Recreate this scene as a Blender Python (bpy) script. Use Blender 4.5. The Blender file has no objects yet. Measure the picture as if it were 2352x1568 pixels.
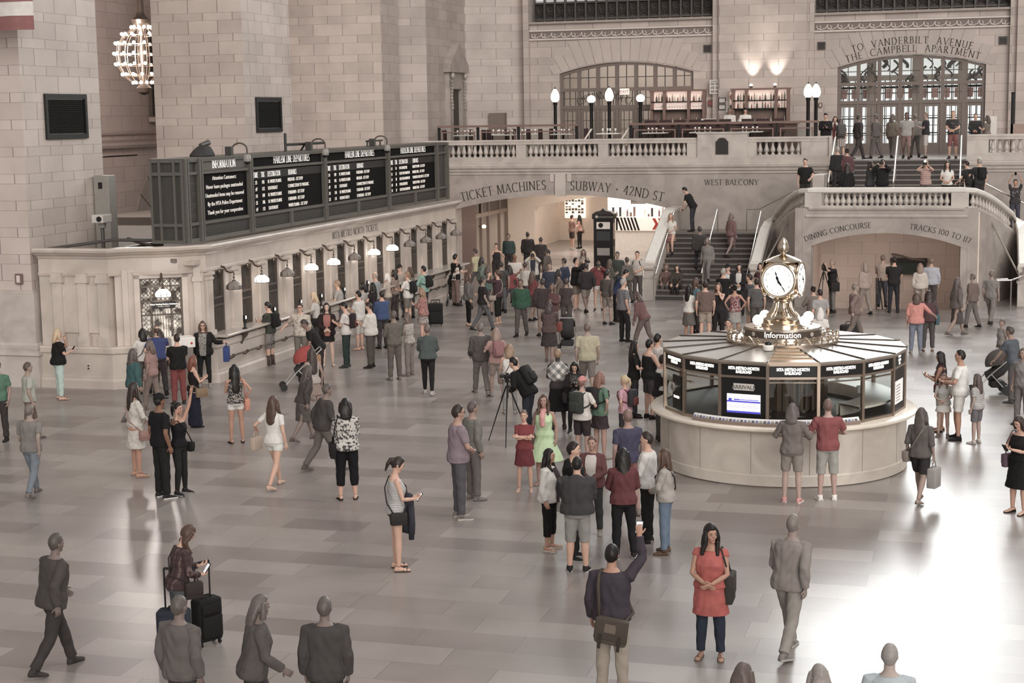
import bpy, bmesh, math, random
import numpy as np
from mathutils import Vector, Matrix, noise
random.seed(7)
SC = bpy.context.scene
COL = SC.collection
PI = math.pi
R_ = math.radians
V3 = Vector
# ------------------------------------------------------------------ materials
def lin(c):
 c = c / 255.0
 return c / 12.92 if c <= 0.04045 else ((c + 0.055) / 1.055) ** 2.4
def rgb(c):
 return (lin(c[0]), lin(c[1]), lin(c[2]), 1.0)
_MATS = {}
def nodes_of(m):
 m.use_nodes = True
 nt = m.node_tree
 return nt, nt.nodes, nt.links, nt.nodes['Principled BSDF']
def mat(c, rough=0.6, metal=0.0, emit=0.0, var=0.12, scale=6.0, spec=0.4, coat=0.0):
 key = (tuple(c), rough, metal, emit, var, scale, spec)
 if key in _MATS:
  return _MATS[key]
 m = bpy.data.materials.new('surface_%d_%d_%d' % tuple(int(v) for v in c))
 nt, N, L, b = nodes_of(m)
 b.inputs['Roughness'].default_value = rough
 b.inputs['Metallic'].default_value = metal
 b.inputs['Specular IOR Level'].default_value = spec
 tc = N.new('ShaderNodeTexCoord')
 nz = N.new('ShaderNodeTexNoise')
 nz.inputs['Scale'].default_value = scale
 nz.inputs['Detail'].default_value = 3
 L.new(tc.outputs['Object'], nz.inputs['Vector'])
 mx = N.new('ShaderNodeMix'); mx.data_type = 'RGBA'
 a = rgb(c)
 mx.inputs[6].default_value = (a[0] * (1 - var), a[1] * (1 - var), a[2] * (1 - var), 1)
 mx.inputs[7].default_value = (min(1, a[0] * (1 + var)), min(1, a[1] * (1 + var)), min(1, a[2] * (1 + var)), 1)
 L.new(nz.outputs['Fac'], mx.inputs[0])
 L.new(mx.outputs[2], b.inputs['Base Color'])
 if emit:
  b.inputs['Emission Color'].default_value = a
  b.inputs['Emission Strength'].default_value = emit
 _MATS[key] = m
 return m
def stripes(c1, c2, freq=14, axis=2, duty=0.5, rough=0.8):
 key = ('st', tuple(c1), tuple(c2), freq, axis, duty)
 if key in _MATS:
  return _MATS[key]
 m = bpy.data.materials.new('striped_cloth')
 nt, N, L, b = nodes_of(m)
 b.inputs['Roughness'].default_value = rough
 tc = N.new('ShaderNodeTexCoord'); sp = N.new('ShaderNodeSeparateXYZ')
 L.new(tc.outputs['Object'], sp.inputs[0])
 mu = N.new('ShaderNodeMath'); mu.operation = 'MULTIPLY'; mu.inputs[1].default_value = freq
 L.new(sp.outputs[axis], mu.inputs[0])
 fr = N.new('ShaderNodeMath'); fr.operation = 'FRACT'; L.new(mu.outputs[0], fr.inputs[0])
 lt = N.new('ShaderNodeMath'); lt.operation = 'LESS_THAN'; lt.inputs[1].default_value = duty
 L.new(fr.outputs[0], lt.inputs[0])
 mx = N.new('ShaderNodeMix'); mx.data_type = 'RGBA'
 mx.inputs[6].default_value = rgb(c1); mx.inputs[7].default_value = rgb(c2)
 L.new(lt.outputs[0], mx.inputs[0]); L.new(mx.outputs[2], b.inputs['Base Color'])
 _MATS[key] = m
 return m
def plaid(c1, c2, c3, f=9, rough=0.8, diag=False):
 m = bpy.data.materials.new('plaid_cloth')
 nt, N, L, b = nodes_of(m)
 b.inputs['Roughness'].default_value = rough
 tc = N.new('ShaderNodeTexCoord'); mp = N.new('ShaderNodeMapping')
 L.new(tc.outputs['Object'], mp.inputs[0])
 if diag:
  mp.inputs['Rotation'].default_value = (0, R_(45), 0)
 sp = N.new('ShaderNodeSeparateXYZ'); L.new(mp.outputs[0], sp.inputs[0])
 col = None
 for ax, fac in ((0, 0.55), (2, 0.55), ):
  mu = N.new('ShaderNodeMath'); mu.operation = 'MULTIPLY'; mu.inputs[1].default_value = f
  L.new(sp.outputs[ax], mu.inputs[0])
  fr = N.new('ShaderNodeMath'); fr.operation = 'FRACT'; L.new(mu.outputs[0], fr.inputs[0])
  lt = N.new('ShaderNodeMath'); lt.operation = 'LESS_THAN'; lt.inputs[1].default_value = 0.5 if diag else 0.18
  L.new(fr.outputs[0], lt.inputs[0])
  ml = N.new('ShaderNodeMath'); ml.operation = 'MULTIPLY'; ml.inputs[1].default_value = fac
  L.new(lt.outputs[0], ml.inputs[0])
  mx = N.new('ShaderNodeMix'); mx.data_type = 'RGBA'
  L.new(ml.outputs[0], mx.inputs[0])
  if col is None:
   mx.inputs[6].default_value = rgb(c1)
  else:
   L.new(col, mx.inputs[6])
  mx.inputs[7].default_value = rgb(c2 if ax == 0 else c3)
  col = mx.outputs[2]
 L.new(col, b.inputs['Base Color'])
 return m
def blotch(c1, c2, scale=18, thr=0.5, rough=0.8, kind='noise'):
 key = ('bl', tuple(c1), tuple(c2), scale, thr)
 if key in _MATS:
  return _MATS[key]
 m = bpy.data.materials.new('printed_cloth')
 nt, N, L, b = nodes_of(m)
 b.inputs['Roughness'].default_value = rough
 tc = N.new('ShaderNodeTexCoord'); nz = N.new('ShaderNodeTexNoise')
 nz.inputs['Scale'].default_value = scale; nz.inputs['Detail'].default_value = 2
 L.new(tc.outputs['Object'], nz.inputs['Vector'])
 rp = N.new('ShaderNodeValToRGB')
 rp.color_ramp.elements[0].position = thr - 0.04; rp.color_ramp.elements[0].color = rgb(c1)
 rp.color_ramp.elements[1].position = thr + 0.04; rp.color_ramp.elements[1].color = rgb(c2)
 L.new(nz.outputs['Fac'], rp.inputs[0]); L.new(rp.outputs[0], b.inputs['Base Color'])
 _MATS[key] = m
 return m
def stone(name, c1, c2, cm, W=1.05, T=0.43, S=0.24, mortar=0.012, rough=0.55, plane='wall', noise_amt=0.5, spec=0.4, roughvar=0.0, ofs=(0, 0)):
 """coursed stone blocks (walls: alternating tall and short courses) or floor slabs, in world space"""
 m = bpy.data.materials.new(name)
 nt, N, L, b = nodes_of(m)
 def M(op, *a):
  n = N.new('ShaderNodeMath'); n.operation = op
  for i, x in enumerate(a):
   if hasattr(x, 'is_output'):
    L.new(x, n.inputs[i])
   else:
    n.inputs[i].default_value = x
  return n.outputs[0]
 g = N.new('ShaderNodeNewGeometry')
 sp = N.new('ShaderNodeSeparateXYZ'); L.new(g.outputs['Position'], sp.inputs[0])
 sn = N.new('ShaderNodeSeparateXYZ'); L.new(g.outputs['True Normal'], sn.inputs[0])
 if plane == 'wall':
  side = M('GREATER_THAN', M('ABSOLUTE', sn.outputs[0]), 0.72)
  u = M('ADD', M('MULTIPLY', sp.outputs[0], M('SUBTRACT', 1.0, side)), M('MULTIPLY', sp.outputs[1], side))
  P = T + S
  a = M('DIVIDE', M('ADD', sp.outputs[2], ofs[1]), P)
  fl = M('FLOOR', a)
  t = M('MULTIPLY', M('SUBTRACT', a, fl), P)
  isT = M('LESS_THAN', t, T)
  w1 = M('DIVIDE', t, T)
  w2 = M('ADD', 1.0, M('DIVIDE', M('SUBTRACT', t, T), S))
  v = M('ADD', M('MULTIPLY', 2.0, fl), M('ADD', M('MULTIPLY', isT, w1), M('MULTIPLY', M('SUBTRACT', 1.0, isT), w2)))
 else:
  u = M('ADD', sp.outputs[0], ofs[0]); v = M('DIVIDE', M('ADD', sp.outputs[1], ofs[1]), T)
 cb = N.new('ShaderNodeCombineXYZ'); L.new(u, cb.inputs[0]); L.new(v, cb.inputs[1])
 br = N.new('ShaderNodeTexBrick')
 br.inputs['Scale'].default_value = 1.0
 br.inputs['Brick Width'].default_value = W
 br.inputs['Row Height'].default_value = 1.0
 br.inputs['Mortar Size'].default_value = mortar
 br.inputs['Mortar Smooth'].default_value = 0.1
 br.inputs['Color1'].default_value = rgb(c1); br.inputs['Color2'].default_value = rgb(c2); br.inputs['Mortar'].default_value = rgb(cm)
 br.offset = 0.5 if plane == 'wall' else 0.37
 br.squash = 1.0 if plane == 'wall' else 1.35
 br.squash_frequency = 2
 L.new(cb.outputs[0], br.inputs['Vector'])
 nz = N.new('ShaderNodeTexNoise'); nz.inputs['Scale'].default_value = 0.9; nz.inputs['Detail'].default_value = 5
 L.new(g.outputs['Position'], nz.inputs['Vector'])
 rp = N.new('ShaderNodeValToRGB')
 rp.color_ramp.elements[0].position = 0.3; rp.color_ramp.elements[0].color = (1 - 0.32 * noise_amt,) * 3 + (1,)
 rp.color_ramp.elements[1].position = 0.72; rp.color_ramp.elements[1].color = (1 + 0.05 * noise_amt,) * 3 + (1,)
 L.new(nz.outputs['Fac'], rp.inputs[0])
 mx = N.new('ShaderNodeMix'); mx.data_type = 'RGBA'; mx.blend_type = 'MULTIPLY'; mx.inputs[0].default_value = 1.0
 L.new(br.outputs['Color'], mx.inputs[6]); L.new(rp.outputs[0], mx.inputs[7])
 L.new(mx.outputs[2], b.inputs['Base Color'])
 b.inputs['Specular IOR Level'].default_value = spec
 if roughvar:
  ru = M('ADD', rough, M('MULTIPLY', M('SUBTRACT', nz.outputs['Fac'], 0.5), roughvar))
  L.new(ru, b.inputs['Roughness'])
 else:
  b.inputs['Roughness'].default_value = rough
 return m
def marble(name, c1, c2, rough=0.4, scale=1.2):
 m = bpy.data.materials.new(name)
 nt, N, L, b = nodes_of(m)
 g = N.new('ShaderNodeNewGeometry')
 nz = N.new('ShaderNodeTexNoise'); nz.inputs['Scale'].default_value = scale; nz.inputs['Detail'].default_value = 6
 nz.inputs['Distortion'].default_value = 1.2
 L.new(g.outputs['Position'], nz.inputs['Vector'])
 rp = N.new('ShaderNodeValToRGB')
 rp.color_ramp.elements[0].position = 0.32; rp.color_ramp.elements[0].color = rgb(c2)
 rp.color_ramp.elements[1].position = 0.62; rp.color_ramp.elements[1].color = rgb(c1)
 L.new(nz.outputs['Fac'], rp.inputs[0]); L.new(rp.outputs[0], b.inputs['Base Color'])
 b.inputs['Roughness'].default_value = rough
 return m
def emissive(c, s, name='lit_surface'):
 key = ('em', tuple(c), s)
 if key in _MATS:
  return _MATS[key]
 m = bpy.data.materials.new(name)
 nt, N, L, b = nodes_of(m)
 b.inputs['Base Color'].default_value = rgb(c)
 b.inputs['Emission Color'].default_value = rgb(c)
 b.inputs['Emission Strength'].default_value = s
 b.inputs['Roughness'].default_value = 0.5
 _MATS[key] = m
 return m
def glass_mat(name, tint=(235, 238, 236), refl=0.1, alpha=0.0, milk=(200, 200, 196)):
 m = bpy.data.materials.new(name)
 m.use_nodes = True
 nt = m.node_tree; N = nt.nodes; L = nt.links
 N.clear()
 o = N.new('ShaderNodeOutputMaterial')
 t = N.new('ShaderNodeBsdfTransparent'); t.inputs[0].default_value = rgb(tint)
 gl = N.new('ShaderNodeBsdfGlossy'); gl.inputs['Roughness'].default_value = 0.04
 mx = N.new('ShaderNodeMixShader'); mx.inputs[0].default_value = refl
 L.new(t.outputs[0], mx.inputs[1]); L.new(gl.outputs[0], mx.inputs[2])
 out = mx.outputs[0]
 if alpha:
  d = N.new('ShaderNodeBsdfDiffuse'); d.inputs[0].default_value = rgb(milk)
  m2 = N.new('ShaderNodeMixShader'); m2.inputs[0].default_value = alpha
  L.new(out, m2.inputs[1]); L.new(d.outputs[0], m2.inputs[2]); out = m2.outputs[0]
 L.new(out, o.inputs[0])
 return m
# ------------------------------------------------------------------ mesh building
class MB:
 def __init__(self):
  self.v = []; self.f = []
 def add(self, vs, fs):
  b = len(self.v)
  self.v += [tuple(p) for p in vs]
  self.f += [tuple(i + b for i in f) for f in fs]
  return self
 def box(self, x0, x1, y0, y1, z0, z1, M=None):
  e = .00035 * (1 + len(self.v) // 8 % 9)      # no two boxes of one mesh share a face plane
  x0, y0, z0, x1, y1, z1 = x0 - e, y0 - e, z0 - e, x1 + e, y1 + e, z1 + e
  vs = [V3((x, y, z)) for z in (z0, z1) for x, y in ((x0, y0), (x1, y0), (x1, y1), (x0, y1))]
  if M is not None:
   vs = [M @ p for p in vs]
  return self.add(vs, [(3, 2, 1, 0), (4, 5, 6, 7), (0, 1, 5, 4), (1, 2, 6, 5), (2, 3, 7, 6), (3, 0, 4, 7)])
 def cbox(self, c, s, M=None):
  return self.box(c[0] - s[0] / 2, c[0] + s[0] / 2, c[1] - s[1] / 2, c[1] + s[1] / 2, c[2] - s[2] / 2, c[2] + s[2] / 2, M)
 def rbox(self, c, s, r, M=None, n=3):
  """box with rounded vertical edges and softened top and bottom"""
  x, y, z = s[0] / 2, s[1] / 2, s[2] / 2
  def outline(k):
   rr = max(r - k, r * 0.25); o = []
   for (sx, sy, a0) in ((1, 1, 0), (-1, 1, PI / 2), (-1, -1, PI), (1, -1, 1.5 * PI)):
    for i in range(n + 1):
     a = a0 + i * PI / 2 / n
     o.append((sx * (x - k - rr) + rr * math.cos(a), sy * (y - k - rr) + rr * math.sin(a)))
   return o
  h = r * 0.6
  rings = []
  for zz, k in ((-z, h), (-z + h * 0.3, h * 0.3), (-z + h, 0), (z - h, 0), (z - h * 0.3, h * 0.3), (z, h)):
   rings.append([V3((c[0] + p[0], c[1] + p[1], c[2] + zz)) for p in outline(k)])
  return self.rings(rings, M=M)
 def rings(self, rings, close=True, caps=True, M=None):
  n = len(rings[0]); vs = []
  for r in rings:
   vs += [(M @ V3(p)) if M is not None else V3(p) for p in r]
  fs = []
  for k in range(len(rings) - 1):
   for i in range(n if close else n - 1):
    j = (i + 1) % n
    fs.append((k * n + i, k * n + j, (k + 1) * n + j, (k + 1) * n + i))
  if caps and close:
   fs.append(tuple(range(n - 1, -1, -1)))
   fs.append(tuple((len(rings) - 1) * n + i for i in range(n)))
  return self.add(vs, fs)
 def tube(self, pts, r, n=8, caps=True):
  pts = [V3(p) for p in pts]
  rs = r if isinstance(r, (list, tuple)) else [r] * len(pts)
  rings = []; up = None
  for i, p in enumerate(pts):
   d = (pts[min(i + 1, len(pts) - 1)] - pts[max(i - 1, 0)])
   d = d.normalized() if d.length > 1e-9 else V3((0, 0, 1))
   if up is None:
    up = V3((0, 0, 1)) if abs(d.z) < 0.9 else V3((0, 1, 0))
   a = up - d * up.dot(d)
   a = a.normalized() if a.length > 1e-6 else d.orthogonal().normalized()
   up = a
   b = d.cross(a)
   rings.append([p + (a * math.cos(t) + b * math.sin(t)) * rs[i] for t in (2 * PI * k / n for k in range(n))])
  return self.rings(rings, caps=caps)
 def lathe(self, prof, c=(0, 0, 0), n=24, a0=0.0, a1=2 * PI, M=None):
  full = abs(a1 - a0 - 2 * PI) < 1e-6
  m = n if full else n + 1
  rings = []
  for r, z in prof:
   rings.append([V3((c[0] + r * math.cos(a0 + (a1 - a0) * k / n), c[1] + r * math.sin(a0 + (a1 - a0) * k / n), c[2] + z)) for k in range(m)])
  return self.rings(rings, close=full, caps=full, M=M)
 def ball(self, c, r, n=12, m=8, M=None):
  r = r if isinstance(r, (tuple, list)) else (r, r, r)
  vs = [V3((c[0], c[1], c[2] - r[2]))]
  for j in range(1, m):
   t = PI * j / m
   for i in range(n):
    a = 2 * PI * i / n
    vs.append(V3((c[0] + r[0] * math.sin(t) * math.cos(a), c[1] + r[1] * math.sin(t) * math.sin(a), c[2] - r[2] * math.cos(t))))
  vs.append(V3((c[0], c[1], c[2] + r[2])))
  fs = []
  for i in range(n):
   fs.append((0, 1 + (i + 1) % n, 1 + i))
   fs.append((len(vs) - 1, len(vs) - 1 - n + i, len(vs) - 1 - n + (i + 1) % n))
  for j in range(m - 2):
   for i in range(n):
    a = 1 + j * n + i; b = 1 + j * n + (i + 1) % n
    fs.append((a, b, b + n, a + n))
  if M is not None:
   vs = [M @ p for p in vs]
  return self.add(vs, fs)
 def quad(self, a, b, c, d):
  return self.add([a, b, c, d], [(0, 1, 2, 3)])
 def poly(self, pts):
  return self.add(pts, [tuple(range(len(pts)))])
 def prism(self, pts, d):
  """flat polygon pts extruded by vector d"""
  n = len(pts); d = V3(d)
  vs = [V3(p) for p in pts] + [V3(p) + d for p in pts]
  fs = [tuple(range(n - 1, -1, -1)), tuple(range(n, 2 * n))] + [(i, (i + 1) % n, n + (i + 1) % n, n + i) for i in range(n)]
  return self.add(vs, fs)
 def sweep(self, prof, path, closed=False):
  """prof: list of (out, z); path: list of (x, y[, z]); out is to the right-hand side of travel"""
  P = [V3((p[0], p[1], p[2] if len(p) > 2 else 0)) for p in path]
  rings = []
  for i, p in enumerate(P):
   if closed:
    a, b = P[i - 1], P[(i + 1) % len(P)]
   else:
    a, b = P[max(i - 1, 0)], P[min(i + 1, len(P) - 1)]
   d1 = (p - a); d2 = (b - p)
   d1.z = d2.z = 0
   if d1.length < 1e-9: d1 = d2
   if d2.length < 1e-9: d2 = d1
   n1 = V3((d1.y, -d1.x, 0)).normalized(); n2 = V3((d2.y, -d2.x, 0)).normalized()
   nn = (n1 + n2)
   nn = nn.normalized() / max(0.35, math.cos(n1.angle(n2) / 2)) if nn.length > 1e-6 else n1
   rings.append([p + nn * o + V3((0, 0, z)) for o, z in prof])
  if closed:
   rings.append(rings[0])
  return self.rings(rings, close=True, caps=not closed)
 def build(self, name, m, parent=None, smooth=False, loc=None, rotz=0, label=None):
  me = bpy.data.meshes.new(name)
  me.from_pydata(self.v, [], self.f)
  me.materials.append(m)
  bm = bmesh.new(); bm.from_mesh(me)
  bmesh.ops.remove_doubles(bm, verts=bm.verts, dist=1e-5)
  bmesh.ops.recalc_face_normals(bm, faces=bm.faces)
  bm.to_mesh(me); bm.free()
  if smooth:
   me.shade_smooth()
   if smooth != 2:
    try:
     me.set_sharp_from_angle(angle=R_(40))
    except Exception:
     pass
  o = bpy.data.objects.new(name, me)
  COL.objects.link(o)
  if parent is not None:
   o.parent = parent
  if loc is not None:
   o.location = loc
  if rotz:
   o.rotation_euler = (0, 0, rotz)
  if label:
   o['label'] = label
  return o
def tag(o, label, cat, group=None, kind=None):
 if label: o['label'] = label
 if cat: o['category'] = cat
 if group: o['group'] = group
 if kind: o['kind'] = kind
 return o
def thing(name, label, cat, loc=(0, 0, 0), rotz=0.0, group=None):
 o = bpy.data.objects.new(name, None)
 o.empty_display_size = 0.2
 COL.objects.link(o)
 o.location = loc; o.rotation_euler = (0, 0, rotz)
 return tag(o, label, cat, group)
def struct(o):
 o['kind'] = 'structure'
 return o
def dup(root, loc, rotz=None, label=None, group=None, scale=None):
 r = root.copy(); COL.objects.link(r); r.location = loc
 if rotz is not None: r.rotation_euler = (0, 0, rotz)
 if label: r['label'] = label
 if group: r['group'] = group
 if scale: r.scale = scale
 for ch in list(root.children):
  c = ch.copy(); COL.objects.link(c); c.parent = r
  for g in list(ch.children):
   d = g.copy(); COL.objects.link(d); d.parent = c
 return r
# ------------------------------------------------------------------ writing
_TEXTS = []
# ---- inscriptional capitals with thick and thin strokes and serifs
def _arc(cx, cy, rx, ry, a0, a1, n=12): return [(cx + rx * math.cos(R_(a0 + (a1 - a0) * k / n)), cy + ry * math.sin(R_(a0 + (a1 - a0) * k / n))) for k in range(n + 1)]
_st = lambda x: ([(x, 0), (x, 1)], 's', 's')
GLYPH = {
'A': (.8, [([(.06, 0), (.4, 1)], 's', ''), ([(.4, 1), (.74, 0)], '', 's'), ([(.19, .36), (.61, .36)], '', '')]),
'B': (.62, [_st(.13), ([(.13, 1), (.3, 1)] + _arc(.3, .77, .2, .23, 90, -90)[1:] + [(.13, .54)], '', ''), ([(.13, .54), (.32, .54)] + _arc(.32, .27, .24, .27, 90, -90)[1:] + [(.13, 0)], '', '')]),
'C': (.8, [(_arc(.45, .5, .39, .52, 48, 312, 20), 'v', 'v')]),
'D': (.84, [_st(.13), ([(.13, 1), (.34, 1)] + _arc(.34, .5, .42, .5, 90, -90, 16)[1:] + [(.13, 0)], '', '')]),
'E': (.6, [_st(.13), ([(.13, 1), (.52, 1)], '', 'd'), ([(.13, .52), (.45, .52)], '', 'm'), ([(.13, 0), (.55, 0)], '', 'u')]),
'F': (.56, [_st(.13), ([(.13, 1), (.52, 1)], '', 'd'), ([(.13, .52), (.45, .52)], '', 'm')]),
'G': (.84, [(_arc(.45, .5, .39, .52, 48, 320, 20), 'v', ''), ([(.74, .05), (.74, .42)], '', 's2')]),
'H': (.84, [_st(.13), _st(.71), ([(.13, .52), (.71, .52)], '', '')]),
'I': (.26, [_st(.13)]),
'K': (.74, [_st(.13), ([(.16, .48), (.62, 1)], '', 's'), ([(.24, .56), (.68, 0)], '', 's')]),
'L': (.58, [_st(.13), ([(.13, 0), (.55, 0)], '', 'u')]),
'M': (.98, [([(.1, 0), (.16, 1)], 's', 's'), ([(.16, 1), (.49, .04)], '', ''), ([(.49, .04), (.82, 1)], '', ''), ([(.82, 1), (.88, 0)], 's', 's')]),
'N': (.84, [([(.12, 0), (.12, 1)], 's', 's'), ([(.12, 1), (.72, 0)], '', ''), ([(.72, 0), (.72, 1)], '', 's')]),
'O': (.9, [(_arc(.45, .5, .39, .52, 0, 360, 28), '', '')]),
'P': (.6, [_st(.13), ([(.13, 1), (.3, 1)] + _arc(.3, .74, .23, .26, 90, -90)[1:] + [(.13, .48)], '', '')]),
'R': (.68, [_st(.13), ([(.13, 1), (.3, 1)] + _arc(.3, .75, .21, .25, 90, -90)[1:] + [(.13, .5)], '', ''), ([(.3, .5), (.66, 0)], '', 's')]),
'S': (.54, [(_arc(.28, .76, .2, .25, 35, 250, 10) + _arc(.26, .25, .21, .27, 65, -150, 10), 'v', 'v')]),
'T': (.7, [([(.35, 0), (.35, 1)], 's', ''), ([(.04, 1), (.66, 1)], 'd', 'd')]),
'U': (.82, [([(.13, 1), (.13, .3)] + _arc(.41, .3, .28, .31, 180, 360, 12)[1:] + [(.69, 1)], 's', 's')]),
'V': (.78, [([(.06, 1), (.4, 0)], 's', ''), ([(.4, 0), (.73, 1)], '', 's')]),
'W': (1.1, [([(.06, 1), (.32, 0)], 's', ''), ([(.32, 0), (.56, 1)], '', ''), ([(.56, 1), (.8, 0)], 's', ''), ([(.8, 0), (1.05, 1)], '', 's')]),
'Y': (.74, [([(.06, 1), (.37, .48)], 's', ''), ([(.37, .48), (.68, 1)], '', 's'), ([(.37, .5), (.37, 0)], '', 's')]),
'0': (.66, [(_arc(.33, .5, .25, .51, 0, 360, 24), '', '')]), '1': (.3, [_st(.15)]),
'2': (.6, [(_arc(.28, .74, .21, .27, 160, -35, 10) + [(.08, .02), (.5, .02)], '', 'u')]),
'4': (.62, [([(.44, 0), (.44, 1)], 's', ''), ([(.44, 1), (.05, .3), (.58, .3)], '', '')]),
'7': (.56, [([(.06, .98), (.5, .98), (.22, 0)], 'd', '')]),
'-': (.36, [([(.06, .4), (.3, .4)], '', '')]), '\u2022': (.5, [(_arc(.25, .45, .05, .06, 0, 360, 12), '', '')]), ' ': (.34, []),
}
def serif_mesh(s, size, align='CENTER', spacing=1.0, tk=.125, tn=.05):
 V = []; Fc = []; pen = 0.0
 def quad(a, b, c, d):
  n = len(V); V.extend([a, b, c, d]); Fc.append((n, n + 1, n + 2, n + 3))
 gap = .1 * spacing
 for ch in s:
  w, strokes = GLYPH.get(ch, GLYPH[' '])
  for pts, sa, sb in strokes:
   pts = [(x + pen, y) for x, y in pts]; L = []; R = []
   for i, (x, y) in enumerate(pts):
    a, b = pts[max(i - 1, 0)], pts[min(i + 1, len(pts) - 1)]
    if len(pts) > 20 and pts[0] == pts[-1] and i in (0, len(pts) - 1): a, b = pts[-2], pts[1]
    dx, dy = b[0] - a[0], b[1] - a[1]; l = math.hypot(dx, dy) or 1
    k = (abs(dy) / l) ** 1.3
    if dx * dy > 0 and abs(dx) / l > .15 and len(pts) == 2: k *= .25
    hw = (tn + (tk - tn) * k) / 2
    nx, ny = -dy / l * hw, dx / l * hw
    L.append((x + nx, y + ny)); R.append((x - nx, y - ny))
   for i in range(len(pts) - 1): quad(L[i], R[i], R[i + 1], L[i + 1])
   for (x, y), f_, (x2, y2) in ((pts[0], sa, pts[1]), (pts[-1], sb, pts[-2])):
    if f_ in ('s', 's2'):
     q = .13 if f_ == 's' else .1; e = tn * .85; yy = y if f_ == 's2' or y > .5 else y + e
     quad((x - q, yy - e), (x + q, yy - e), (x + q, yy), (x - q, yy))
    elif f_ == 'd': sg = 1 if x > x2 else -1; quad((x - .03, y + tn / 2), (x + .03, y + tn / 2), (x + .035 * sg, y - .17), (x - .0 * sg, y - .13))
    elif f_ == 'u': quad((x - .03, y - tn / 2), (x + .03, y - tn / 2), (x + .05, y + .18), (x + .02, y + .14))
    elif f_ == 'm': quad((x - .02, y - .09), (x + .02, y - .09), (x + .02, y + .09), (x - .02, y + .09))
    elif f_ == 'v': sg = 1 if y > .5 else -1; quad((x - .03, y - .1 * sg * .3), (x + .03, y - .1 * sg * .3), (x + .035, y + .13 * sg), (x + .0, y + .13 * sg))
  pen += w + gap
 wd = pen - gap; ox = {'CENTER': -wd / 2, 'LEFT': 0}[align]
 k = size * .7
 return [((x + ox) * k, y * k, 0.0) for x, y in V], Fc
def text(lines, mat_, parent, M, size=0.2, sx=1.0, align='CENTER', arc=None, depth=0.004, name='lettering', spacing=1.0, bold=0.0, label=None, serif=False):
 """lines: list of (string, x, y) in the sign's own plane (metres); M maps that plane (x right, y up, z out) into the parent's space"""
 objs = []
 for s, x, y in lines:
  if serif:
   objs.append((serif_mesh(s, size, align, spacing), x, y)); continue
  cu = bpy.data.curves.new('t', 'FONT')
  cu.body = s; cu.size = size; cu.align_x = align; cu.extrude = depth; cu.resolution_u = 2
  cu.space_character = spacing
  cu.offset = bold
  o = bpy.data.objects.new('t', cu); COL.objects.link(o)
  objs.append((o, x, y))
 _TEXTS.append((objs, mat_, parent, M, sx, arc, name, label))
def flush_texts():
 dg = bpy.context.evaluated_depsgraph_get()
 for objs, mt, parent, M, sx, arc, name, label in _TEXTS:
  mb = MB()
  for o, x, y in objs:
   ser = isinstance(o, tuple)
   me = None if ser else bpy.data.meshes.new_from_object(o.evaluated_get(dg))
   vs = []
   for v in (o[0] if ser else [q.co for q in me.vertices]):
    px, py, pz = v[0] * sx + x, v[1] + y, v[2]
    if arc:
     a = px / arc
     px, py = (arc + py) * math.sin(a), (arc + py) * math.cos(a) - arc
    vs.append(M @ V3((px, py, pz)))
   mb.add(vs, o[1] if ser else [tuple(p.vertices) for p in me.polygons])
   if me: bpy.data.meshes.remove(me)
  ob = bpy.data.objects.new(name, bpy.data.meshes.new(name))
  ob.data.from_pydata(mb.v, [], mb.f)
  ob.data.materials.append(mt)
  COL.objects.link(ob)
  if parent is not None: ob.parent = parent
  else: ob['kind'] = 'structure'
  if label: ob['label'] = label
 for objs, *_r in _TEXTS:
  for o, x, y in objs:
   if isinstance(o, tuple): continue
   cu = o.data
   bpy.data.objects.remove(o); bpy.data.curves.remove(cu)
 _TEXTS.clear()
def plane_M(origin, xdir, zout):
 x = V3(xdir).normalized(); z = V3(zout).normalized(); y = z.cross(x)
 return Matrix(((x.x, y.x, z.x, origin[0]), (x.y, y.y, z.y, origin[1]), (x.z, y.z, z.z, origin[2]), (0, 0, 0, 1)))
FACE_E = lambda x, y, z: plane_M((x, y, z), (1, 0, 0), (0, -1, 0))      # a surface that looks toward -Y
FACE_N = lambda x, y, z: plane_M((x, y, z), (0, 1, 0), (1, 0, 0))       # a surface that looks toward +X
# ------------------------------------------------------------------ camera and light
CAMH = 6.6
def make_camera():
 yaw, p, r = 0.28030, 0.13862, 0.016055
 cy, sy = math.cos(yaw), math.sin(yaw)
 fw = V3((-sy * math.cos(p), cy * math.cos(p), -math.sin(p)))
 rt = V3((cy, sy, 0)); dn = fw.cross(rt)
 c, s = math.cos(r), math.sin(r)
 right = c * rt + s * dn; down = -s * rt + c * dn
 up = -down; back = -fw
 cam = bpy.data.cameras.new('camera'); o = bpy.data.objects.new('camera', cam); COL.objects.link(o)
 o.matrix_world = Matrix(((right.x, up.x, back.x, 0), (right.y, up.y, back.y, 0), (right.z, up.z, back.z, CAMH), (0, 0, 0, 1)))
 cam.sensor_fit = 'HORIZONTAL'; cam.sensor_width = 36.0
 cam.lens = 3709.0 * 36.0 / 2352.0
 cam.clip_end = 300
 SC.camera = o
make_camera()
SC.view_settings.view_transform = 'Standard'
SC.view_settings.look = 'None'
SC.view_settings.exposure = -0.3
w = bpy.data.worlds.new('hall_fill'); SC.world = w; w.use_nodes = True
bg = w.node_tree.nodes['Background']
bg.inputs[0].default_value = (1.0, 0.955, 0.93, 1)
bg.inputs[1].default_value = 0.58
def area(name, loc, target, size, power, col=(1, 0.95, 0.9), sy=None):
 l = bpy.data.lights.new(name, 'AREA'); l.energy = power; l.size = size; l.color = col
 if sy: l.shape = 'RECTANGLE'; l.size_y = sy
 o = bpy.data.objects.new(name, l); COL.objects.link(o); o.location = loc
 o.rotation_euler = (V3(target) - V3(loc)).to_track_quat('-Z', 'Y').to_euler()
 return o
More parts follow.
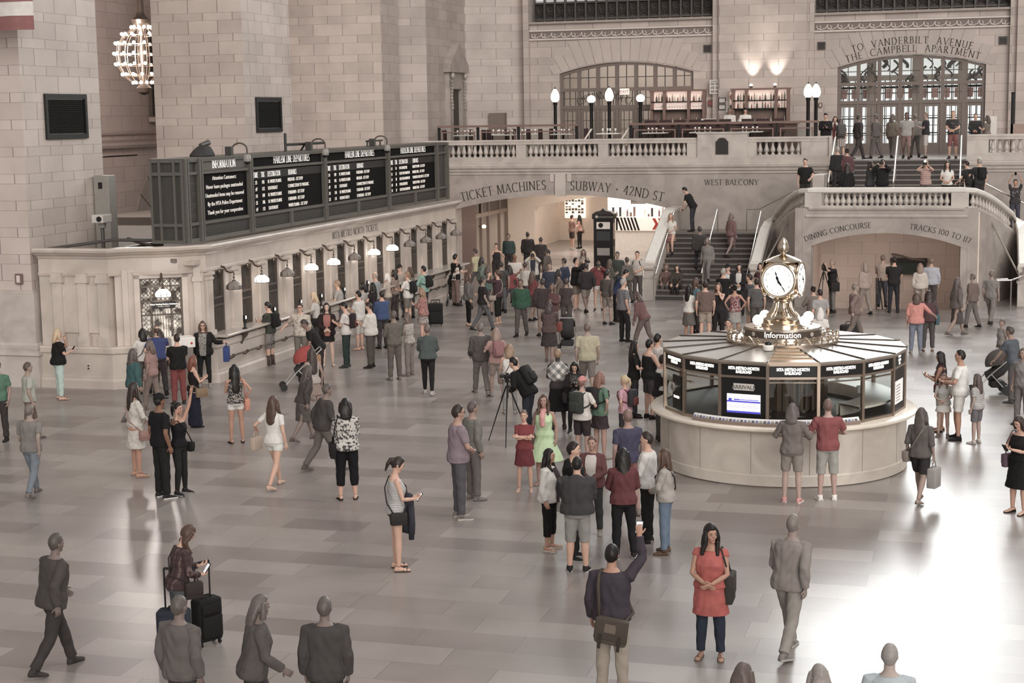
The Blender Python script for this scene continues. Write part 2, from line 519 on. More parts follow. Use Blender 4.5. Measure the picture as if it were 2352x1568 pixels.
def point(name, loc, power, r=0.1, col=(1, 0.9, 0.8)):
 l = bpy.data.lights.new(name, 'POINT'); l.energy = power; l.shadow_soft_size = r; l.color = col
 o = bpy.data.objects.new(name, l); COL.objects.link(o); o.location = loc
 return o
def spot(name, loc, target, power, ang=60, r=0.05, col=(1, 0.93, 0.85)):
 l = bpy.data.lights.new(name, 'SPOT'); l.energy = power; l.shadow_soft_size = r; l.color = col
 l.spot_size = R_(ang); l.spot_blend = 0.8
 o = bpy.data.objects.new(name, l); COL.objects.link(o); o.location = loc
 o.rotation_euler = (V3(target) - V3(loc)).to_track_quat('-Z', 'Y').to_euler()
 return o
sun = bpy.data.lights.new('east_fill_sun', 'SUN'); sun.energy = 2.5; sun.angle = R_(40); sun.color = (1.0, 0.96, 0.92)  # soft sun added for contrast, standing in for unseen east windows
so = bpy.data.objects.new('east_fill_sun', sun); COL.objects.link(so); so.location = (0, -5, 25)
so.rotation_euler = V3((-0.45, 0.85, -0.3)).to_track_quat('-Z', 'Y').to_euler()
area('hall_fill', (8, 24, 26), (4, 24, 0), 16, 4200, (1, 0.98, 0.96))  # unseen overhead fill added to brighten the floor on the right
area('vestibule_light', (-14.8, 73.2, 10.2), (-14.8, 73.2, 4), 7.5, 520, (1, 0.95, 0.9), sy=4)
area('vestibule_light', (-2.8, 75, 9.9), (-2.8, 75, 4), 7.5, 400, (1, 0.97, 0.94), sy=6)
# ------------------------------------------------------------------ shared materials
WALL = stone('limestone_courses', (200, 187, 178), (186, 173, 165), (128, 117, 112), noise_amt=0.55)
WALL_W = stone('limestone_courses_west', (190, 177, 169), (174, 162, 154), (126, 116, 110), W=1.25, T=0.46, S=0.3, noise_amt=0.6)
PLAIN = marble('pale_marble', (186, 177, 169), (165, 156, 149), 0.42)
PLAIN_D = marble('grey_marble', (164, 154, 147), (144, 135, 129), 0.45)
BOOTHM = marble('booth_marble', (206, 197, 186), (186, 176, 165), 0.3)
FLOOR = stone('marble_floor_slabs', (160, 152, 147), (130, 120, 116), (122, 114, 110), W=1.35, T=0.64, mortar=0.006, rough=0.3, plane='floor', noise_amt=0.6, spec=0.5, roughvar=0.1)
FLOOR2 = stone('balcony_floor', (150, 141, 136), (136, 127, 122), (110, 102, 98), W=1.2, T=0.6, mortar=0.008, rough=0.4, plane='floor')
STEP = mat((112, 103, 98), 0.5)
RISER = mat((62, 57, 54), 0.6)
IRON = mat((52, 49, 47), 0.5, 0.3)
IRON2 = mat((78, 73, 70), 0.5, 0.2)
BLACK = mat((22, 20, 20), 0.45)
BRONZE = mat((92, 80, 72), 0.35, 0.6)
STEEL = mat((190, 184, 178), 0.25, 0.9)
BRASS = mat((200, 186, 168), 0.16, 1.0, var=0.05)
BOARDF = mat((92, 89, 83), 0.45, 0.2)
BOARDD = mat((62, 60, 56), 0.5)
SCREENB = mat((17, 15, 15), 0.8, spec=0.1)
WHITE = mat((236, 232, 226), 0.6)
LETTER = mat((58, 52, 48), 0.7)
LITW = emissive((255, 250, 244), 1.0, 'white_letters')
DIMW = emissive((215, 208, 200), 0.55, 'flap_letters')
FRAMEW = mat((112, 101, 95), 0.5)
WOODR = mat((92, 72, 66), 0.5)
CHAIRR = mat((58, 38, 38), 0.7)
# ------------------------------------------------------------------ floor
m = MB()
m.quad((-46, -8, 0), (30, -8, 0), (30, 55.1, 0), (-46, 55.1, 0))
m.quad((-46, 55.1, 0), (-5.6, 55.1, 0), (-5.6, 84, 0), (-46, 84, 0))
m.quad((-0.1, 55.1, 0), (30, 55.1, 0), (30, 84, 0), (-0.1, 84, 0))
struct(m.build('floor', FLOOR))
m = MB()   # sloping passage under the landing
m.quad((-5.6, 55.1, 0), (-0.1, 55.1, 0), (-0.1, 61.0, -0.75), (-5.6, 61.0, -0.75))
struct(m.build('floor_ramp', FLOOR2))
# ------------------------------------------------------------------ south piers and the wall far behind them
def pier(y0, y1, name, xb=-26.1):
 m = MB()
 m.box(xb + 0.1, -22.78, y0 + 0.1, y1 - 0.1, 2.45, 26)
 o = struct(m.build(name, WALL))
 q = MB()
 q.box(xb, -22.68, y0, y1, 1.1, 2.36)
 q.box(xb + 0.05, -22.73, y0 + 0.05, y1 - 0.05, 2.36, 2.45)
 prof = [(0, 0), (0.1, 0), (0.1, 0.78), (0.14, 0.82), (0.12, 0.9), (0.06, 0.93), (0.07, 0.98), (0.07, 1.07), (0.03, 1.13), (0, 1.13)]
 q.sweep(prof, [(-22.68, y1), (-22.68, y0), (xb, y0)][::-1])
 q.build('pier_base', PLAIN, o)
 return o
pier(35.45, 39.4, 'pillar_first', -31)
pier(48.25, 52.2, 'pillar_second')
m = MB()     # the third pier runs on into the side wall of the balcony
pts = [(-31, 61.0), (-22.75, 61.0), (-22.75, 63.0), (-23.05, 63.0), (-23.05, 63.7), (-21.9, 64.0), (-21.9, 69.3), (-19.7, 70.25), (-19.35, 70.25), (-19.35, 69.75), (-19.1, 69.75), (-19.1, 70.8), (-31, 70.8)]
m.prism([(x, y, 4.5) for x, y in pts], (0, 0, 22)); m.box(-31, -22.75, 61, 62.3, 0, 4.5)
side = struct(m.build('wall_south', WALL_W))
m = MB()
FAR = -34.0
m.box(FAR - 0.5, FAR, 30, 90, 5.25, 26)
def arch_strip(m, cy_, w, z0, zc, z1, x0, x1, n=24, axis='x'):
 """wall between x0 and x1 above an arched opening centred on cy_, half width w, springing z0, crown zc, up to z1"""
 rise = zc - z0; Rr = (w * w + rise * rise) / (2 * rise)
 zs = [(cy_ - w + 2 * w * i / n) for i in range(n + 1)]
 hz = [zc - Rr + math.sqrt(max(0, Rr * Rr - (t - cy_) ** 2)) for t in zs]
 for i in range(n):
  a, b, ha, hb = zs[i], zs[i + 1], hz[i], hz[i + 1]
  if axis == 'x':
   P = lambda u, x, z: (x, u, z)
  else:
   P = lambda u, x, z: (u, x, z)
  m.quad(P(a, x0, ha), P(b, x0, hb), P(b, x0, z1), P(a, x0, z1))
  m.quad(P(a, x0, ha), P(b, x0, hb), P(b, x1, hb), P(a, x1, ha))
  m.quad(P(a, x1, ha), P(b, x1, hb), P(b, x1, z1), P(a, x1, z1))
 return list(zip(zs, hz))
AC, AW = 66.3, 4.8
arch_strip(m, AC, AW, 0.5, 5.2, 5.25, FAR, FAR - 1.3)
m.box(FAR - 0.5, FAR, 30, AC - AW, 0, 5.2); m.box(FAR - 0.5, FAR, AC + AW, 90, 0, 5.2)
struct(m.build('wall_south_far', stone('warm_limestone', (206, 188, 178), (196, 179, 170), (140, 126, 119), W=1.7, T=0.62, S=0.42, noise_amt=0.4)))
m = MB()
for i in range(17):
 a0 = PI * (0.04 + i * 0.92 / 17); a1 = PI * (0.04 + (i + 0.94) * 0.92 / 17)
 for (ra, rb) in ((4.85, 5.9),):
  q = [(r * math.cos(a), r * math.sin(a)) for r, a in ((ra, a0), (rb, a0), (rb, a1), (ra, a1))]
  m.prism([(FAR, AC - u, max(0.02, 0.25 + v * 0.95)) for u, v in q], (0.06, 0, 0))
struct(m.build('trim_1', mat((168, 154, 146), 0.6)))
m = MB()
m.sweep([(0, 0), (0.22, 0.0), (0.26, 0.12), (0.18, 0.22), (0.22, 0.34), (0, 0.34)], [(FAR, 30, 5.55), (FAR, 90, 5.55)])
m.sweep([(0, 0), (0.12, 0.0), (0.14, 0.1), (0, 0.1)], [(FAR, 30, 6.1), (FAR, 90, 6.1)])
struct(m.build('trim_2', mat((176, 160, 151), 0.6)))
m = MB(); m.box(-44, -36, 30, 90, -0.3, 12)
struct(m.build('wall_south_outer', mat((214, 200, 190), 0.7)))
struct(MB().box(FAR - 0.4, FAR + 0.15, 30, 90, 0, 2.6).build('wall_south_low', mat((150, 138, 131), 0.6)))
# ------------------------------------------------------------------ west wall with its two visible bays
WY = 70.0
m = MB()
BAYS = [(-19.1, -10.66, -14.8, 2.98), (-6.96, 1.48, -2.71, 3.0)]
def wall_xz(m, x0, x1, z0, z1, y0, y1):
 m.box(x0, x1, y0, y1, z0, z1)
for (x0, x1, cx_, hw) in BAYS:
 arch_strip(m, cx_, hw, 8.4, 8.86, 10.64, WY, WY + 0.55, 28, axis='y')
 wall_xz(m, x0, cx_ - hw, 4.75, 10.64, WY, WY + 0.55)
 wall_xz(m, cx_ + hw, x1, 4.75, 10.64, WY, WY + 0.55)
m.box(-10.66, -6.96, 69.55, 70.6, 4.75, 26)
m.box(1.48, 5.2, 69.55, 70.6, 4.75, 26)
m.box(5.2, 30, 70.0, 70.6, 4.75, 10.64)
m.box(-10.95, -10.66, 69.75, 70.6, 4.75, 26); m.box(-6.96, -6.67, 69.75, 70.6, 4.75, 26)
m.box(1.2, 1.48, 69.75, 70.6, 4.75, 26)
west = struct(m.build('wall_west', WALL_W))
def voussoirs(cx_, hw, tone):
 m = MB(); rise = 0.46; Rr = (hw * hw + rise * rise) / (2 * rise); zc = 8.86 - Rr
 amax = math.asin(hw / Rr) * 1.0
 n = 17
 for i in range(n):
  a0 = -amax * 1.08 + 2.16 * amax * (i + 0.04) / n; a1 = -amax * 1.08 + 2.16 * amax * (i + 0.96) / n
  am = abs((a0 + a1) / 2) / amax
  ro = Rr + 1.15 - 0.42 * (am > 0.72) - 0.3 * (am > 0.9)
  fan = lambda a, r: (cx_ + r * math.sin(a) + (r - Rr) * math.sin(a) * 1.0, WY - 0.012, zc + r * math.cos(a))
  m.prism([fan(a0, Rr + 0.04), fan(a1, Rr + 0.04), fan(a1, ro), fan(a0, ro)], (0, -0.012, 0))
 struct(m.build('trim_3', mat(tone, 0.6, var=0.2, scale=0.7)))
voussoirs(-14.8, 2.98, (180, 168, 160)); voussoirs(-2.71, 3.0, (172, 161, 154))
SCROLL = mat((196, 186, 178), 0.6); SCROLLB = mat((118, 108, 103), 0.7)
def frieze(x0, x1):
 b = struct(MB().box(x0 + 0.02, x1 - 0.02, WY - 0.05, WY, 9.93, 10.3).build('trim_4', SCROLLB))
 m = MB()
 m.box(x0, x1, WY - 0.1, WY, 10.26, 10.33); m.box(x0, x1, WY - 0.1, WY, 9.88, 9.95)
 n = 18; w = (x1 - x0) / n
 for i in range(n):
  c = x0 + w * (i + 0.45)
  pts = [(c + 0.115 * (1 - t * 0.8) * math.cos(5.5 * t + 2.6), WY - 0.07, 10.1 + 0.115 * (1 - t * 0.8) * math.sin(5.5 * t + 2.6)) for t in [k / 12 for k in range(13)]]
  m.tube(pts, 0.022, 5)
  m.tube([(c - 0.1, WY - 0.07, 10.02), (c + 0.08, WY - 0.07, 9.985), (c + w * 0.62, WY - 0.07, 10.05), (c + w * 0.8, WY - 0.07, 10.2)], 0.024, 5)
 m.build('scroll_ornament', SCROLL, b)
frieze(-19.1, -10.95); frieze(-6.67, 1.2)
m = MB()
for x0, x1 in ((-19.1, -10.66), (-6.96, 1.48)):
 m.box(x0, x1, WY - 0.16, WY + 0.6, 10.58, 10.68)
struct(m.build('trim_5', mat((150, 140, 133), 0.6)))
def grille_small(x, z, lab):
 t = thing('vent_grille', lab, 'vent', (x, WY, z))
 m = MB(); m.box(-0.17, 0.17, -0.04, 0, -0.17, 0.17); m.build('frame', mat((86, 80, 76), 0.6), t)
 m = MB()
 for k in range(7):
  m.box(-0.13, 0.13, -0.055, -0.04, -0.125 + k * 0.037, -0.105 + k * 0.037)
 m.build('slat', IRON, t)
grille_small(-11.21, 9.33, 'small square dark vent in the west wall near the bar poster')
grille_small(-6.38, 9.32, 'small square dark vent at the start of the carved lettering over the doors')
grille_small(0.93, 9.34, 'small square dark vent past the end of the carved lettering over the doors')
def great_window(x0, x1, n, litpat, name, zw):
 base = struct(MB().box(x0, x1, 70.42, 70.5, 10.7, 11.55).build(name, IRON))
 m = MB(); w = (x1 - x0) / n
 for i in range(n + 1):
  m.box(x0 + i * w - 0.035, x0 + i * w + 0.035, 70.2, 70.42, 10.66, 26)
 for z in (10.78, 11.5, 12.25):
  m.box(x0, x1, 70.25, 70.42, z - 0.04, z + 0.04)
 m.build('window_frame', IRON2, base)
 m = MB()
 for i in range(n):
  c = x0 + (i + 0.5) * w
  for rr in (0.16, 0.08):
   pts = [(c + rr * math.cos(a), 70.36, 11.2 + rr * 1.25 * math.sin(a)) for a in [2 * PI * k / 12 for k in range(13)]]
   m.tube(pts, 0.018, 4, caps=False)
  for s in (-1, 1):
   m.tube([(c + s * 0.18, 70.36, 10.88), (c + s * 0.05, 70.36, 10.98), (c + s * 0.16, 70.36, 11.4)], 0.018, 4)
  for k in range(6):
   m.ball((c - w / 2 + (k + 0.5) * w / 6, 70.32, 10.84), (0.025, 0.02, 0.05), 6, 4)
 m.build('ironwork', IRON2, base)
 for i in range(n):
  q = MB(); a, b = x0 + i * w + 0.05, x0 + (i + 1) * w - 0.05
  q.quad((a, 70.45, zw), (b, 70.45, zw), (b, 70.45, 25), (a, 70.45, 25))
  q.build('pane', litpat(i), base)
PANE_B = emissive((246, 250, 250), 24.0, 'daylit_pane')
PANE_L = emissive((246, 250, 250), 2.4, 'daylit_pane_dim')
PANE_D = mat((70, 68, 66), 0.4)
great_window(-18.95, -11.0, 17, lambda i: PANE_L, 'window_1', 11.66)
great_window(-6.67, 1.2, 17, lambda i: PANE_B, 'window_2', 11.62)
great_window(5.4, 13.2, 6, lambda i: PANE_B, 'window_3', 11.62)
def door_screen(cx_, hw, name, ndoor):
 rise = 0.46; Rr = (hw * hw + rise * rise) / (2 * rise)
 zt = lambda x: 8.86 - Rr + math.sqrt(Rr * Rr - (x - cx_) ** 2) - 0.02
 fr = MB(); n = 7; y0, y1 = WY + 0.12, WY + 0.3
 xs = [cx_ - hw + 2 * hw * i / n for i in range(n + 1)]
 for i, x in enumerate(xs):
  x = min(max(x, cx_ - hw + 0.06), cx_ + hw - 0.06)
  fr.box(x - 0.075, x + 0.075, y0, y1, 4.75, zt(x))
 for z in (7.69, 6.93):
  fr.box(cx_ - hw, cx_ + hw, y0 - 0.02, y1, z - 0.07, z + 0.07)
 k = 28
 for i in range(k):
  a, b = cx_ - hw + 2 * hw * i / k, cx_ - hw + 2 * hw * (i + 1) / k
  fr.prism([(a, y0 - 0.02, zt(a) - 0.11), (b, y0 - 0.02, zt(b) - 0.11), (b, y0 - 0.02, zt(b)), (a, y0 - 0.02, zt(a))], (0, 0.2, 0))
 root = struct(fr.build(name, FRAMEW))
 mu = MB()
 for i in range(n):
  a, b = xs[i], xs[i + 1]; c = (a + b) / 2
  mu.box(c - 0.015, c + 0.015, y0 + 0.05, y1 - 0.06, 7.75, zt(c) - 0.05)
  mu.box(a, b, y0 + 0.05, y1 - 0.06, 8.2, 8.23)
  for t in (0.2, 0.5, 0.8):
   mu.box(a + (b - a) * t - 0.012, a + (b - a) * t + 0.012, y0 + 0.05, y1 - 0.06, 6.98, 7.64)
  mu.box(a, b, y0 + 0.05, y1 - 0.06, 7.3, 7.324)
 mu.build('glazing_bar', IRON2, root)
 for i in range(n):
  a, b = xs[i] + 0.08, xs[i + 1] - 0.08
  d = MB()
  d.box(a, a + 0.1, y0 + 0.03, y1 - 0.05, 4.76, 6.85); d.box(b - 0.1, b, y0 + 0.03, y1 - 0.05, 4.76, 6.85)
  d.box(a, b, y0 + 0.03, y1 - 0.05, 6.73, 6.85); d.box(a, b, y0 + 0.03, y1 - 0.05, 4.76, 5.22)
  lf = d.build('door_leaf', FRAMEW, root)
  g = MB()
  for t in (0.33, 0.66):
   g.box(a + (b - a) * t - 0.012, a + (b - a) * t + 0.012, y0 + 0.05, y1 - 0.08, 5.22, 6.73)
  for z in (5.55, 5.95, 6.35):
   g.box(a, b, y0 + 0.05, y1 - 0.08, z - 0.012, z + 0.012)
  g.build('glazing_bar', IRON2, lf)
  h = MB(); h.tube([(b - 0.05, y0 - 0.05, 5.6), (b - 0.05, y0 - 0.05, 5.95)], 0.018, 6); h.build('pull_handle', STEEL, lf)
 g = MB(); g.quad((cx_ - hw, y1 - 0.09, 5.2), (cx_ + hw, y1 - 0.09, 5.2), (cx_ + hw, y1 - 0.09, 8.84), (cx_ - hw, y1 - 0.09, 8.84))
 g.build('glass', GLASS_T, root)
 return root
GLASS_T = glass_mat('clear_glass', refl=0.01)
door_screen(-14.8, 2.98, 'door_1', 7)
door_screen(-2.71, 3.0, 'door_2', 7)
m = MB()
m.box(-19, -10.6, 76, 76.3, 4.75, 10.5); m.box(-19.2, -19, 70.6, 76, 4.75, 10.5); m.box(-10.6, -10.4, 70.6, 76, 4.75, 10.5)
m.box(-7.2, -7.0, 70.6, 80, 4.75, 10.5); m.box(1.5, 1.7, 70.6, 80, 4.75, 10.5)
m.box(-7.2, 1.7, 80, 80.3, 9.2, 11.5); m.box(-7.2, 1.7, 80, 80.3, 8.0, 8.25)
for x in (-7.0, -4.9, -2.8, -0.7, 1.4):
 m.box(x - 0.22, x + 0.22, 79.7, 80.0, 4.75, 9.3)
struct(m.build('wall_vestibule', mat((168, 156, 148), 0.6, var=0.25, scale=0.8)))
struct(MB().box(-19.2, -10.4, 70.6, 76.3, 10.4, 10.6).box(-7.2, 1.7, 70.6, 80.3, 10.0, 10.2).build('ceiling_vestibule', mat((150, 140, 132), 0.7)))
m = MB(); m.quad((-7, 80.2, 4.8), (1.5, 80.2, 4.8), (1.5, 80.2, 9.2), (-7, 80.2, 9.2))
day = struct(m.build('window_4', emissive((250, 252, 252), 1.15, 'daylight_outside')))
m = MB()
for x in [-6.8 + 0.28 * i for i in range(30)]:
 m.box(x - 0.02, x + 0.02, 80.05, 80.12, 4.8, 8)
for z in (5.5, 6.2, 6.9, 7.4):
 m.box(-7, 1.5, 80.04, 80.1, z - 0.025, z + 0.025)
m.box(-7, 1.5, 80.0, 80.15, 7.62, 7.72)
m.build('window_frame', IRON, day)
m = MB()
for i in range(16):
 x = -6.9 + i * 0.53
 m.quad((x, 79.98, 7.15), (x + 0.3, 79.98, 7.15), (x + 0.34, 79.9, 7.6), (x, 79.9, 7.6))
m.build('awning', mat((196, 160, 156), 0.7), day)
m = MB(); rng = random.Random(4)
for i in range(34):
 x = rng.uniform(-6.6, 1.2); z = rng.uniform(7.8, 8.9)
 pts = [(x + 0.18 * math.sin(t * 2 + i), 79.4, z + t * 0.28) for t in [k * 0.35 - 1 for k in range(7)]]
 m.tube(pts, rng.uniform(0.03, 0.11), 5)
struct(m.build('trim_6', mat((92, 86, 82), 0.6)))
m = MB(); m.quad((-6.9, 79.7, 8.25), (1.4, 79.7, 8.25), (1.4, 79.7, 9.3), (-6.9, 79.7, 9.3))
struct(m.build('window_5', emissive((235, 238, 238), 0.75, 'sky_light_outside')))
def arc_text(s, cx_, zc, size, mat_, width, arc, y=WY - 0.03, sx=1.0, spacing=1.25):
 text([(s, 0, 0)], mat_, None, FACE_E(cx_, y, zc), size=size, arc=arc, sx=sx, spacing=spacing, serif=True, name='trim_lettering')
arc_text('TO  VANDERBILT  AVENUE', -2.69, 9.32, 0.4, LETTER, 4.7, 9.5, sx=0.95, spacing=2.0)
arc_text('THE  CAMPBELL  APARTMENT', -2.66, 8.98, 0.4, LETTER, 5.4, 9.5, sx=0.95, spacing=2.0)
# ------------------------------------------------------------------ balcony, its front wall and the passage to the subway
BY = 62.3
m = MB()
m.box(-21.9, -5.3, BY + 0.05, 70.0, 4.5, 4.75); m.box(-0.4, 22, BY + 0.05, 70.0, 4.5, 4.75); m.box(-5.3, -0.4, 62.45, 82, 4.5, 4.75)
m.box(-19, -10.6, 70, 76, 4.5, 4.75)
struct(m.build('floor_balcony', FLOOR2))
m = MB()
arch_strip(m, -15.77, 4.43, 2.9, 3.47, 4.29, BY, BY + 0.7, 32, axis='y')
m.box(-31, -20.2, BY, BY + 0.7, 0, 4.29); m.box(-11.34, -5.3, BY, BY + 0.7, 0, 4.29); m.box(-0.4, 22, BY, BY + 0.7, 0, 4.29)
lower = struct(m.build('wall_west_lower', PLAIN_D))
m = MB()
prof = [(0, 0), (0.05, 0), (0.06, 0.08), (0.12, 0.12), (0.14, 0.2), (0.2, 0.26), (0.22, 0.36), (0.2, 0.4), (0.08, 0.42), (0.1, 0.62), (0, 0.62)]
m.sweep(prof, [(-22, BY, 4.29), (-5.35, BY, 4.29)])
m.sweep(prof, [(-0.35, BY, 4.29), (22, BY, 4.29)])
m.build('cornice', PLAIN, lower)
m = MB(); m.box(-16.03, -15.6, BY - 0.12, BY, 3.42, 4.3); m.box(-16.25, -16.08, BY - 0.05, BY, 4.0, 4.29); m.box(-15.55, -15.38, BY - 0.05, BY, 4.0, 4.29)
m.build('keystone', PLAIN, lower)
text([('TICKET MACHINES', -2.42, 0.14), ('SUBWAY \u2022 42ND ST', 2.2, 0.1)], LETTER, lower, FACE_E(-15.77, BY - 0.01, 3.57), size=0.5, arc=17.5, sx=0.88, spacing=1.2, serif=True)
text([('WEST BALCONY', 0, 0)], LETTER, lower, FACE_E(-9.05, BY - 0.01, 3.84), size=0.3, sx=1.0, spacing=1.2, serif=True)
BALP = [(0.085, 0), (0.085, 0.04), (0.05, 0.055), (0.045, 0.09), (0.085, 0.14), (0.1, 0.19), (0.085, 0.25), (0.055, 0.33), (0.042, 0.41), (0.05, 0.45), (0.042, 0.46), (0.08, 0.475), (0.085, 0.52)]
_bal = {}
def baluster(parent, loc, h=0.52):
 key = round(h, 2)
 if key not in _bal:
  mb = MB(); mb.lathe([(r, z * h / 0.52) for r, z in BALP], n=10)
  o = mb.build('baluster', PLAIN, parent, smooth=True)
  _bal[key] = o.data
 else:
  o = bpy.data.objects.new('baluster', _bal[key]); COL.objects.link(o); o.parent = parent
 o.location = loc
def run_x(parent, x0, x1, y, z, n, posts=()):
 for i in range(n):
  baluster(parent, (x0 + (x1 - x0) * (i + 0.5) / n, y, z))
RAILP = [(-0.19, 0), (-0.19, 0.05), (-0.15, 0.08), (-0.17, 0.13), (-0.13, 0.19), (0.13, 0.19), (0.17, 0.13), (0.15, 0.08), (0.19, 0.05), (0.19, 0)]
BASEP = [(-0.16, 0), (-0.16, 0.05), (-0.11, 0.08), (0.11, 0.08), (0.16, 0.05), (0.16, 0)]
def balcony_balustrade(x0, x1, sections, posts, label):
 t = thing('balustrade', label, 'balustrade', (0, 0, 0), group=None)
 y = BY + 0.2
 MB().sweep(RAILP, [(x0, y, 5.47), (x1, y, 5.47)]).build('cap_rail', PLAIN, t)
 MB().sweep(BASEP, [(x0, y, 4.9), (x1, y, 4.9)]).build('base_rail', PLAIN, t)
 for a, b in posts:
  MB().box(a, b, y - 0.17, y + 0.17, 4.9, 5.48).build('post', PLAIN, t)
 for a, b, n in sections:
  run_x(t, a, b, y, 4.97, n)
 return t
balcony_balustrade(-21.9, -5.35, [(-20.45, -17.68, 12), (-17.2, -14.35, 13), (-13.86, -10.8, 14), (-8.1, -6.4, 7)],
                   [(-21.9, -20.5), (-17.65, -17.24), (-14.3, -13.9), (-10.78, -10.36), (-8.45, -8.1), (-6.4, -5.35)],
                   'long pale marble balustrade along the front of the west balcony restaurant')
balcony_balustrade(-0.35, 8.0, [(0.45, 2.6, 9), (3.0, 6.0, 12)], [(-0.35, 0.42), (2.62, 3.0), (6.0, 6.4)],
                   'short marble balustrade on the balcony beyond the stair landing')
t = thing('plaque_pedestal', 'plain marble pedestal block in the balcony balustrade bearing an arched plaque', 'pedestal', (-9.4, BY, 4.9))
MB().box(-0.96, 0.96, -0.06, 0.45, 0, 0.9).box(-1.0, 1.0, -0.1, 0.49, 0.9, 0.97).build('block', PLAIN, t)
m = MB(); pts = [(-0.24, -0.08, 0.12), (0.24, -0.08, 0.12), (0.24, -0.08, 0.6), (0.17, -0.08, 0.66)] + [(0.17 * math.cos(a), -0.08, 0.66 + 0.09 * math.sin(a)) for a in [PI * k / 8 for k in range(1, 8)]] + [(-0.17, -0.08, 0.66), (-0.24, -0.08, 0.6)]
m.prism(pts, (0, -0.03, 0)); m.ball((0, -0.11, 0.66), (0.04, 0.015, 0.05), 8, 6)
m.build('bronze_plaque', IRON, t)
WARM = mat((214, 198, 184), 0.5, var=0.1, scale=1.2)
m = MB()
arch_strip(m, -15.0, 4.0, 2.5, 3.05, 4.5, 70, 70.6, 24, axis='y')
m.box(-22.2, -19.0, 70, 70.6, 0, 4.5); m.box(-11.0, -10, 70, 70.6, 0, 4.5)
m.box(-10.6, -10.2, 63, 84, 0, 4.5)
m.box(-21.6, -21.3, 71.5, 84, 0, 4.5)
m.box(-21.6, -10.2, 83.6, 84, 0, 4.5)
struct(m.build('wall_passage', WARM))
struct(MB().box(-22.2, -10.2, 63, 84, 4.42, 4.49).build('ceiling_passage', mat((190, 178, 166), 0.7)))
m = MB()
for y, wd in ((62.95, 0.1), (66.0, 0.06), (67.05, 0.05), (68.75, 0.06), (70.0, 0.1)):
 m.box(-20.36, -20.24, y - wd, y + wd, 0, 3.4)
m.box(-20.35, -20.25, 62.9, 70.1, 2.35, 2.52); m.box(-20.35, -20.25, 62.9, 70.1, 3.1, 3.4); m.box(-20.35, -20.25, 62.9, 65, 0, 0.4)
struct(m.build('window_6', mat((128, 112, 102), 0.4)))
struct(MB().box(-20.34, -20.27, 65.9, 70.1, 2.52, 3.1).build('window_7', mat((60, 52, 48), 0.35)))
struct(MB().box(-20.4, -20.2, 63.0, 65.0, 0, 3.1).build('door_3', WOODR))
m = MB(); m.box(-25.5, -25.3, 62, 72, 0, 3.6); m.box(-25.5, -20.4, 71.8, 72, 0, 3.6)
struct(m.build('wall_machine_room', emissive((246, 244, 240), 0.95, 'glowing_wall')))  # walls glow in place of the room's own lamps
def ticket_machine(y, lab):
 t = thing('ticket_machine', lab, 'ticket machine', (-23.2, y, 0))
 MB().rbox((0, 0, 0.95), (0.7, 0.75, 1.9), 0.05).build('cabinet', mat((150, 150, 146), 0.4), t)
 MB().box(0.35, 0.37, -0.28, 0.28, 1.1, 1.6).build('screen', SCREENB, t)
 MB().box(0.35, 0.372, -0.3, 0.3, 1.66, 1.84).build('header_sign', mat((60, 84, 70), 0.5), t)
ticket_machine(66.6, 'grey ticket machine seen through the first bright panes beyond the arch')
ticket_machine(68.0, 'grey ticket machine further inside the bright ticket machine room')
t = thing('wall_lamp', 'small glowing wall lamp on a bronze bracket by the brown door', 'lamp', (-20.2, 65.3, 2.0))
MB().tube([(0, 0, 0), (0.16, 0, 0.02), (0.22, 0, 0.0)], 0.02, 6).build('bracket', BRONZE, t)
MB().ball((0.25, 0, 0.0), (0.1, 0.1, 0.08), 10, 8).build('shade', emissive((255, 226, 200), 2.2, 'lamp_glow'), t)
shop = thing('shop_counter', 'bright newsstand counter with black stripes and red chevrons beyond the arch', 'shop counter', (-15.85, 77, 0))
MB().box(-1.6, 1.6, 0, 0.5, 0, 1.0).build('plinth', mat((228, 222, 214), 0.5), shop)
pn = MB().box(-1.6, 1.6, -0.06, 0.5, 1.0, 1.66).build('panel', emissive((240, 234, 226), 0.35, 'lit_panel'), shop)
m = MB()
for k in range(4):
 m.box(-1.45 + k * 0.17, -1.37 + k * 0.17, -0.075, -0.06, 1.02, 1.64)
for k in range(6):
 x = -0.7 + k * 0.17
 m.prism([(x, -0.075, 1.02), (x + 0.09, -0.075, 1.02), (x - 0.12, -0.075, 1.64), (x - 0.21, -0.075, 1.64)], (0, 0.015, 0))
m.build('black_stripe', BLACK, shop)
m = MB()
for k in range(2):
 x = 0.85 + k * 0.28
 m.prism([(x, -0.075, 1.06), (x + 0.14, -0.075, 1.06), (x + 0.3, -0.075, 1.33), (x + 0.14, -0.075, 1.6), (x, -0.075, 1.6), (x + 0.16, -0.075, 1.33)], (0, 0.015, 0))
m.build('red_chevron', mat((170, 62, 58), 0.5), shop)
m = MB(); m.box(-1.6, 1.6, 1.1, 1.2, 0, 3.0)
m.build('back_panel', emissive((252, 248, 240), 1.2, 'lit_shop'), shop)
MB().box(-0.35, 0.4, 0.6, 0.63, 2.25, 2.65).build('sign', mat((120, 114, 108), 0.5), shop)
text([('See Here', 0, 0)], BLACK, shop, plane_M((0.02, 0.58, 2.38), (1, 0, 0), (0, -1, 0)), size=0.18)
m = MB(); m.box(-1.6, 1.6, 0.55, 0.95, 1.66, 1.7); m.build('shelf', WHITE, shop)
rng = random.Random(9)
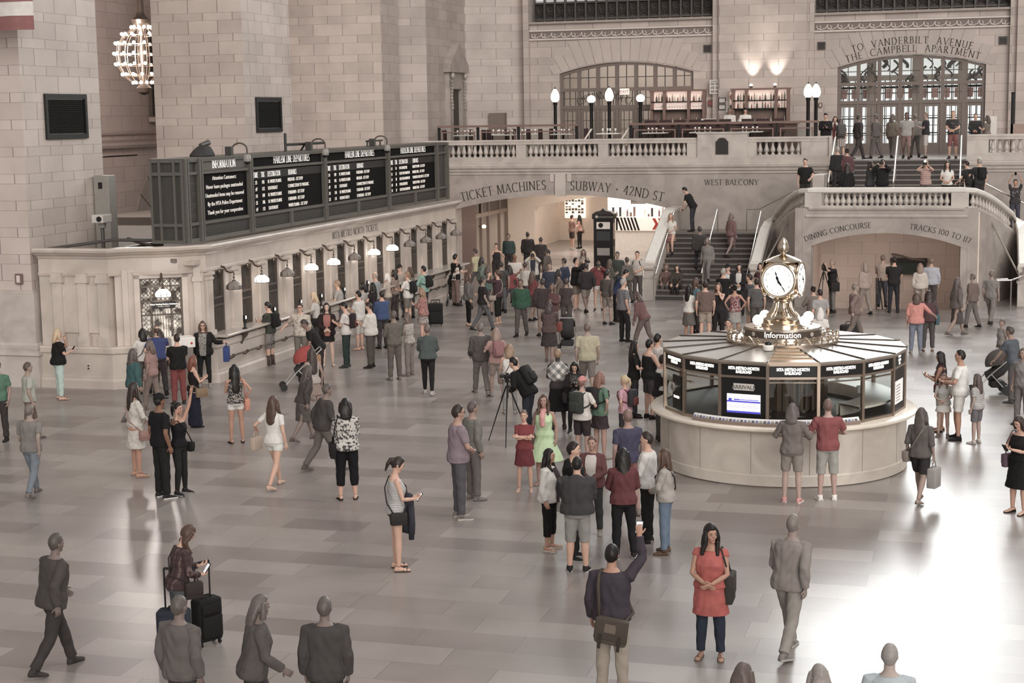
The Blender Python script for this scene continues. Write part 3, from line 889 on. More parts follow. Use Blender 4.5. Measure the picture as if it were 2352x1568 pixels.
for k in range(18):
 x = -1.5 + k * 0.175; h = rng.uniform(0.15, 0.5); c = rng.choice([(60, 56, 54), (226, 220, 212), (176, 168, 160), (110, 90, 84), (200, 196, 190)])
 mb = MB()
 if k % 3: mb.rbox((0, 0, h / 2), (0.11, 0.1, h), 0.02)
 else: mb.lathe([(0.045, 0), (0.05, 0.02), (0.05, h * 0.65), (0.02, h * 0.8), (0.02, h)], n=8)
 o = mb.build('shop_item', mat(c, 0.5), None, smooth=(k % 3 == 0), loc=(-15.85 + x, 77.3, 1.66))
 tag(o, 'small packaged good on the bright newsstand counter beyond the arch', 'packaged good', 'goods on the newsstand counter')
g = thing('display_case', 'glowing display of small souvenirs on the passage wall', 'display case', (-20.4, 83.3, 0))
MB().box(-0.55, 0.55, 0, 0.2, 1.2, 2.9).build('case', emissive((250, 238, 222), 1.1, 'lit_case'), g)
m = MB(); rng = random.Random(3)
for i in range(6):
 for j in range(9):
  if rng.random() < 0.75:
   m.box(-0.5 + i * 0.17, -0.38 + i * 0.17, -0.03, 0, 1.45 + j * 0.155, 1.45 + j * 0.155 + rng.uniform(0.05, 0.12))
m.build('souvenir_print', mat((120, 104, 96), 0.6), g)
MB().ball((0.1, -0.12, 3.0), 0.07, 8, 6).build('bulb', emissive((255, 245, 230), 6, 'bare_bulb'), g)
area('passage_light', (-15.5, 66.5, 4.3), (-15.5, 66.5, 0), 6.0, 420, (1, 0.9, 0.8), sy=4.0)
area('passage_light', (-16.0, 76.5, 4.3), (-16, 76.5, 0), 7.0, 700, (1, 0.93, 0.86), sy=5.0)
k = thing('directory_kiosk', 'tall black directory pillar standing in the mouth of the subway passage', 'kiosk', (-14.45, 64.0, 0))
MB().box(-0.4, 0.4, -0.2, 0.2, 0, 2.42).build('cabinet', BLACK, k)
MB().box(-0.45, 0.45, -0.25, 0.25, 2.42, 2.62).build('header', mat((44, 40, 39), 0.5), k)
m = MB(); m.prism([(-0.45, -0.25, 2.62), (0.45, -0.25, 2.62), (0.3, -0.25, 2.72), (0.1, -0.25, 2.76), (0, -0.25, 2.86), (-0.1, -0.25, 2.76), (-0.3, -0.25, 2.72)], (0, 0.5, 0))
m.build('crest', mat((70, 64, 60), 0.4), k)
p = MB().box(-0.28, 0.28, -0.215, -0.2, 2.02, 2.3).build('sign_panel', mat((216, 208, 200), 0.5), k)
m = MB(); m.lathe([(0.1, 0), (0.1, 0.006)], n=16, M=plane_M((-0.1, -0.216, 2.17), (1, 0, 0), (0, -1, 0))); m.build('round_emblem', BLACK, p)
MB().box(-0.28, 0.28, -0.21, -0.2, 1.55, 1.92).build('map_panel', mat((58, 60, 62), 0.4), k)
MB().box(-0.26, 0.26, -0.21, -0.2, 0.95, 1.25).build('notice_panel', mat((150, 143, 138), 0.5), k)
MB().box(0.4, 0.41, -0.14, 0.14, 1.6, 2.25).build('side_map', mat((176, 160, 150), 0.5), k)
MB().box(0.4, 0.41, -0.14, 0.14, 0.9, 1.3).build('side_notice', mat((120, 110, 104), 0.5), k)
m = MB(); m.lathe([(0.06, 0), (0.06, 0.005)], n=14, M=plane_M((-0.26, -0.255, 2.52), (1, 0, 0), (0, -1, 0)))
m.build('round_logo', mat((190, 186, 180), 0.5), k)
text([('Grand Central Terminal', 0.08, 0)], mat((190, 186, 180), 0.5), k, plane_M((0, -0.255, 2.49), (1, 0, 0), (0, -1, 0)), size=0.07)
# ------------------------------------------------------------------ stairs and landing
CX = -2.87
def mir(x, s): return x if s < 0 else 2 * CX - x
LZ, PZ, FZ = 3.2, 2.14, 4.75
def cap_path(s):
 raw = [(-7.36, 56.6, 1.42), (-7.36, 57.4, 1.75), (-7.36, 58.2, 2.08), (-7.35, 59.0, 2.4), (-7.28, 59.4, 2.62), (-7.1, 59.55, 2.8), (-6.88, 59.25, 3.0), (-6.65, 58.5, 3.22),
           (-6.42, 57.7, 3.45), (-6.15, 56.85, 3.68), (-5.85, 56.05, 3.88), (-5.6, 55.5, 4.0), (-5.36, 55.3, 4.03), (CX, 55.3, 4.03)]
 return [(mir(x, s), y, z) for x, y, z in raw]
PATH = cap_path(-1) + cap_path(1)[::-1][1:]
m = MB()
front = []
rings = []
for i, p in enumerate(PATH):
 rings.append(p)
def wallstrip(path, half, zlo, drop, mb, drop0=0.0):
 """upright wall following a path: from its top (path z minus drop0) down to path z minus drop, or to zlo"""
 P = [V3(p) for p in path]; R = []
 for i, p in enumerate(P):
  a, b = P[max(i - 1, 0)], P[min(i + 1, len(P) - 1)]
  d = b - a; d.z = 0; nn = V3((d.y, -d.x, 0)).normalized() * half
  lo = zlo if zlo is not None else p.z - drop
  R.append([V3((p.x + nn.x, p.y + nn.y, lo)), V3((p.x - nn.x, p.y - nn.y, lo)), V3((p.x - nn.x, p.y - nn.y, p.z - drop0)), V3((p.x + nn.x, p.y + nn.y, p.z - drop0))])
 mb.rings(R)
land = MB()
DROP = 0.66
left = [p for p in PATH if p[0] < -5.3]; right = [p for p in PATH if p[0] > 2 * CX + 5.3]
wallstrip(left, 0.15, 0.0, 0, land, DROP); wallstrip(right, 0.15, 0.0, 0, land, DROP)
arch_strip(land, CX, 2.65, 2.02, 2.54, 4.03 - DROP, 55.15, 55.6, 28, axis='y')
for s in (-1, 1): land.box(*sorted((mir(-5.85, s), mir(-5.3, s))), 55.16, 55.9, 0, 4.03 - DROP)
land.box(-5.6, CX - 2.65, 55.15, 55.6, 0, 4.03 - DROP); land.box(CX + 2.65, 2 * CX + 5.6, 55.15, 55.6, 0, 4.03 - DROP)
landing = struct(land.build('wall_stair_landing', PLAIN_D))
m = MB()
m.sweep([(0, 0), (0.04, 0), (0.06, 0.05), (0.02, 0.09), (0, 0.09)], [(-5.5, 55.15, 3.06), (2 * CX + 5.5, 55.15, 3.06)])
m.sweep([(0, 0), (0.05, 0), (0.08, 0.06), (0.03, 0.1), (0, 0.1)], [(p[0], p[1] - 0.15 if abs(p[0] - CX) < 2.6 else p[1], p[2] - 0.72) for p in PATH if p[1] < 57.2 and True])
m.build('moulding', PLAIN, landing)
text([('DINING CONCOURSE', -1.57, 0.16), ('TRACKS 100 TO 117', 1.72, 0.14)], LETTER, landing, FACE_E(CX + 0.03, 55.14, 2.58), size=0.25, arc=7.2, sx=0.98, spacing=1.1, serif=True)
WARMB = stone('warm_passage_stone', (226, 208, 196), (216, 198, 187), (178, 160, 150), W=1.0, T=0.45, S=0.45, mortar=0.008, noise_amt=0.3)
m = MB(); m.box(-5.9, -5.52, 55.6, 61, -1, 3.2); m.box(-0.22, 0.15, 55.6, 61, -1, 3.2); m.box(-5.9, 0.15, 60.8, 61.1, -1, 3.2)
struct(m.build('wall_dining_passage', WARMB))
struct(MB().box(-5.9, 0.15, 55.6, 62.3, 3.05, 3.2).build('floor_landing', FLOOR2))
area('passage_light', (CX, 58.2, 3.0), (CX, 58.6, 0), 3.0, 80, (1, 0.88, 0.8), sy=2.2)
d = thing('notice_board', 'dark framed notice board with curled paper on the passage back wall', 'notice board', (-2.3, 60.75, 0.62))
MB().box(-0.62, 0.62, -0.05, 0, 0.0, 0.55).build('board', mat((58, 66, 60), 0.5), d)
MB().box(-0.66, 0.66, -0.08, 0, 0.44, 0.6).build('header', mat((50, 44, 42), 0.5), d)
m = MB(); m.rings([[(-0.62 + 0.15 * i, -0.1, 0.78 - 0.03 * i + 0.02 * math.sin(i)), (-0.62 + 0.15 * i, -0.08, 0.7 - 0.03 * i + 0.02 * math.sin(i))] for i in range(9)], close=False, caps=False)
m.build('paper_strip', mat((120, 108, 100), 0.6), d)
bal = thing('stair_balustrade', 'sweeping pale marble balustrade round the central stair landing', 'balustrade')
def cap_profile():
 return [(-0.2, -0.14), (-0.2, -0.06), (-0.16, 0.0), (0.16, 0.0), (0.2, -0.06), (0.2, -0.14), (0.15, -0.18), (-0.15, -0.18)]
MB().sweep(cap_profile(), [(x, y, z + 0.02) for x, y, z in PATH]).build('cap_rail', mat((206, 200, 192), 0.35), bal)
MB().sweep([(-0.15, -0.07), (-0.15, 0.02), (0.15, 0.02), (0.15, -0.07)], [(x, y, z - DROP + 0.05) for x, y, z in PATH]).build('base_rail', PLAIN, bal)
for s in (-1, 1):
 x = mir(-5.25, s)
 MB().box(x - 0.28, x + 0.28, 55.13, 55.47, 3.4, 3.9).build('post', PLAIN, bal)
 low = [p for p in cap_path(s) if p[1] > 56.5][:6]
 mm = MB(); wallstrip(low, 0.14, None, DROP, mm, 0.14)
 mm.build('solid_parapet', PLAIN, bal)
 n = MB(); x = mir(-7.36, s)
 n.box(x - 0.2, x + 0.2, 56.42, 56.8, 0, 0.78); n.box(x - 0.23, x + 0.23, 56.4, 56.85, 0.78, 0.84); n.box(x - 0.17, x + 0.17, 56.46, 56.76, 0.84, 1.12)
 n.tube([(x - 0.19, 56.42, 1.18), (x + 0.19, 56.42, 1.18)], 0.09, 8); n.box(x - 0.22, x + 0.22, 56.38, 56.8, 1.22, 1.33)
 for q in range(5):
  n.ball((x - 0.12 + 0.06 * q, 56.43, 0.98 - 0.03 * abs(q - 2)), 0.04, 6, 4)
 n.build('newel', PLAIN, bal)
 sw = [V3(p) for p in cap_path(s) if p[1] < 59.3 and p[0] != CX][6:] if False else [V3(p) for p in cap_path(s)[6:13]]
 tot = sum((sw[i + 1] - sw[i]).length for i in range(len(sw) - 1)); acc = 0.12; nb = 15
 for kx in range(nb):
  target = tot * (kx + 0.5) / nb; run = 0
  for i in range(len(sw) - 1):
   L_ = (sw[i + 1] - sw[i]).length
   if run + L_ >= target:
    q = sw[i].lerp(sw[i + 1], (target - run) / L_); break
   run += L_
  if q.y > 55.6:
   baluster(bal, (q.x, q.y, q.z - DROP + 0.06), 0.46)
for i in range(22):
 baluster(bal, (-4.93 + (2 * (CX + 4.93)) * (i + 0.5) / 22, 55.3, 3.41), 0.46)
def flight(name, x0, x1, y0, z0, n, rise, tread, dx=None):
 a = MB(); b = MB()
 for i in range(n):
  zt = z0 + rise * (i + 1)
  if dx is None:
   a.box(x0, x1, y0 + tread * i - 0.03, y0 + tread * (i + 1), zt - 0.045, zt)
   b.box(x0, x1, y0 + tread * i, y0 + tread * (i + 1) + 0.02, max(z0, zt - 0.5), zt - 0.04)
  else:
   xa, xb = x0 + dx * i, x0 + dx * (i + 1)
   a.box(min(xa, xb), max(xa, xb), y0, x1, zt - 0.045, zt)
   b.box(min(xa, xb), max(xa, xb), y0, x1, z0, zt - 0.04)
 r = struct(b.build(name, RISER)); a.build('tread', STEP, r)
 return r
for s in (-1, 1):
 xs = sorted((mir(-11.0, s), mir(-7.4, s)))
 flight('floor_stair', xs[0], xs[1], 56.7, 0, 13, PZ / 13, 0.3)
 struct(MB().box(xs[0] - 0.3, xs[1] + 0.3, 56.7 + 3.6, 62.3, PZ - 0.3, PZ).build('floor_half_landing', FLOOR2))
 xa = mir(-7.2, s)
 flight('floor_stair_turn', xa, 62.3, 59.8, PZ, 6, (LZ - PZ) / 6, 0.3, dx=0.22 * (-s) * 1.0)
 xo = mir(-11.15, s)
 op = [(xo, 56.6, 1.42), (xo, 60.2, 2.98), (xo, 60.5, 3.05), (xo, 62.25, 3.05)]
 t = thing('stair_parapet', 'solid marble parapet with broad sloping cap beside the subway arch' if s < 0 else 'solid marble parapet on the outer side of the far stair flight', 'parapet')
 MB().sweep(cap_profile(), op).build('cap_rail', mat((206, 200, 192), 0.35), t)
 mm = MB(); wallstrip(op, 0.15, 0.0, 0, mm, 0.16); mm.build('wall', PLAIN, t)
 n = MB(); n.box(xo - 0.2, xo + 0.2, 56.42, 56.8, 0, 0.8); n.box(xo - 0.23, xo + 0.23, 56.4, 56.85, 0.8, 0.86); n.box(xo - 0.17, xo + 0.17, 56.46, 56.76, 0.86, 1.12)
 n.tube([(xo - 0.19, 56.42, 1.18), (xo + 0.19, 56.42, 1.18)], 0.09, 8); n.box(xo - 0.22, xo + 0.22, 56.38, 56.8, 1.22, 1.33)
 n.build('newel', PLAIN, t)
 r = thing('handrail', 'bright steel handrail down the middle of the %s stair flight' % ('near' if s < 0 else 'far'), 'handrail')
 xm = mir(-9.28, s)
 MB().tube([(xm, 56.6, 0.98), (xm, 60.25, 3.02), (xm, 60.4, 3.04)], 0.025, 8).build('rail', STEEL, r)
 for y, z in ((56.9, 0), (58.6, 1.0), (60.4, PZ)):
  MB().tube([(xm, y, z), (xm, y, 1.0 + (min(y, 60.25) - 56.6) * 0.559)], 0.02, 6).build('post', STEEL, r)
 for xr, lab in ((mir(-10.9, s), 'outer parapet'), (mir(-7.65, s), 'curving balustrade')):
  r = thing('handrail', 'steel handrail fixed along the %s of the %s stair flight' % (lab, 'near' if s < 0 else 'far'), 'handrail')
  MB().tube([(xr, 56.0, 0.9), (xr, 56.5, 0.95), (xr, 60.2, 2.95)], 0.024, 8).build('rail', STEEL, r)
  MB().tube([(xr, 56.1, 0), (xr, 56.1, 0.9)], 0.02, 6).build('post', STEEL, r)
 r = thing('handrail', 'steel handrail on posts climbing the back wall to the landing, %s flight' % ('near' if s < 0 else 'far'), 'handrail')
 x1, x2 = mir(-8.28, s), mir(-6.0, s)
 MB().tube([(x1, 61.0, PZ + 0.85), (mir(-7.8, s), 61.0, PZ + 0.86), (x2, 61.0, LZ + 0.75)], 0.025, 8).build('rail', STEEL, r)
 MB().tube([(x1, 61.0, PZ), (x1, 61.0, PZ + 0.85)], 0.02, 6).build('post', STEEL, r)
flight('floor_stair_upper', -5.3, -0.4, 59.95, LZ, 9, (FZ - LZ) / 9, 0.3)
m = MB(); m.box(-5.7, -5.3, 59.6, 62.4, 3.2, 4.3); m.box(-0.4, 0.0, 59.6, 62.4, 3.2, 4.3); m.box(-5.35, -5.25, 62.2, 62.6, 4.2, 5.66)
struct(m.build('wall_upper_stair', PLAIN))
for i, (xx, lab) in enumerate(((-5.15, 'near side of'), (-2.85, 'middle of'), (-0.55, 'far side of'))):
 r = thing('handrail', 'bright steel handrail up the %s the upper flight to the doors' % lab, 'handrail')
 MB().tube([(xx, 59.7, LZ + 0.85), (xx, 62.4, FZ + 0.85), (xx, 62.7, FZ + 0.87)], 0.024, 8).build('rail', emissive((230, 226, 220), 0.1, 'glowing_steel'), r)  # slight emission paints in the bright sheen of the rails
 for y, z in ((59.8, LZ), (61.2, LZ + 0.77), (62.6, FZ)):
  MB().tube([(xx, y, z), (xx, y, z + 0.86)], 0.02, 6).build('post', STEEL, r)
r = thing('handrail', 'looped steel handrail standing on the floor by the far stair newel', 'handrail')
MB().tube([(1.62, 56.35, 1.35), (1.6, 56.2, 1.05), (1.2, 55.95, 0.93), (0.75, 55.9, 0.92), (0.7, 56.15, 0.94), (1.1, 56.25, 0.95)], 0.028, 8).build('rail', STEEL, r)
for x, y in ((0.72, 55.95), (1.2, 55.9)):
 MB().tube([(x, y, 0), (x, y, 0.92)], 0.022, 6).build('post', STEEL, r)
# ------------------------------------------------------------------ door niche, camera on the side wall
n = struct(MB().box(-21.92, -21.86, 66.9, 68.1, 4.75, 7.75).build('door_4', mat((70, 62, 57), 0.6)))
m = MB()
m.box(-21.9, -21.7, 66.4, 66.85, 4.75, 7.8); m.box(-21.9, -21.7, 68.15, 68.6, 4.75, 7.8); m.box(-21.9, -21.72, 66.4, 68.6, 7.8, 8.5)
m.prism([(-21.9, 66.2, 8.5), (-21.9, 68.8, 8.5), (-21.9, 68.8, 8.8), (-21.9, 67.5, 9.75), (-21.9, 66.2, 8.8)], (0.32, 0, 0))
m.build('door_surround', PLAIN_D, n)
m = MB()
for y in (66.6, 68.4):
 m.ball((-21.62, y, 8.35), (0.1, 0.12, 0.14), 8, 6)
 for k in range(9):
  m.ball((-21.66, y + 0.04 * math.sin(k), 8.1 - k * 0.14), (0.06, 0.09 - 0.005 * k, 0.08), 6, 4)
m.build('carved_garland', PLAIN_D, n)
t = struct(MB().box(-20.9, -20.2, 69.5, 69.9, 4.75, 6.75).build('door_5', mat((120, 106, 98), 0.5)))
# ------------------------------------------------------------------ ticket office
WX = -18.75          # face of the long ticket wall
office = thing('ticket_office', 'long curved pale marble ticket office with grilled windows under the departure board', 'ticket office')
TCK = marble('ticket_marble', (196, 184, 174), (176, 164, 155), 0.32, 0.8)
Y1 = 57.6
line = [(-22.6, 35.62), (-20.65, 35.62), (-20.45, 35.85), (-19.7, 36.05), (-19.1, 36.5), (-18.8, 37.0), (-18.75, 37.15), (-18.75, Y1), (-22.6, Y1)][::-1]
WIN0, PITCH, WHALF = 37.86, 1.69, 0.36
wys = [WIN0 + PITCH * i for i in range(12)]
m = MB()
prev = 37.0
for y in wys + [Y1 + 0.36]:
 m.box(-19.3, WX, prev, y - WHALF, 1.0, 2.9) if y < Y1 else m.box(-19.3, WX, prev, Y1, 1.0, 2.9)
 prev = y + WHALF
m.box(-19.3, WX, 37.0, Y1, 2.78, 3.1)
m.box(-22.6, -20.65, 35.62, 36.3, 0.9, 3.1)
m.box(-19.6, -19.3, 37.0, Y1, 0, 3.1)
m.box(-22.6, -19.3, Y1 - 0.2, Y1, 0, 3.1)
m.box(-22.6, -18.8, 36.6, Y1, 3.02, 3.12)
m.build('wall', TCK, office)
front = [(-22.6, 35.62), (-20.65, 35.62), (-20.5, 35.8), (-20.3, 36.02), (-19.75, 36.2), (-19.2, 36.5), (-18.95, 36.85), (-18.72, 37.05), (-18.72, Y1)]
front = [(x, y, 2.82) for x, y in front]
ent = [(0, 0), (0.04, 0), (0.05, 0.06), (0.02, 0.09), (0.02, 0.42), (0.05, 0.44), (0.08, 0.5), (0.16, 0.53), (0.2, 0.57), (0.26, 0.6), (0.28, 0.66), (0.25, 0.7), (0.0, 0.7), (-0.4, 0.66), (-0.4, 0)]
MB().sweep(ent, front).build('cornice', TCK, office)
low = [(-22.6, 35.5), (-20.58, 35.5), (-18.42, 36.95), (-18.42, Y1)]
MB().sweep([(-0.3, 0), (0.06, 0), (0.06, 0.2), (0.03, 0.26), (0.03, 0.3), (0.0, 0.32), (0.0, 0.86), (0.04, 0.9), (0.05, 1.02), (0.02, 1.06), (-0.5, 1.06)], low).build('dado', TCK, office)
MB().sweep([(-0.6, 0.0), (0.22, 0.0), (0.25, 0.02), (0.25, 0.05), (0.22, 0.07), (-0.6, 0.07)], [(-18.5, 37.25, 1.12), (-18.42, Y1, 1.12)]).build('counter_top', mat((172, 162, 154), 0.25), office)
m = MB()
for i in range(11):
 y = 38.3 + i * 1.7
 m.prism([(-18.42, y, 1.12), (-18.22, y, 1.12), (-18.26, y, 1.02), (-18.36, y, 0.92), (-18.42, y, 0.8)], (0, 0.1, 0))
m.build('counter_bracket', BRONZE, office)
m = MB(); m.tube([(-18.25, 37.3, 0.62), (-18.25, Y1 - 0.6, 0.62)], 0.025, 8)
for i in range(24):
 y = 37.5 + i * 0.83
 m.ball((-18.25, y, 0.62), 0.05, 6, 4); m.tube([(-18.42, y, 0.56), (-18.3, y, 0.54), (-18.25, y, 0.6)], 0.018, 5)
m.build('bag_rail', BRONZE, office)
m0 = None
for i in range(13):
 y = WIN0 - PITCH / 2 + PITCH * i
 if i == 0: y = 37.25
 if i == 12: y = Y1 - 0.2
 m = MB(); hw = 0.17 if 0 < i < 12 else 0.14
 m.box(WX - 0.02, WX + 0.06, y - hw, y + hw, 1.05, 2.86)
 m.box(WX - 0.02, WX + 0.1, y - hw - 0.04, y + hw + 0.04, 1.05, 1.3)
 m.box(WX - 0.02, WX + 0.1, y - hw - 0.05, y + hw + 0.05, 2.72, 2.8); m.box(WX - 0.02, WX + 0.08, y - hw - 0.02, y + hw + 0.02, 2.6, 2.66)
 for q in (-0.1, 0, 0.1):
  if hw > 0.17: m.box(WX + 0.06, WX + 0.075, y + q - 0.025, y + q + 0.025, 1.4, 2.55)
 m.build('pilaster', TCK, office)
for i, (x, y) in enumerate(((-22.05, 35.6), (-21.35, 35.6), (-20.78, 35.6))):
 m = MB(); hw = 0.13
 m.box(x - hw, x + hw, y - 0.1, y, 1.06, 2.9); m.box(x - hw - 0.03, x + hw + 0.03, y - 0.13, y, 1.06, 1.32)
 m.box(x - hw - 0.04, x + hw + 0.04, y - 0.14, y, 2.66, 2.78); m.box(x - hw - 0.02, x + hw + 0.02, y - 0.12, y, 2.78, 2.9)
 m.build('pilaster', TCK, office)
MB().box(-22.0, -20.9, 35.56, 35.64, 1.4, 2.6).build('wall_panel', TCK, office)
ca, cb = V3((-20.45, 35.85, 0)), V3((-18.85, 36.95, 0))
cd = (cb - ca).normalized(); cn = V3((cd.y, -cd.x, 0))
def cpt(t, o, z): return ca + cd * t + cn * o + V3((0, 0, z))
CW = (cb - ca).length
def cbox(m, t0, t1, o0, o1, z0, z1):
 P = [cpt(t, o, z) for z in (z0, z1) for t, o in ((t0, o0), (t1, o0), (t1, o1), (t0, o1))]
 m.add(P, [(3, 2, 1, 0), (4, 5, 6, 7), (0, 1, 5, 4), (1, 2, 6, 5), (2, 3, 7, 6), (3, 0, 4, 7)])
m = MB(); W0, W1 = 0.45, 1.5
cbox(m, -0.15, W0, -0.25, 0, 1.0, 2.95); cbox(m, W1, CW + 0.1, -0.25, 0, 1.0, 2.95); cbox(m, W0, W1, -0.25, 0, 2.72, 2.95)
cbox(m, W0 - 0.14, W0, 0, 0.06, 1.06, 2.82); cbox(m, W1, W1 + 0.14, 0, 0.06, 1.06, 2.82); cbox(m, W0 - 0.14, W1 + 0.14, 0, 0.06, 2.72, 2.86)
cbox(m, 0.02, 0.16, 0, 0.08, 1.06, 2.95); cbox(m, CW - 0.16, CW + 0.02, 0, 0.1, 1.06, 2.95); cbox(m, CW - 0.2, CW + 0.06, 0, 0.14, 2.6, 2.72); cbox(m, CW - 0.2, CW + 0.06, 0, 0.13, 1.06, 1.3)
m.build('corner_wall', TCK, office)
GR = mat((96, 88, 82), 0.35, 0.6)
m = MB()
for t in (W0 + 0.02, W0 + 0.28, W0 + 0.77, W1 - 0.02):
 cbox(m, t - 0.02, t + 0.02, -0.1, -0.05, 1.06, 2.72)
for z in (1.1, 1.78, 2.12, 2.5, 2.7):
 cbox(m, W0, W1, -0.1, -0.05, z - 0.02, z + 0.02)
for a, b, z0, z1 in ((W0, W0 + 0.28, 1.1, 2.1), (W0 + 0.77, W1, 1.1, 2.1), (W0, W1, 2.12, 2.7)):
 n = max(2, int((b - a) / 0.1))
 for q in range(n + 1):
  for sgn in (-1, 1):
   t0_ = a + (b - a) * q / n
   k = 0; z = z0
   pts = []
   while z <= z1:
    tt = t0_ + sgn * (0.05 if k % 2 else -0.05)
    pts.append(cpt(min(max(tt, a), b), -0.07, z)); z += 0.11; k += 1
   m.tube(pts, 0.008, 4)
for q in range(8):
 t_ = W0 + 0.3 + q * 0.065
 m.tube([cpt(t_, -0.07, 1.1), cpt(t_, -0.07, 1.9)], 0.008, 4)
gw = m.build('window_grille', GR, office)
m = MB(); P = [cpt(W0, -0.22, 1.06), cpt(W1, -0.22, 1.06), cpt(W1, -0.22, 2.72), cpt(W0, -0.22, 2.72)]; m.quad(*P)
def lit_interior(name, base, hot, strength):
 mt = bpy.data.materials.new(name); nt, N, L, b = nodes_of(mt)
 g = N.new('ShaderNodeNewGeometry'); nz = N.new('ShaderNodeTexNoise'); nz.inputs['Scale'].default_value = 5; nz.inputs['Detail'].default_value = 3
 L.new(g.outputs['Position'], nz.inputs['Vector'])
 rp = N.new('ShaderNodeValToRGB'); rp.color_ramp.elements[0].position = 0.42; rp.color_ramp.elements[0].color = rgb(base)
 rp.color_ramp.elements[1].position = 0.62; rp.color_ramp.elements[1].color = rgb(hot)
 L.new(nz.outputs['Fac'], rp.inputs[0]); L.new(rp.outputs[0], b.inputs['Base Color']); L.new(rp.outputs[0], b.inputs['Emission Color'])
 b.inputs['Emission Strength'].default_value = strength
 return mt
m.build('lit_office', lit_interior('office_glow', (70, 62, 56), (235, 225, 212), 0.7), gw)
m = MB(); cbox(m, W0 + 0.3, W0 + 0.86, -0.04, 0.0, 1.94, 2.12); sg = m.build('sign', BLACK, office)
oM = plane_M(cpt(W0 + 0.58, 0.004, 2.035), (cd.x, cd.y, 0), (cn.x, cn.y, 0))
text([('Ticket Vending Machine Assistance', 0, 0)], LITW, office, oM, size=0.048, bold=0.001)
text([('Purchases \u2022 Refunds', 0, -0.05)], DIMW, office, oM, size=0.036)
text([('MTA METRO-NORTH TICKETS', 0, 0)], LETTER, office, FACE_N(-18.685, 47.4, 3.0), size=0.29, sx=1.0, spacing=1.5, serif=True)
DARKG = mat((92, 83, 77), 0.45, 0.2)
glow = lit_interior('window_dim', (46, 41, 38), (84, 76, 70), 0.12)
proto = None
for i, y in enumerate(wys):
 if proto is None:
  q = MB()
  for yy in (-WHALF + 0.03, WHALF - 0.03): q.box(-0.04, 0.0, yy - 0.03, yy + 0.03, 0, 1.62)
  for z in (0.02, 0.72, 0.92, 1.58): q.box(-0.04, 0.0, -WHALF, WHALF, z - 0.02, z + 0.02)
  for k in range(9): q.box(-0.03, -0.015, -0.27 + k * 0.0675 - 0.006, -0.27 + k * 0.0675 + 0.006, 0, 0.72)
  for k in range(8):
   yy = -0.28 + k * 0.08
   for sgn in (-1, 1):
    q.tube([(-0.02, yy + sgn * 0.04 * (1 if j % 2 else -1), 0.92 + j * 0.083) for j in range(9)], 0.006, 4)
  proto = q.build('window_grille', DARKG, office, loc=(WX - 0.05, y, 1.16))
  bk = MB().box(-0.1, -0.08, -WHALF, WHALF, 0, 1.62).build('dark_pane', glow, proto)
  sl = MB().box(-0.035, -0.005, -0.3, 0.3, 0.74, 0.9).build('window_sign', mat((40, 36, 34), 0.4), proto)
 else:
  o = proto.copy(); COL.objects.link(o); o.location = (WX - 0.05, y, 1.16)
  for ch in list(proto.children):
   c = ch.copy(); COL.objects.link(c); c.parent = o
SHADE_ON = emissive((255, 246, 234), 3.2, 'lit_lamp_glass'); SHADE_OFF = mat((128, 120, 114), 0.35)
LIT = {1, 3, 4, 6, 7}
def lamp(loc, rotz, on, lab, grp=None):
 t = thing('bracket_lamp', lab, 'lamp', loc, rotz, grp)
 m = MB(); pts = [(-0.42, 0, 0.5), (-0.36, 0, 0.58), (-0.26, 0, 0.56), (-0.2, 0, 0.46), (-0.1, 0, 0.42), (0, 0, 0.44), (0.02, 0, 0.38)]
 m.tube(pts, [0.03, 0.035, 0.03, 0.028, 0.024, 0.02, 0.016], 6); m.tube([(0, 0, 0.4), (0, 0, 0.16)], 0.012, 6)
 m.ball((-0.4, 0, 0.45), (0.05, 0.06, 0.09), 8, 6); m.ball((0, 0, 0.3), 0.03, 6, 4)
 m.build('bracket', BRONZE, t)
 m = MB(); m.lathe([(0.2, 0), (0.2, 0.09), (0.17, 0.13), (0.09, 0.19), (0.07, 0.2)], n=8, a0=PI / 8, a1=2 * PI + PI / 8)
 m.build('shade', SHADE_ON if on else SHADE_OFF, t)
 m = MB()
 for k in range(8):
  a = PI / 8 + k * PI / 4
  m.tube([(0.2 * math.cos(a), 0.2 * math.sin(a), 0), (0.2 * math.cos(a), 0.2 * math.sin(a), 0.09), (0.08 * math.cos(a), 0.08 * math.sin(a), 0.19)], 0.008, 4)
 m.lathe([(0.205, -0.005), (0.205, 0.01), (0.19, 0.01)], n=8, a0=PI / 8, a1=2 * PI + PI / 8); m.lathe([(0.06, 0.19), (0.05, 0.22), (0.02, 0.24)], n=8)
 m.build('came', BRONZE, t)
ordn = ['first', 'second', 'third', 'fourth', 'fifth', 'sixth', 'seventh', 'eighth', 'ninth', 'tenth', 'eleventh', 'twelfth']
for i, y in enumerate(wys):
 on = i in LIT
 lamp((WX + 0.42, y, 2.3), 0, on, ('lit glass lamp' if on else 'unlit glass lamp') + ' on a scrolled bracket over the %s straight ticket window' % ordn[i], 'bracket lamps along the ticket windows')
 if on: point('lamp_light', (WX + 0.42, y, 2.2), 9, 0.12, (1, 0.88, 0.76))
lp = cpt(0.98, 0.42, 2.28)
lamp(tuple(lp), math.atan2(cn.y, cn.x), True, 'lit glass lamp hanging before the curved corner ticket window', 'bracket lamps along the ticket windows')
point('lamp_light', (lp.x, lp.y, lp.z - 0.1), 9, 0.12, (1, 0.88, 0.76))
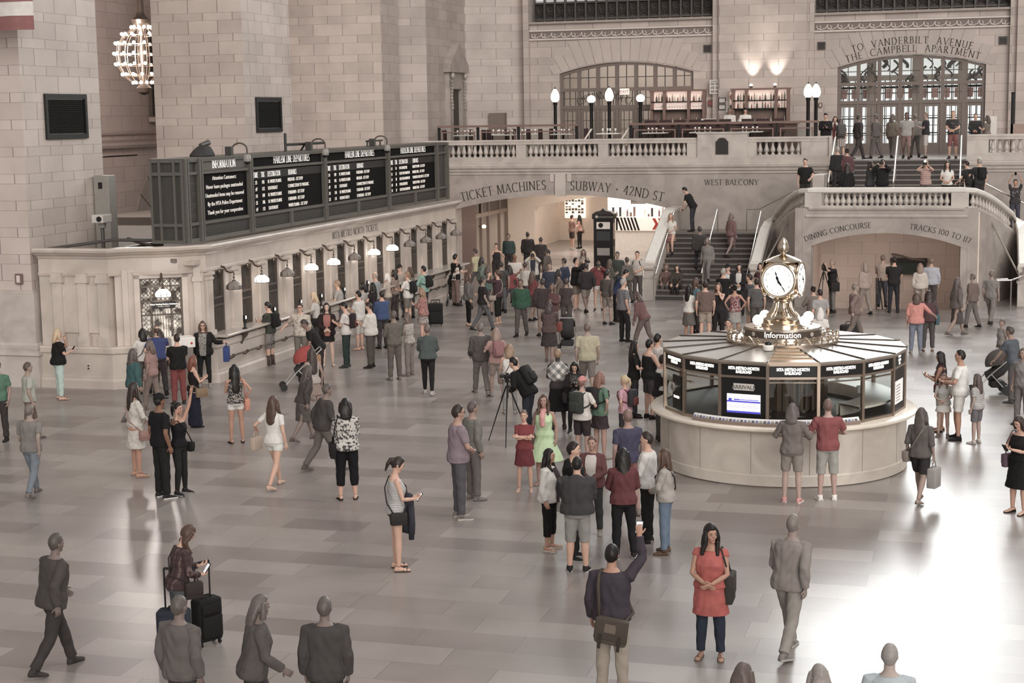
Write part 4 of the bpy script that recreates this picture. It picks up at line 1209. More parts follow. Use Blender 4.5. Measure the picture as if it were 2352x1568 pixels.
for i, y in enumerate((38.45, 40.3, 42.1, 43.6, 45.4, 47.4)):
 t = thing('card_reader', 'card reader with a bright screen on the ticket counter, %s from the corner' % ordn[i], 'card reader', (-18.35, y, 1.19), 0, 'card readers on the ticket counter')
 MB().tube([(0, 0, 0), (0, 0, 0.2)], 0.03, 8).rbox((0, 0, 0.015), (0.12, 0.12, 0.03), 0.02).build('stand', BLACK, t)
 h = MB().rbox((0, 0, 0.27), (0.07, 0.09, 0.18), 0.015).build('housing', BLACK, t)
 MB().box(0.036, 0.04, -0.035, 0.035, 0.26, 0.34).build('screen', emissive((245, 245, 240), 1.6, 'reader_screen'), h)
t = struct(MB().box(-31, -22.6, 39.5, 48.2, 0, 3.2).box(-22.6, -19.2, 36.4, Y1, 3.1, 3.2).box(-31, -22.6, 52.3, 60.9, 0, 3.2).build('roof_ticket_office', mat((120, 112, 106), 0.7)))
t = thing('roof_beam', 'dark steel beams lying on the ticket office roof before the first pier', 'beam', (0, 0, 3.2))
m = MB(); m.box(-22.5, -20.0, 36.15, 36.3, 0.12, 0.22); m.box(-22.0, -19.8, 36.75, 36.85, 0.1, 0.2); m.tube([(-22.6, 36.0, 0.25), (-21.4, 37.2, 0.4), (-19.9, 37.7, 0.35)], 0.04, 6); m.tube([(-21.9, 38.9, 0.3), (-20.3, 37.2, 0.25)], 0.05, 6)
m.box(-21.0, -20.85, 37.0, 38.9, 0.12, 0.24)
m.build('beam', IRON2, t)
# ------------------------------------------------------------------ departure board
BX, BZ0, BZ1 = -19.0, 3.56, 5.66
BYA, BYB = 36.64, 57.58
board = thing('departure_board', 'long dark departure board in a grey green frame standing on the ticket office', 'departure board', (0, 0, 0))
MB().box(BX - 0.9, BX - 0.06, BYA + 0.03, BYB, BZ0 + 0.02, BZ1 - 0.02).build('housing', BOARDD, board)
m = MB()
for z, h in ((BZ0, 0.1), (3.98, 0.08), (5.26, 0.07), (BZ1 - 0.08, 0.09)):
 m.box(BX - 0.1, BX + 0.02, BYA, BYB, z, z + h)
m.box(BX - 0.95, BX + 0.03, BYA - 0.02, BYB, BZ1 - 0.03, BZ1 + 0.02)
SEC = [(37.5, 40.4), (40.4, 45.65), (45.65, 51.2), (51.2, 56.35)]
for y in (BYA, 37.4, 40.4, 45.65, 51.2, 56.3, BYB - 0.08):
 m.box(BX - 0.1, BX + 0.06, y, y + 0.09, BZ0, BZ1); m.box(BX - 0.1, BX + 0.04, y + 0.17, y + 0.24, BZ0, BZ1)
for y in (43.1, 48.4, 53.9):
 m.box(BX - 0.1, BX + 0.04, y, y + 0.12, BZ0, 4.0)
for x in (BX - 0.92, BX - 0.68, BX - 0.28, BX - 0.06):
 m.box(x, x + 0.06, BYA - 0.05, BYA + 0.05, BZ0, BZ1)
for z in (BZ0, 3.98, 5.26, BZ1 - 0.08):
 m.box(BX - 0.92, BX, BYA - 0.04, BYA + 0.03, z, z + 0.08)
m.build('frame', BOARDF, board)
m = MB()
for k in range(11):
 z = 3.68 + k * 0.027
 m.box(BX - 0.07, BX - 0.03, BYA + 0.1, BYB - 0.1, z, z + 0.012)
for k in range(40):
 z = 4.1 + k * 0.029
 m.box(BX - 0.07, BX - 0.03, BYA + 0.3, 37.4, z, z + 0.014)
m.build('louvre', mat((74, 71, 66), 0.5), board)
rows = {1: [(':25', '105', 'N. WHITE PLAINS', 'MELROSE - 1ST STOP'), (':47', '112', 'SOUTHEAST', 'CONNECTION TO WASSAIC'), (':54', '109', 'N. WHITE PLAINS', 'FORDHAM - 1ST STOP'), (':25', '106', 'N. WHITE PLAINS', 'FORDHAM - 1ST STOP'), (':47', '112', 'SOUTHEAST', 'WHITE PLAINS - 1ST STOP')],
  2: [(':54', '109', 'N. WHITE PLAINS', 'FORDHAM - 1ST STOP'), (':25', '106', 'N. WHITE PLAINS', 'MELROSE - 1ST STOP'), (':47', '112', 'SOUTHEAST', 'CONNECTION TO WASSAIC'), (':54', '110', 'N. WHITE PLAINS', 'FORDHAM - 1ST STOP'), (':22', '111', 'MOUNT KISCO', 'SCARSDALE - 1ST STOP')],
  3: [(':43', '30', 'POUGHKEEPSIE', 'TARRYTOWN - 1ST STOP'), (':51', '32', 'CROTON-HARMON', 'MARBLE HILL - 1ST STOP'), (':21', '28', 'CROTON-HARMON', 'YONKERS-LUDLOW ST. 1ST STOP'), (':43', '30', 'POUGHKEEPSIE', 'TARRYTOWN - 1ST STOP'), (':51', '37', 'CROTON-HARMON', 'MARBLE HILL - 1ST STOP')]}
heads = ['INFORMATION', 'HARLEM LINE DEPARTURES', 'HARLEM LINE DEPARTURES', 'HUDSON LINE DEPARTURES']
for i, (a, b) in enumerate(SEC):
 a2, b2 = a + 0.28, b - 0.06
 hd = MB().box(BX - 0.07, BX - 0.045, a2, b2, 5.34, 5.6).build('header_panel', BOARDF if i == 0 else SCREENB, board)
 sc = MB().box(BX - 0.07, BX - 0.045, a2, b2, 4.07, 5.25).build('flap_screen', SCREENB, board)
 mid = (a2 + b2) / 2 + (-.05 if i == 0 else 0.3 if i < 3 else .1)
 text([(heads[i], 0, 0)], LITW, hd, FACE_N(BX - 0.04, mid, 5.39), size=0.27, sx=.84, spacing=.9, serif=True)
 if i == 0:
  w = [('Attention Customers:', 0, 0.42), ('Never leave packages unattended', 0, 0.2), ('Unattended items may be removed', 0, -0.02), ('By the MTA Police Department', 0, -0.24), ('Thank you for your cooperation', 0, -0.46)]
  text(w, DIMW, sc, FACE_N(BX - 0.042, mid, 4.66), size=0.15, sx=1.0, spacing=1.06)
 else:
  L0 = a2 + 0.1
  Lw = b2 - a2
  sub = MB().box(BX - 0.045, BX - 0.04, a2, b2, 5.0, 5.22).build('column_heads', BLACK, sc)
  text([('TIME', 0.0, 0), ('TRK', 0.1 * Lw, 0), ('DESTINATION', 0.19 * Lw, 0), ('REMARKS', 0.48 * Lw, 0)], LITW, sc, FACE_N(BX - 0.037, L0, 5.04), size=0.19, sx=.78, align='LEFT', serif=True)
  ln = []
  for k, r in enumerate(rows[i]):
   for txt, fx in zip(r, (0.02, 0.11, 0.19, 0.47)):
    ln.append((txt, fx * Lw, -k * 0.185))
  text(ln, DIMW, sc, FACE_N(BX - 0.04, L0, 4.85), size=0.14, sx=0.84, align='LEFT', bold=0.0)
for y, z, lab in ((39.6, 5.7, 'grey dome camera on a gooseneck over the information panel edge'), (45.0, 5.72, 'pale dome camera on a black gooseneck between the two Harlem panels'), (50.3, 5.72, 'grey dome camera on a gooseneck over the Hudson panel edge')):
 t = thing('dome_camera', lab, 'camera', (BX, y, z))
 t.scale = (.72, .72, .72)
 MB().box(-0.35, -0.1, -0.1, 0.1, -0.05, 0.3).build('mounting_box', BOARDD, t)
 MB().tube([(-0.15, 0, 0.2)] + [(0.15 - 0.3 * math.cos(a), 0.1, 0.2 + 0.22 * math.sin(a)) for a in [PI * k / 8 for k in range(9)]] + [(0.45, 0.1, 0.0)], 0.03, 8).build('gooseneck', IRON2, t)
 MB().lathe([(0.05, 0), (0.12, -0.05), (0.15, -0.12), (0.15, -0.25), (0.13, -0.28)], c=(0.45, 0.1, 0.02), n=14).build('hood', mat((140, 136, 130), 0.4), t, smooth=True)
 MB().ball((0.45, 0.1, -0.26), (0.12, 0.12, 0.11), 12, 8).build('dome', BLACK, t, smooth=2)
def _sq(rx, ry, z, y0): return [V3((rx * math.copysign(abs(math.cos(a)) ** .7, math.cos(a)), y0 + ry * math.copysign(abs(math.sin(a)) ** .7, math.sin(a)), z)) for a in [2 * PI * k / 16 for k in range(16)]]
t = thing('covered_spotlight', 'dark cloth covered spotlight on top of the departure board', 'spotlight', (BX - 0.45, 38.6, BZ1))
t.scale = (.8, .8, .75)
MB().rbox((0, 0, 0.05), (0.3, 0.4, 0.1), 0.04).build('base', IRON, t)
MB().rings([_sq(a, b, c, d) for a, b, c, d in ((.32, .5, .02, 0), (.33, .5, .1, 0), (.26, .36, .26, .06), (.2, .24, .36, .12), (.12, .14, .4, .14))]).build('cover', mat((52, 50, 50), 0.8), t, smooth=2)
MB().tube([(0, -0.1, 0.42), (0.03, 0.4, 0.5)], [0.07, 0.1], 12).build('lens_tube', mat((72, 66, 62), 0.5), t)
t = thing('bracket_bar', 'black pipe bracket lying along the top of the departure board', 'pipe', (BX - 0.3, 44.5, BZ1))
MB().tube([(0, -0.9, 0), (0, -0.9, 0.55)], 0.04, 6).tube([(0, -0.9, 0.22), (0, 2.0, 0.22)], 0.04, 6).tube([(0, 0.2, 0.02), (0, 0.5, 0.2)], 0.03, 6).tube([(0, 1.0, 0.02), (0, 1.0, 0.2)], 0.03, 6).build('pipe', BLACK, t)
t = thing('bracket_bar', 'short grey strut on the departure board beyond the second Harlem panel heading', 'pipe', (BX - 0.3, 51, BZ1))
MB().tube([(0, -0.9, 0.2), (0, 0.6, 0.2)], 0.03, 6).tube([(0, -0.8, 0), (0, -0.8, 0.2)], 0.03, 6).tube([(0, 0.4, 0), (0, 0.4, 0.2)], 0.03, 6).build('pipe', BOARDD, t)
def pier_grille(y0, y1, z0, z1, lab):
 t = thing('vent_grille', lab, 'vent', (-22.78, (y0 + y1) / 2, (z0 + z1) / 2))
 a, b = (y1 - y0) / 2, (z1 - z0) / 2
 m = MB(); m.box(0, 0.06, -a, a, -b, -b + 0.12); m.box(0, 0.06, -a, a, b - 0.12, b); m.box(0, 0.06, -a, -a + 0.1, -b, b); m.box(0, 0.06, a - 0.1, a, -b, b)
 m.build('frame', mat((26, 24, 23), 0.6), t)
 m = MB()
 for k in range(16):
  z = -b + 0.14 + k * (2 * b - 0.28) / 16
  m.prism([(0.005, -a + 0.1, z), (0.04, -a + 0.1, z), (0.015, -a + 0.1, z + 0.05)], (0, 2 * a - 0.2, 0))
 m.build('slat', mat((15, 14, 13), 0.7, spec=.1), t)
pier_grille(36.55, 38.55, 6.2, 7.35, 'large dark louvred grille on the first stone pier')
pier_grille(49.15, 51.15, 6.2, 7.35, 'smaller looking dark louvred grille on the second stone pier')
t = thing('alarm_box', 'small bronze fire alarm box on the first pier above its base', 'alarm box', (-23.1, 35.53, 2.74))
MB().rbox((0, -0.04, 0), (0.2, 0.08, 0.26), 0.02).build('box', mat((112, 92, 86), 0.5), t); MB().box(-0.05, 0.05, -0.085, -0.08, -0.09, 0.09).build('face', mat((200, 190, 182), 0.5), t)
t = thing('alarm_box', 'small bronze alarm box on the wall beside the twin bar lamps', 'alarm box', (-6.4, 69.98, 6.85))
MB().rbox((0, -0.04, 0), (0.16, 0.08, 0.2), 0.02).build('box', mat((96, 82, 76), 0.5), t); MB().box(-0.03, 0.03, -0.085, -0.08, -0.07, 0.07).build('face', mat((190, 180, 172), 0.5), t)
t = thing('wall_speaker', 'round flat bronze speaker cover on the base of the first pier', 'speaker', (-22.66, 36.3, 1.42))
MB().lathe([(0.24, 0), (0.24, 0.02), (0.2, 0.03)], n=20, M=Matrix.Rotation(PI / 2, 4, 'Y')).build('cover', mat((112, 103, 98), 0.5), t)
MB().box(0, 0.02, -0.05, 0.05, 0.38, 0.62).build('slot', mat((104, 96, 92), 0.5), t)
t = thing('power_outlet', 'small wall outlet low on the ticket office dado', 'outlet', (-21.25, 35.49, 0.55))
MB().rbox((0, -0.01, 0), (0.09, 0.02, 0.14), 0.008).build('plate', mat((196, 188, 180), 0.5), t); MB().box(-0.025, 0.025, -0.025, -0.02, 0.015, 0.05).box(-0.025, 0.025, -0.025, -0.02, -0.05, -0.015).build('socket', BLACK, t)
t = thing('equipment_cabinet', 'tall grey metal cabinet on the ticket office roof beside the first pier', 'cabinet', (-22.5, 38.86, 3.2))
MB().rbox((0, 0, 1.0), (0.45, 0.4, 2.0), 0.02).build('body', mat((134, 130, 124), 0.5), t); MB().box(-0.08, 0.04, -0.21, -0.2, 1.65, 1.82).build('window', BLACK, t)
t = thing('security_camera', 'white boxed security camera on a post on the ticket office roof', 'camera', (-21.9, 37.6, 3.2))
MB().tube([(0, 0, 0), (0, 0, 0.75)], 0.05, 8).build('post', IRON2, t)
MB().rbox((0.05, -0.1, 0.93), (0.34, 0.5, 0.22), 0.04).build('housing', mat((186, 180, 174), 0.4), t); MB().tube([(0.12, -0.34, 0.93), (0.12, -0.38, 0.93)], 0.07, 10).build('lens', BLACK, t)
MB().rbox((0, 0, 0.75), (0.16, 0.16, 0.14), 0.03).build('bracket', mat((150, 145, 140), 0.4), t)
ch = thing('chandelier', 'tall tiered chandelier of bare glowing bulbs hanging between the piers', 'chandelier', (-29.45, 54.0, 7.68))
BULB = emissive((255, 244, 230), 7.0, 'bare_bulb_glow')
m = MB(); m.lathe([(0.05, -0.1), (0.25, 0), (0.3, 0.15), (0.12, 0.3), (0.08, 0.9), (0.14, 1.4), (0.08, 2.0), (0.2, 2.3), (0.3, 2.45), (0.36, 2.62), (0.2, 2.72), (0.12, 2.9), (0.1, 8)], n=14)
m.build('stem', BRONZE, ch, smooth=True)
m = MB(); tiers = [(0.36, 0.3, 12), (0.7, 0.6, 14), (0.9, 0.97, 16), (0.94, 1.35, 16), (0.88, 1.72, 16), (0.66, 2.05, 14), (0.34, 2.3, 12)]
for k in range(14):
 a = 2 * PI * k / 14
 m.tube([(r * math.cos(a), r * math.sin(a), z) for r, z, _n in tiers], 0.016, 5)
for r, z, n_ in tiers:
 m.tube([(r * math.cos(2 * PI * k / 24), r * math.sin(2 * PI * k / 24), z) for k in range(25)], 0.018, 5)
m.build('cage', mat((168, 150, 138), 0.3, 0.8), ch)
bm_ = None
for r, z, n_ in tiers:
 for k in range(n_):
  a = 2 * PI * (k + 0.5) / n_
  if bm_ is None:
   b0 = MB().ball((0, 0, 0), 0.062, 8, 6).build('bulb', BULB, ch); bm_ = b0.data
  else:
   b0 = bpy.data.objects.new('bulb', bm_); COL.objects.link(b0); b0.parent = ch
  b0.location = (r * 1.08 * math.cos(a), r * 1.08 * math.sin(a), z + 0.05)
point("chandelier_light", (-29.5, 52.6, 9.0), 1300, 0.6, (1, 0.92, 0.87))
t = thing('hanging_panel', 'narrow pierced bronze panel on the far wall below the chandelier', 'panel', (FAR + 0.1, 62.95, 6.8))
MB().box(0, 0.1, -0.35, 0.35, 0, 3.5).build('frame', mat((110, 98, 90), 0.5), t)
m = MB()
for k in range(13):
 for s in (-1, 1):
  m.tube([(0.12, s * 0.15 + 0.12 * math.cos(a), 0.2 + k * 0.25 + 0.11 * math.sin(a)) for a in [2 * PI * q / 8 for q in range(9)]], 0.025, 4)
m.build('tracery', IRON, t); MB().box(0, 0.3, -0.5, 0.5, -0.2, 0.0).build('sill', mat((190, 175, 165), 0.6), t)
fl = thing('flag', 'corner of a large hanging flag with a white and a dull red stripe', 'flag', (-21.62, 34.3, 9.83))
def flag_strip(z0, z1, name, c):
 m = MB(); R = []
 for i in range(13):
  y = 0.1 * math.sin(i * 1.1)
  R.append([(-3.0 + 3.07 * i / 12, y, z0), (-3.0 + 3.07 * i / 12, y * 0.8, z1)])
 m.rings(R, close=False, caps=False); m.build(name, mat(c, 0.8, var=0.2, scale=5), fl, smooth=2)
for k in range(6):
 flag_strip(-1.02 + k * 0.33, -0.69 + k * 0.33, 'red_stripe' if k % 2 == 0 else 'white_stripe', (134, 92, 90) if k % 2 == 0 else (206, 200, 194))
# ------------------------------------------------------------------ information booth (16 sides)
BC = (-3.45, 30.5)
booth = thing('information_booth', 'round marble information booth with glass panels and a brass roof', 'information booth', (BC[0], BC[1], 0))
MB().lathe([(2.30, 0), (2.33, 0.02), (2.33, 0.2), (2.31, 0.22), (2.31, 0.98)], n=64).build('base', BOOTHM, booth, smooth=True)
MB().lathe([(2.0, 1.0), (2.36, 1.0), (2.46, 1.01), (2.5, 1.04), (2.5, 1.075), (2.47, 1.1), (2.0, 1.1)], n=64).build('counter', mat((222, 212, 198), 0.22), booth, smooth=True)
mseam = MB()
for k in range(14):
 a = 2 * PI * k / 14 + 0.1
 c, s = math.cos(a), math.sin(a)
 mseam.add([(c * 2.3125 - s * 0.004 * q, s * 2.3125 + c * 0.004 * q, z) for z in (0.22, 0.98) for q in (-1, 1)], [(0, 1, 3, 2)])
mseam.build('panel_seam', mat((140, 130, 120), 0.6), booth)
RG = 2.26
def fv(k, r=RG):          # corner k of the sixteen; corner 0 faces -Y
 a = -PI / 2 + k * PI / 8
 return V3((r * math.cos(a), r * math.sin(a), 0))
BRZ = mat((168, 152, 138), 0.28, 0.85)
mp = None
for k in range(16):
 p = fv(k)
 m = MB(); m.box(-0.028, 0.028, -0.028, 0.028, 1.1, 2.22)
 o = m.build('mullion', BRZ, booth); o.location = (p.x, p.y, 0); o.rotation_euler = (0, 0, k * PI / 8)
m = MB()
for z, h, dr in ((1.1, 0.05, 0.02), (1.93, 0.04, 0.015), (2.17, 0.07, 0.03), (1.86, 0.02, 0.0)):
 ring = [fv(k, RG + dr) for k in range(16)]; inn = [fv(k, RG - 0.04) for k in range(16)]
 R = [[a + V3((0, 0, z)), a + V3((0, 0, z + h)), b + V3((0, 0, z + h)), b + V3((0, 0, z))] for a, b in zip(ring, inn)]
 R.append(R[0]); m.rings(R, caps=False)
m.build('rail_ring', BRZ, booth)
BOOTHGLASS = glass_mat('booth_glass', refl=0.035)
def facet_M(k, z, out=0.0):
 a, b = fv(k), fv(k + 1); mid = (a + b) / 2; d = (b - a).normalized(); n = V3((d.y, -d.x, 0))
 return plane_M((mid.x + n.x * out, mid.y + n.y * out, z), (d.x, d.y, 0), (n.x, n.y, 0))
HW = (fv(0) - fv(1)).length / 2 - 0.03
for k in range(16):
 M = facet_M(k, 0)
 def fbox(m, x0, x1, y0, y1, z0, z1, M=M): return m.box(x0, x1, y0, y1, z0, z1, M)
 s_ = fbox(MB(), -HW, HW, 1.97, 2.17, -0.02, 0.005).build('sign_box', BLACK, booth)
 if k in (12, 13, 14, 15, 0, 1, 2, 3):
  if k in (3, 12):
   text([('Metro-', 0, 0.06), ('North', 0, -0.01), ('Info', 0, -0.07)], LITW, s_, facet_M(k, 2.06, 0.008), size=0.06, bold=0.003)
  else:
   text([('MTA METRO-NORTH', 0, 0.012), ('RAILROAD', 0, -0.052)], LITW, s_, facet_M(k, 2.07, 0.008), size=0.072, sx=0.84, bold=0.004)
 scr = {15: 'arrivals', 3: 'poster', 13: 'closed'}.get(k)
 kk = k
 if k not in (3, 13, 15):
  g = MB(); g.quad(*[M @ V3(p) for p in ((-HW, 1.15, 0), (HW, 1.15, 0), (HW, 1.93, 0), (-HW, 1.93, 0))]); g.build('glass_pane', BOOTHGLASS, booth)
 elif k == 15:
  pn = fbox(MB(), -HW, HW, 1.15, 1.93, -0.03, 0.004).build('screen_panel', BLACK, booth)
  lb = fbox(MB(), -0.19, 0.19, 1.71, 1.83, 0.004, 0.01).build('arrivals_label', mat((206, 202, 196), 0.5), pn)
  text([('ARRIVALS', 0, 0)], mat((120, 116, 112), 0.5), pn, facet_M(k, 1.735, 0.013), size=0.1, bold=0.002)
  sc = fbox(MB(), -0.31, 0.31, 1.3, 1.64, 0.004, 0.012).build('screen', emissive((236, 238, 246), 1.3, 'monitor'), pn)
  q = MB()
  for (ya, yb) in ((1.49, 1.52), (1.3, 1.335)): fbox(q, -0.31, 0.31, ya, yb, 0.012, 0.014)
  for (xa, xb, ya, yb) in ((-0.28, -0.22, 1.52, 1.56), (-0.18, -0.08, 1.53, 1.55), (-0.1, 0.28, 1.535, 1.545)): fbox(q, xa, xb, ya, yb, 0.012, 0.014)
  q.build('blue_row', emissive((72, 70, 176), 0.9, 'blue_row'), pn)
  q = MB()
  for (ya, yb) in ((1.47, 1.478), (1.40, 1.408), (1.58, 1.585), (1.43, 1.436)): fbox(q, -0.3, 0.3, ya, yb, 0.012, 0.014)
  q.build('grey_row', emissive((176, 160, 196), 0.8, 'grey_row'), pn)
 elif k == 3:
  pn = fbox(MB(), -HW, HW, 1.15, 1.93, -0.03, 0.004).build('poster_panel', BLACK, booth)
  ps = fbox(MB(), -0.3, 0.25, 1.28, 1.7, 0.004, 0.012).build('timetable_poster', emissive((226, 224, 220), 0.5, 'lit_poster'), pn)
  q = MB()
  for j in range(6): fbox(q, -0.25, 0.05, 1.33 + j * 0.055, 1.345 + j * 0.055, 0.012, 0.014)
  q.build('print', mat((150, 146, 142), 0.6), ps)
 else:
  g = MB(); g.quad(*[M @ V3(p) for p in ((-HW, 1.15, 0), (HW, 1.15, 0), (HW, 1.93, 0), (-HW, 1.93, 0))]); g.build('glass_pane', BOOTHGLASS, booth)
  pn = fbox(MB(), -0.08, 0.3, 1.18, 1.8, -0.02, 0.006).build('closed_window', BLACK, booth)
  q = MB(); q.lathe([(0.09, 0), (0.09, 0.03), (0.06, 0.05)], n=16, M=facet_M(k, 1.58, 0.006)); q.build('speaking_grille', STEEL, pn)
  text([('CLOSED', 0, 0)], LITW, pn, facet_M(k, 1.38, 0.01) @ Matrix.Translation((0.1, 0, 0)), size=0.07)
RT = mat((150, 143, 136), 0.3, 0.3)
for k in range(16):
 a, b, c, d = fv(k, 2.3), fv(k + 1, 2.3), fv(k + 1, 0.95), fv(k, 0.95)
 z0, z1 = 2.235, 2.31
 m = MB(); m.add([(a.x, a.y, z0), (b.x, b.y, z0), (c.x, c.y, z1), (d.x, d.y, z1), (a.x, a.y, z0 - 0.03), (b.x, b.y, z0 - 0.03), (c.x, c.y, z1 - 0.03), (d.x, d.y, z1 - 0.03)],
     [(0, 1, 2, 3), (7, 6, 5, 4), (0, 4, 5, 1), (1, 5, 6, 2), (2, 6, 7, 3), (3, 7, 4, 0)])
 rp = m.build('roof_panel', BRZ if k == 0 else RT, booth)
 q = MB(); q.tube([(a.x, a.y, z0 + 0.012), (d.x, d.y, z1 + 0.012)], 0.012, 6); q.build('roof_rib', mat((84, 76, 71), 0.35, 0.5), rp)
 if k == 0:
  q = MB()
  for t in (0.25, 0.45, 0.65, 0.85):
   p1, p2 = a.lerp(d, t), b.lerp(c, t); zz = z0 + (z1 - z0) * t + 0.01
   q.tube([(p1.x, p1.y, zz), (p2.x, p2.y, zz)], 0.016, 5)
  q.build('slat', BRASS, rp)
MB().lathe([(0.0, 2.12), (1.9, 2.12), (1.9, 2.14), (0.0, 2.14)], n=32).build('ceiling', mat((120, 112, 104), 0.6), booth)
MB().lathe([(0, 1.1), (2.2, 1.1), (2.2, 1.112), (0, 1.112)], n=32).build('dark_disc', mat((52, 46, 42), 0.5), booth)  # dark disc added over the pale base, painting the dim booth interior
MB().lathe([(1.5, 1.1), (1.5, 1.3), (1.5, 1.34), (2.1, 1.34), (2.1, 1.3), (1.6, 1.3), (1.6, 1.1)], n=40, a0=-.75, a1=1.9).build('inner_counter', mat((212, 204, 194), 0.4), booth)
MB().lathe([(0.85, 0), (0.85, 2.12)], n=20).build('core_column', mat((120, 106, 94), 0.3, 0.6, var=.3, scale=4), booth)
m = MB()
for k in range(6):
 a = -PI / 2 + 0.15 + k * 0.16
 m.box(.9 * math.cos(a) - 0.02, .9 * math.cos(a) + 0.02, .9 * math.sin(a) - 0.03, .9 * math.sin(a) + 0.03, 0.2, 2.1)
m.build('partition', mat((128, 116, 106), 0.3, 0.5), booth)
point('booth_light', (BC[0], BC[1] - 0.9, 1.95), 2.5, 0.3, (1, 0.95, 0.9)); point('booth_light', (BC[0] + 0.9, BC[1] + 0.7, 1.95), 6, 0.3, (1, 0.95, 0.9))
point('booth_light', (BC[0] - 1.3, BC[1] - 0.3, 1.95), 6, 0.3, (1, 0.95, 0.9))
DR = mat((176, 162, 148), 0.22, 0.9)
drum = MB().lathe([(1.02, 2.27), (1.05, 2.3), (1.05, 2.36), (1.0, 2.38), (0.92, 2.34), (0.74, 2.34), (0.73, 2.36), (0.73, 2.57), (0.71, 2.6), (0.0, 2.6)], n=48).build('drum', DR, booth, smooth=True)
m = MB(); m.lathe([(0.735, 2.44), (0.742, 2.44), (0.742, 2.565), (0.735, 2.565)], n=48); m.build('sign_band', mat((92, 82, 74), 0.3, 0.5), drum)
def ring_text(s, size, z, ang, r=0.748, sx=1.0):
 Mx = Matrix.Rotation(ang, 4, 'Z') @ Matrix(((1, 0, 0, 0), (0, 0, -1, 0), (0, 1, 0, z), (0, 0, 0, 1)))
 RINGS.append((s, size, Mx, r, sx))
RINGS = []
for k in range(3):
 ring_text('Information', 0.148, 2.462, 0.11 + k * 2 * PI / 3)
m = MB()
for k in range(6):
 a = -PI / 2 + 0.11 + (k // 2) * (2 * PI / 3) + (.8 if k % 2 else -.8)
 c, s = math.cos(a), math.sin(a)
 m.lathe([(0.042, 0), (0.042, 0.008)], n=14, M=plane_M((c * 0.744, s * 0.744, 2.505), (-s, c, 0), (c, s, 0)))
m.build('round_emblem', mat((196, 188, 180), 0.3, 0.4), drum)
m = MB()
for k in range(36):
 a = 2 * PI * k / 36; c, s = math.cos(a), math.sin(a); r = 1.03
 P = lambda u, z: (c * r - s * u, s * r + c * u, z)
 if k % 6 == 0:
  m.tube([P(-0.12, 2.36), P(-0.07, 2.44), P(0.0, 2.5), P(0.04, 2.46), P(0.0, 2.42)], 0.018, 5); m.tube([P(0.12, 2.36), P(0.07, 2.44), P(0.0, 2.5)], 0.018, 5)
 else:
  m.tube([P(0, 2.35), P(0, 2.46)], 0.016, 5); m.tube([P(-0.045, 2.425), P(0.045, 2.425)], 0.018, 5); m.ball(P(0, 2.475), 0.023, 6, 4)
m.build('cresting', BRASS, drum)
t = thing('dome_camera', 'white dome camera on the booth roof at the front of the drum', 'camera', (BC[0] - 0.12, BC[1] - 1.22, 2.3))
MB().lathe([(0.09, 0), (0.1, 0.03), (0.1, 0.08), (0.07, 0.1)], n=16).build('housing', mat((226, 222, 216), 0.4), t, smooth=True)
MB().ball((0, 0, 0.11), (0.065, 0.065, 0.06), 12, 8).build('dome', BLACK, t, smooth=2)
GLOBE = emissive((255, 250, 242), 5.0, 'lit_globe')
for i, (a, lab) in enumerate(((-2.45, 'front one toward the ticket windows'), (-0.62, 'front one away from the ticket windows'), (2.35, 'rear one toward the ticket windows'), (0.62, 'rear one away from the ticket windows'))):
 x, y = BC[0] + 0.55 * math.cos(a), BC[1] + 0.55 * math.sin(a)
 t = thing('globe_lamp', 'glowing globe at the clock foot, ' + lab, 'lamp', (x, y, 2.6))
 MB().lathe([(0.07, 0), (0.07, 0.02), (0.03, 0.03), (0.03, 0.06)], n=12).build('base', BRASS, t)
 MB().ball((0, 0, 0.14), 0.1, 16, 12).build('globe', GLOBE, t, smooth=2)
 point('globe_light', (x, y - 0.0, 2.86), 5, 0.1, (1, 0.95, 0.9))
clock = thing('clock', 'four faced brass ball clock with opal dials on top of the information booth', 'clock', (BC[0], BC[1], 2.6), R_(-8))
MB().lathe([(0.4, 0), (0.4, 0.05), (0.37, 0.07), (0.38, 0.13), (0.33, 0.16), (0.3, 0.2), (0.22, 0.27), (0.17, 0.36), (0.155, 0.44), (0.16, 0.46), (0.2, 0.48), (0.2, 0.51), (0.16, 0.53), (0.2, 0.56), (0.22, 0.59), (0.17, 0.6)], n=32).build('pedestal', BRASS, clock, smooth=True)
m = MB()
for k in range(24):
 a = 2 * PI * k / 24
 m.tube([(r * math.cos(a), r * math.sin(a), z) for r, z in ((0.31, 0.2), (0.235, 0.27), (0.185, 0.36), (0.168, 0.44))], 0.012, 4)
m.build('fluting', BRASS, clock)
CZ = 0.89
_cs = MB().ball((0, 0, CZ), (0.45, 0.45, 0.41), 48, 30).build('case', BRASS, clock, smooth=2)
for v in _cs.data.vertices:
 v.co.x = min(.335, max(-.335, v.co.x)); v.co.y = min(.335, max(-.335, v.co.y))
pro = [(0.17, 0.53), (0.24, 0.55), (.3, .58), (.2, .6), (.1, .7), (.1, 1.15), (.28, 1.19), (0.31, 1.21), (0.34, 1.215), (0.34, 1.235), (0.3, 1.255), (0.2, 1.3), (0.1, 1.335), (0.05, 1.35), (0.04, 1.37)]
MB().lathe(pro, n=32).build('cap', BRASS, clock, smooth=True)
MB().lathe([(0.04, 1.35), (0.06, 1.37), (0.05, 1.39), (0.1, 1.42), (0.115, 1.47), (0.1, 1.53), (0.07, 1.59), (0.03, 1.64), (0.0, 1.66)], n=16).build('finial', BRASS, clock, smooth=True)
DIAL = emissive((255, 250, 240), 1.5, 'opal_dial')
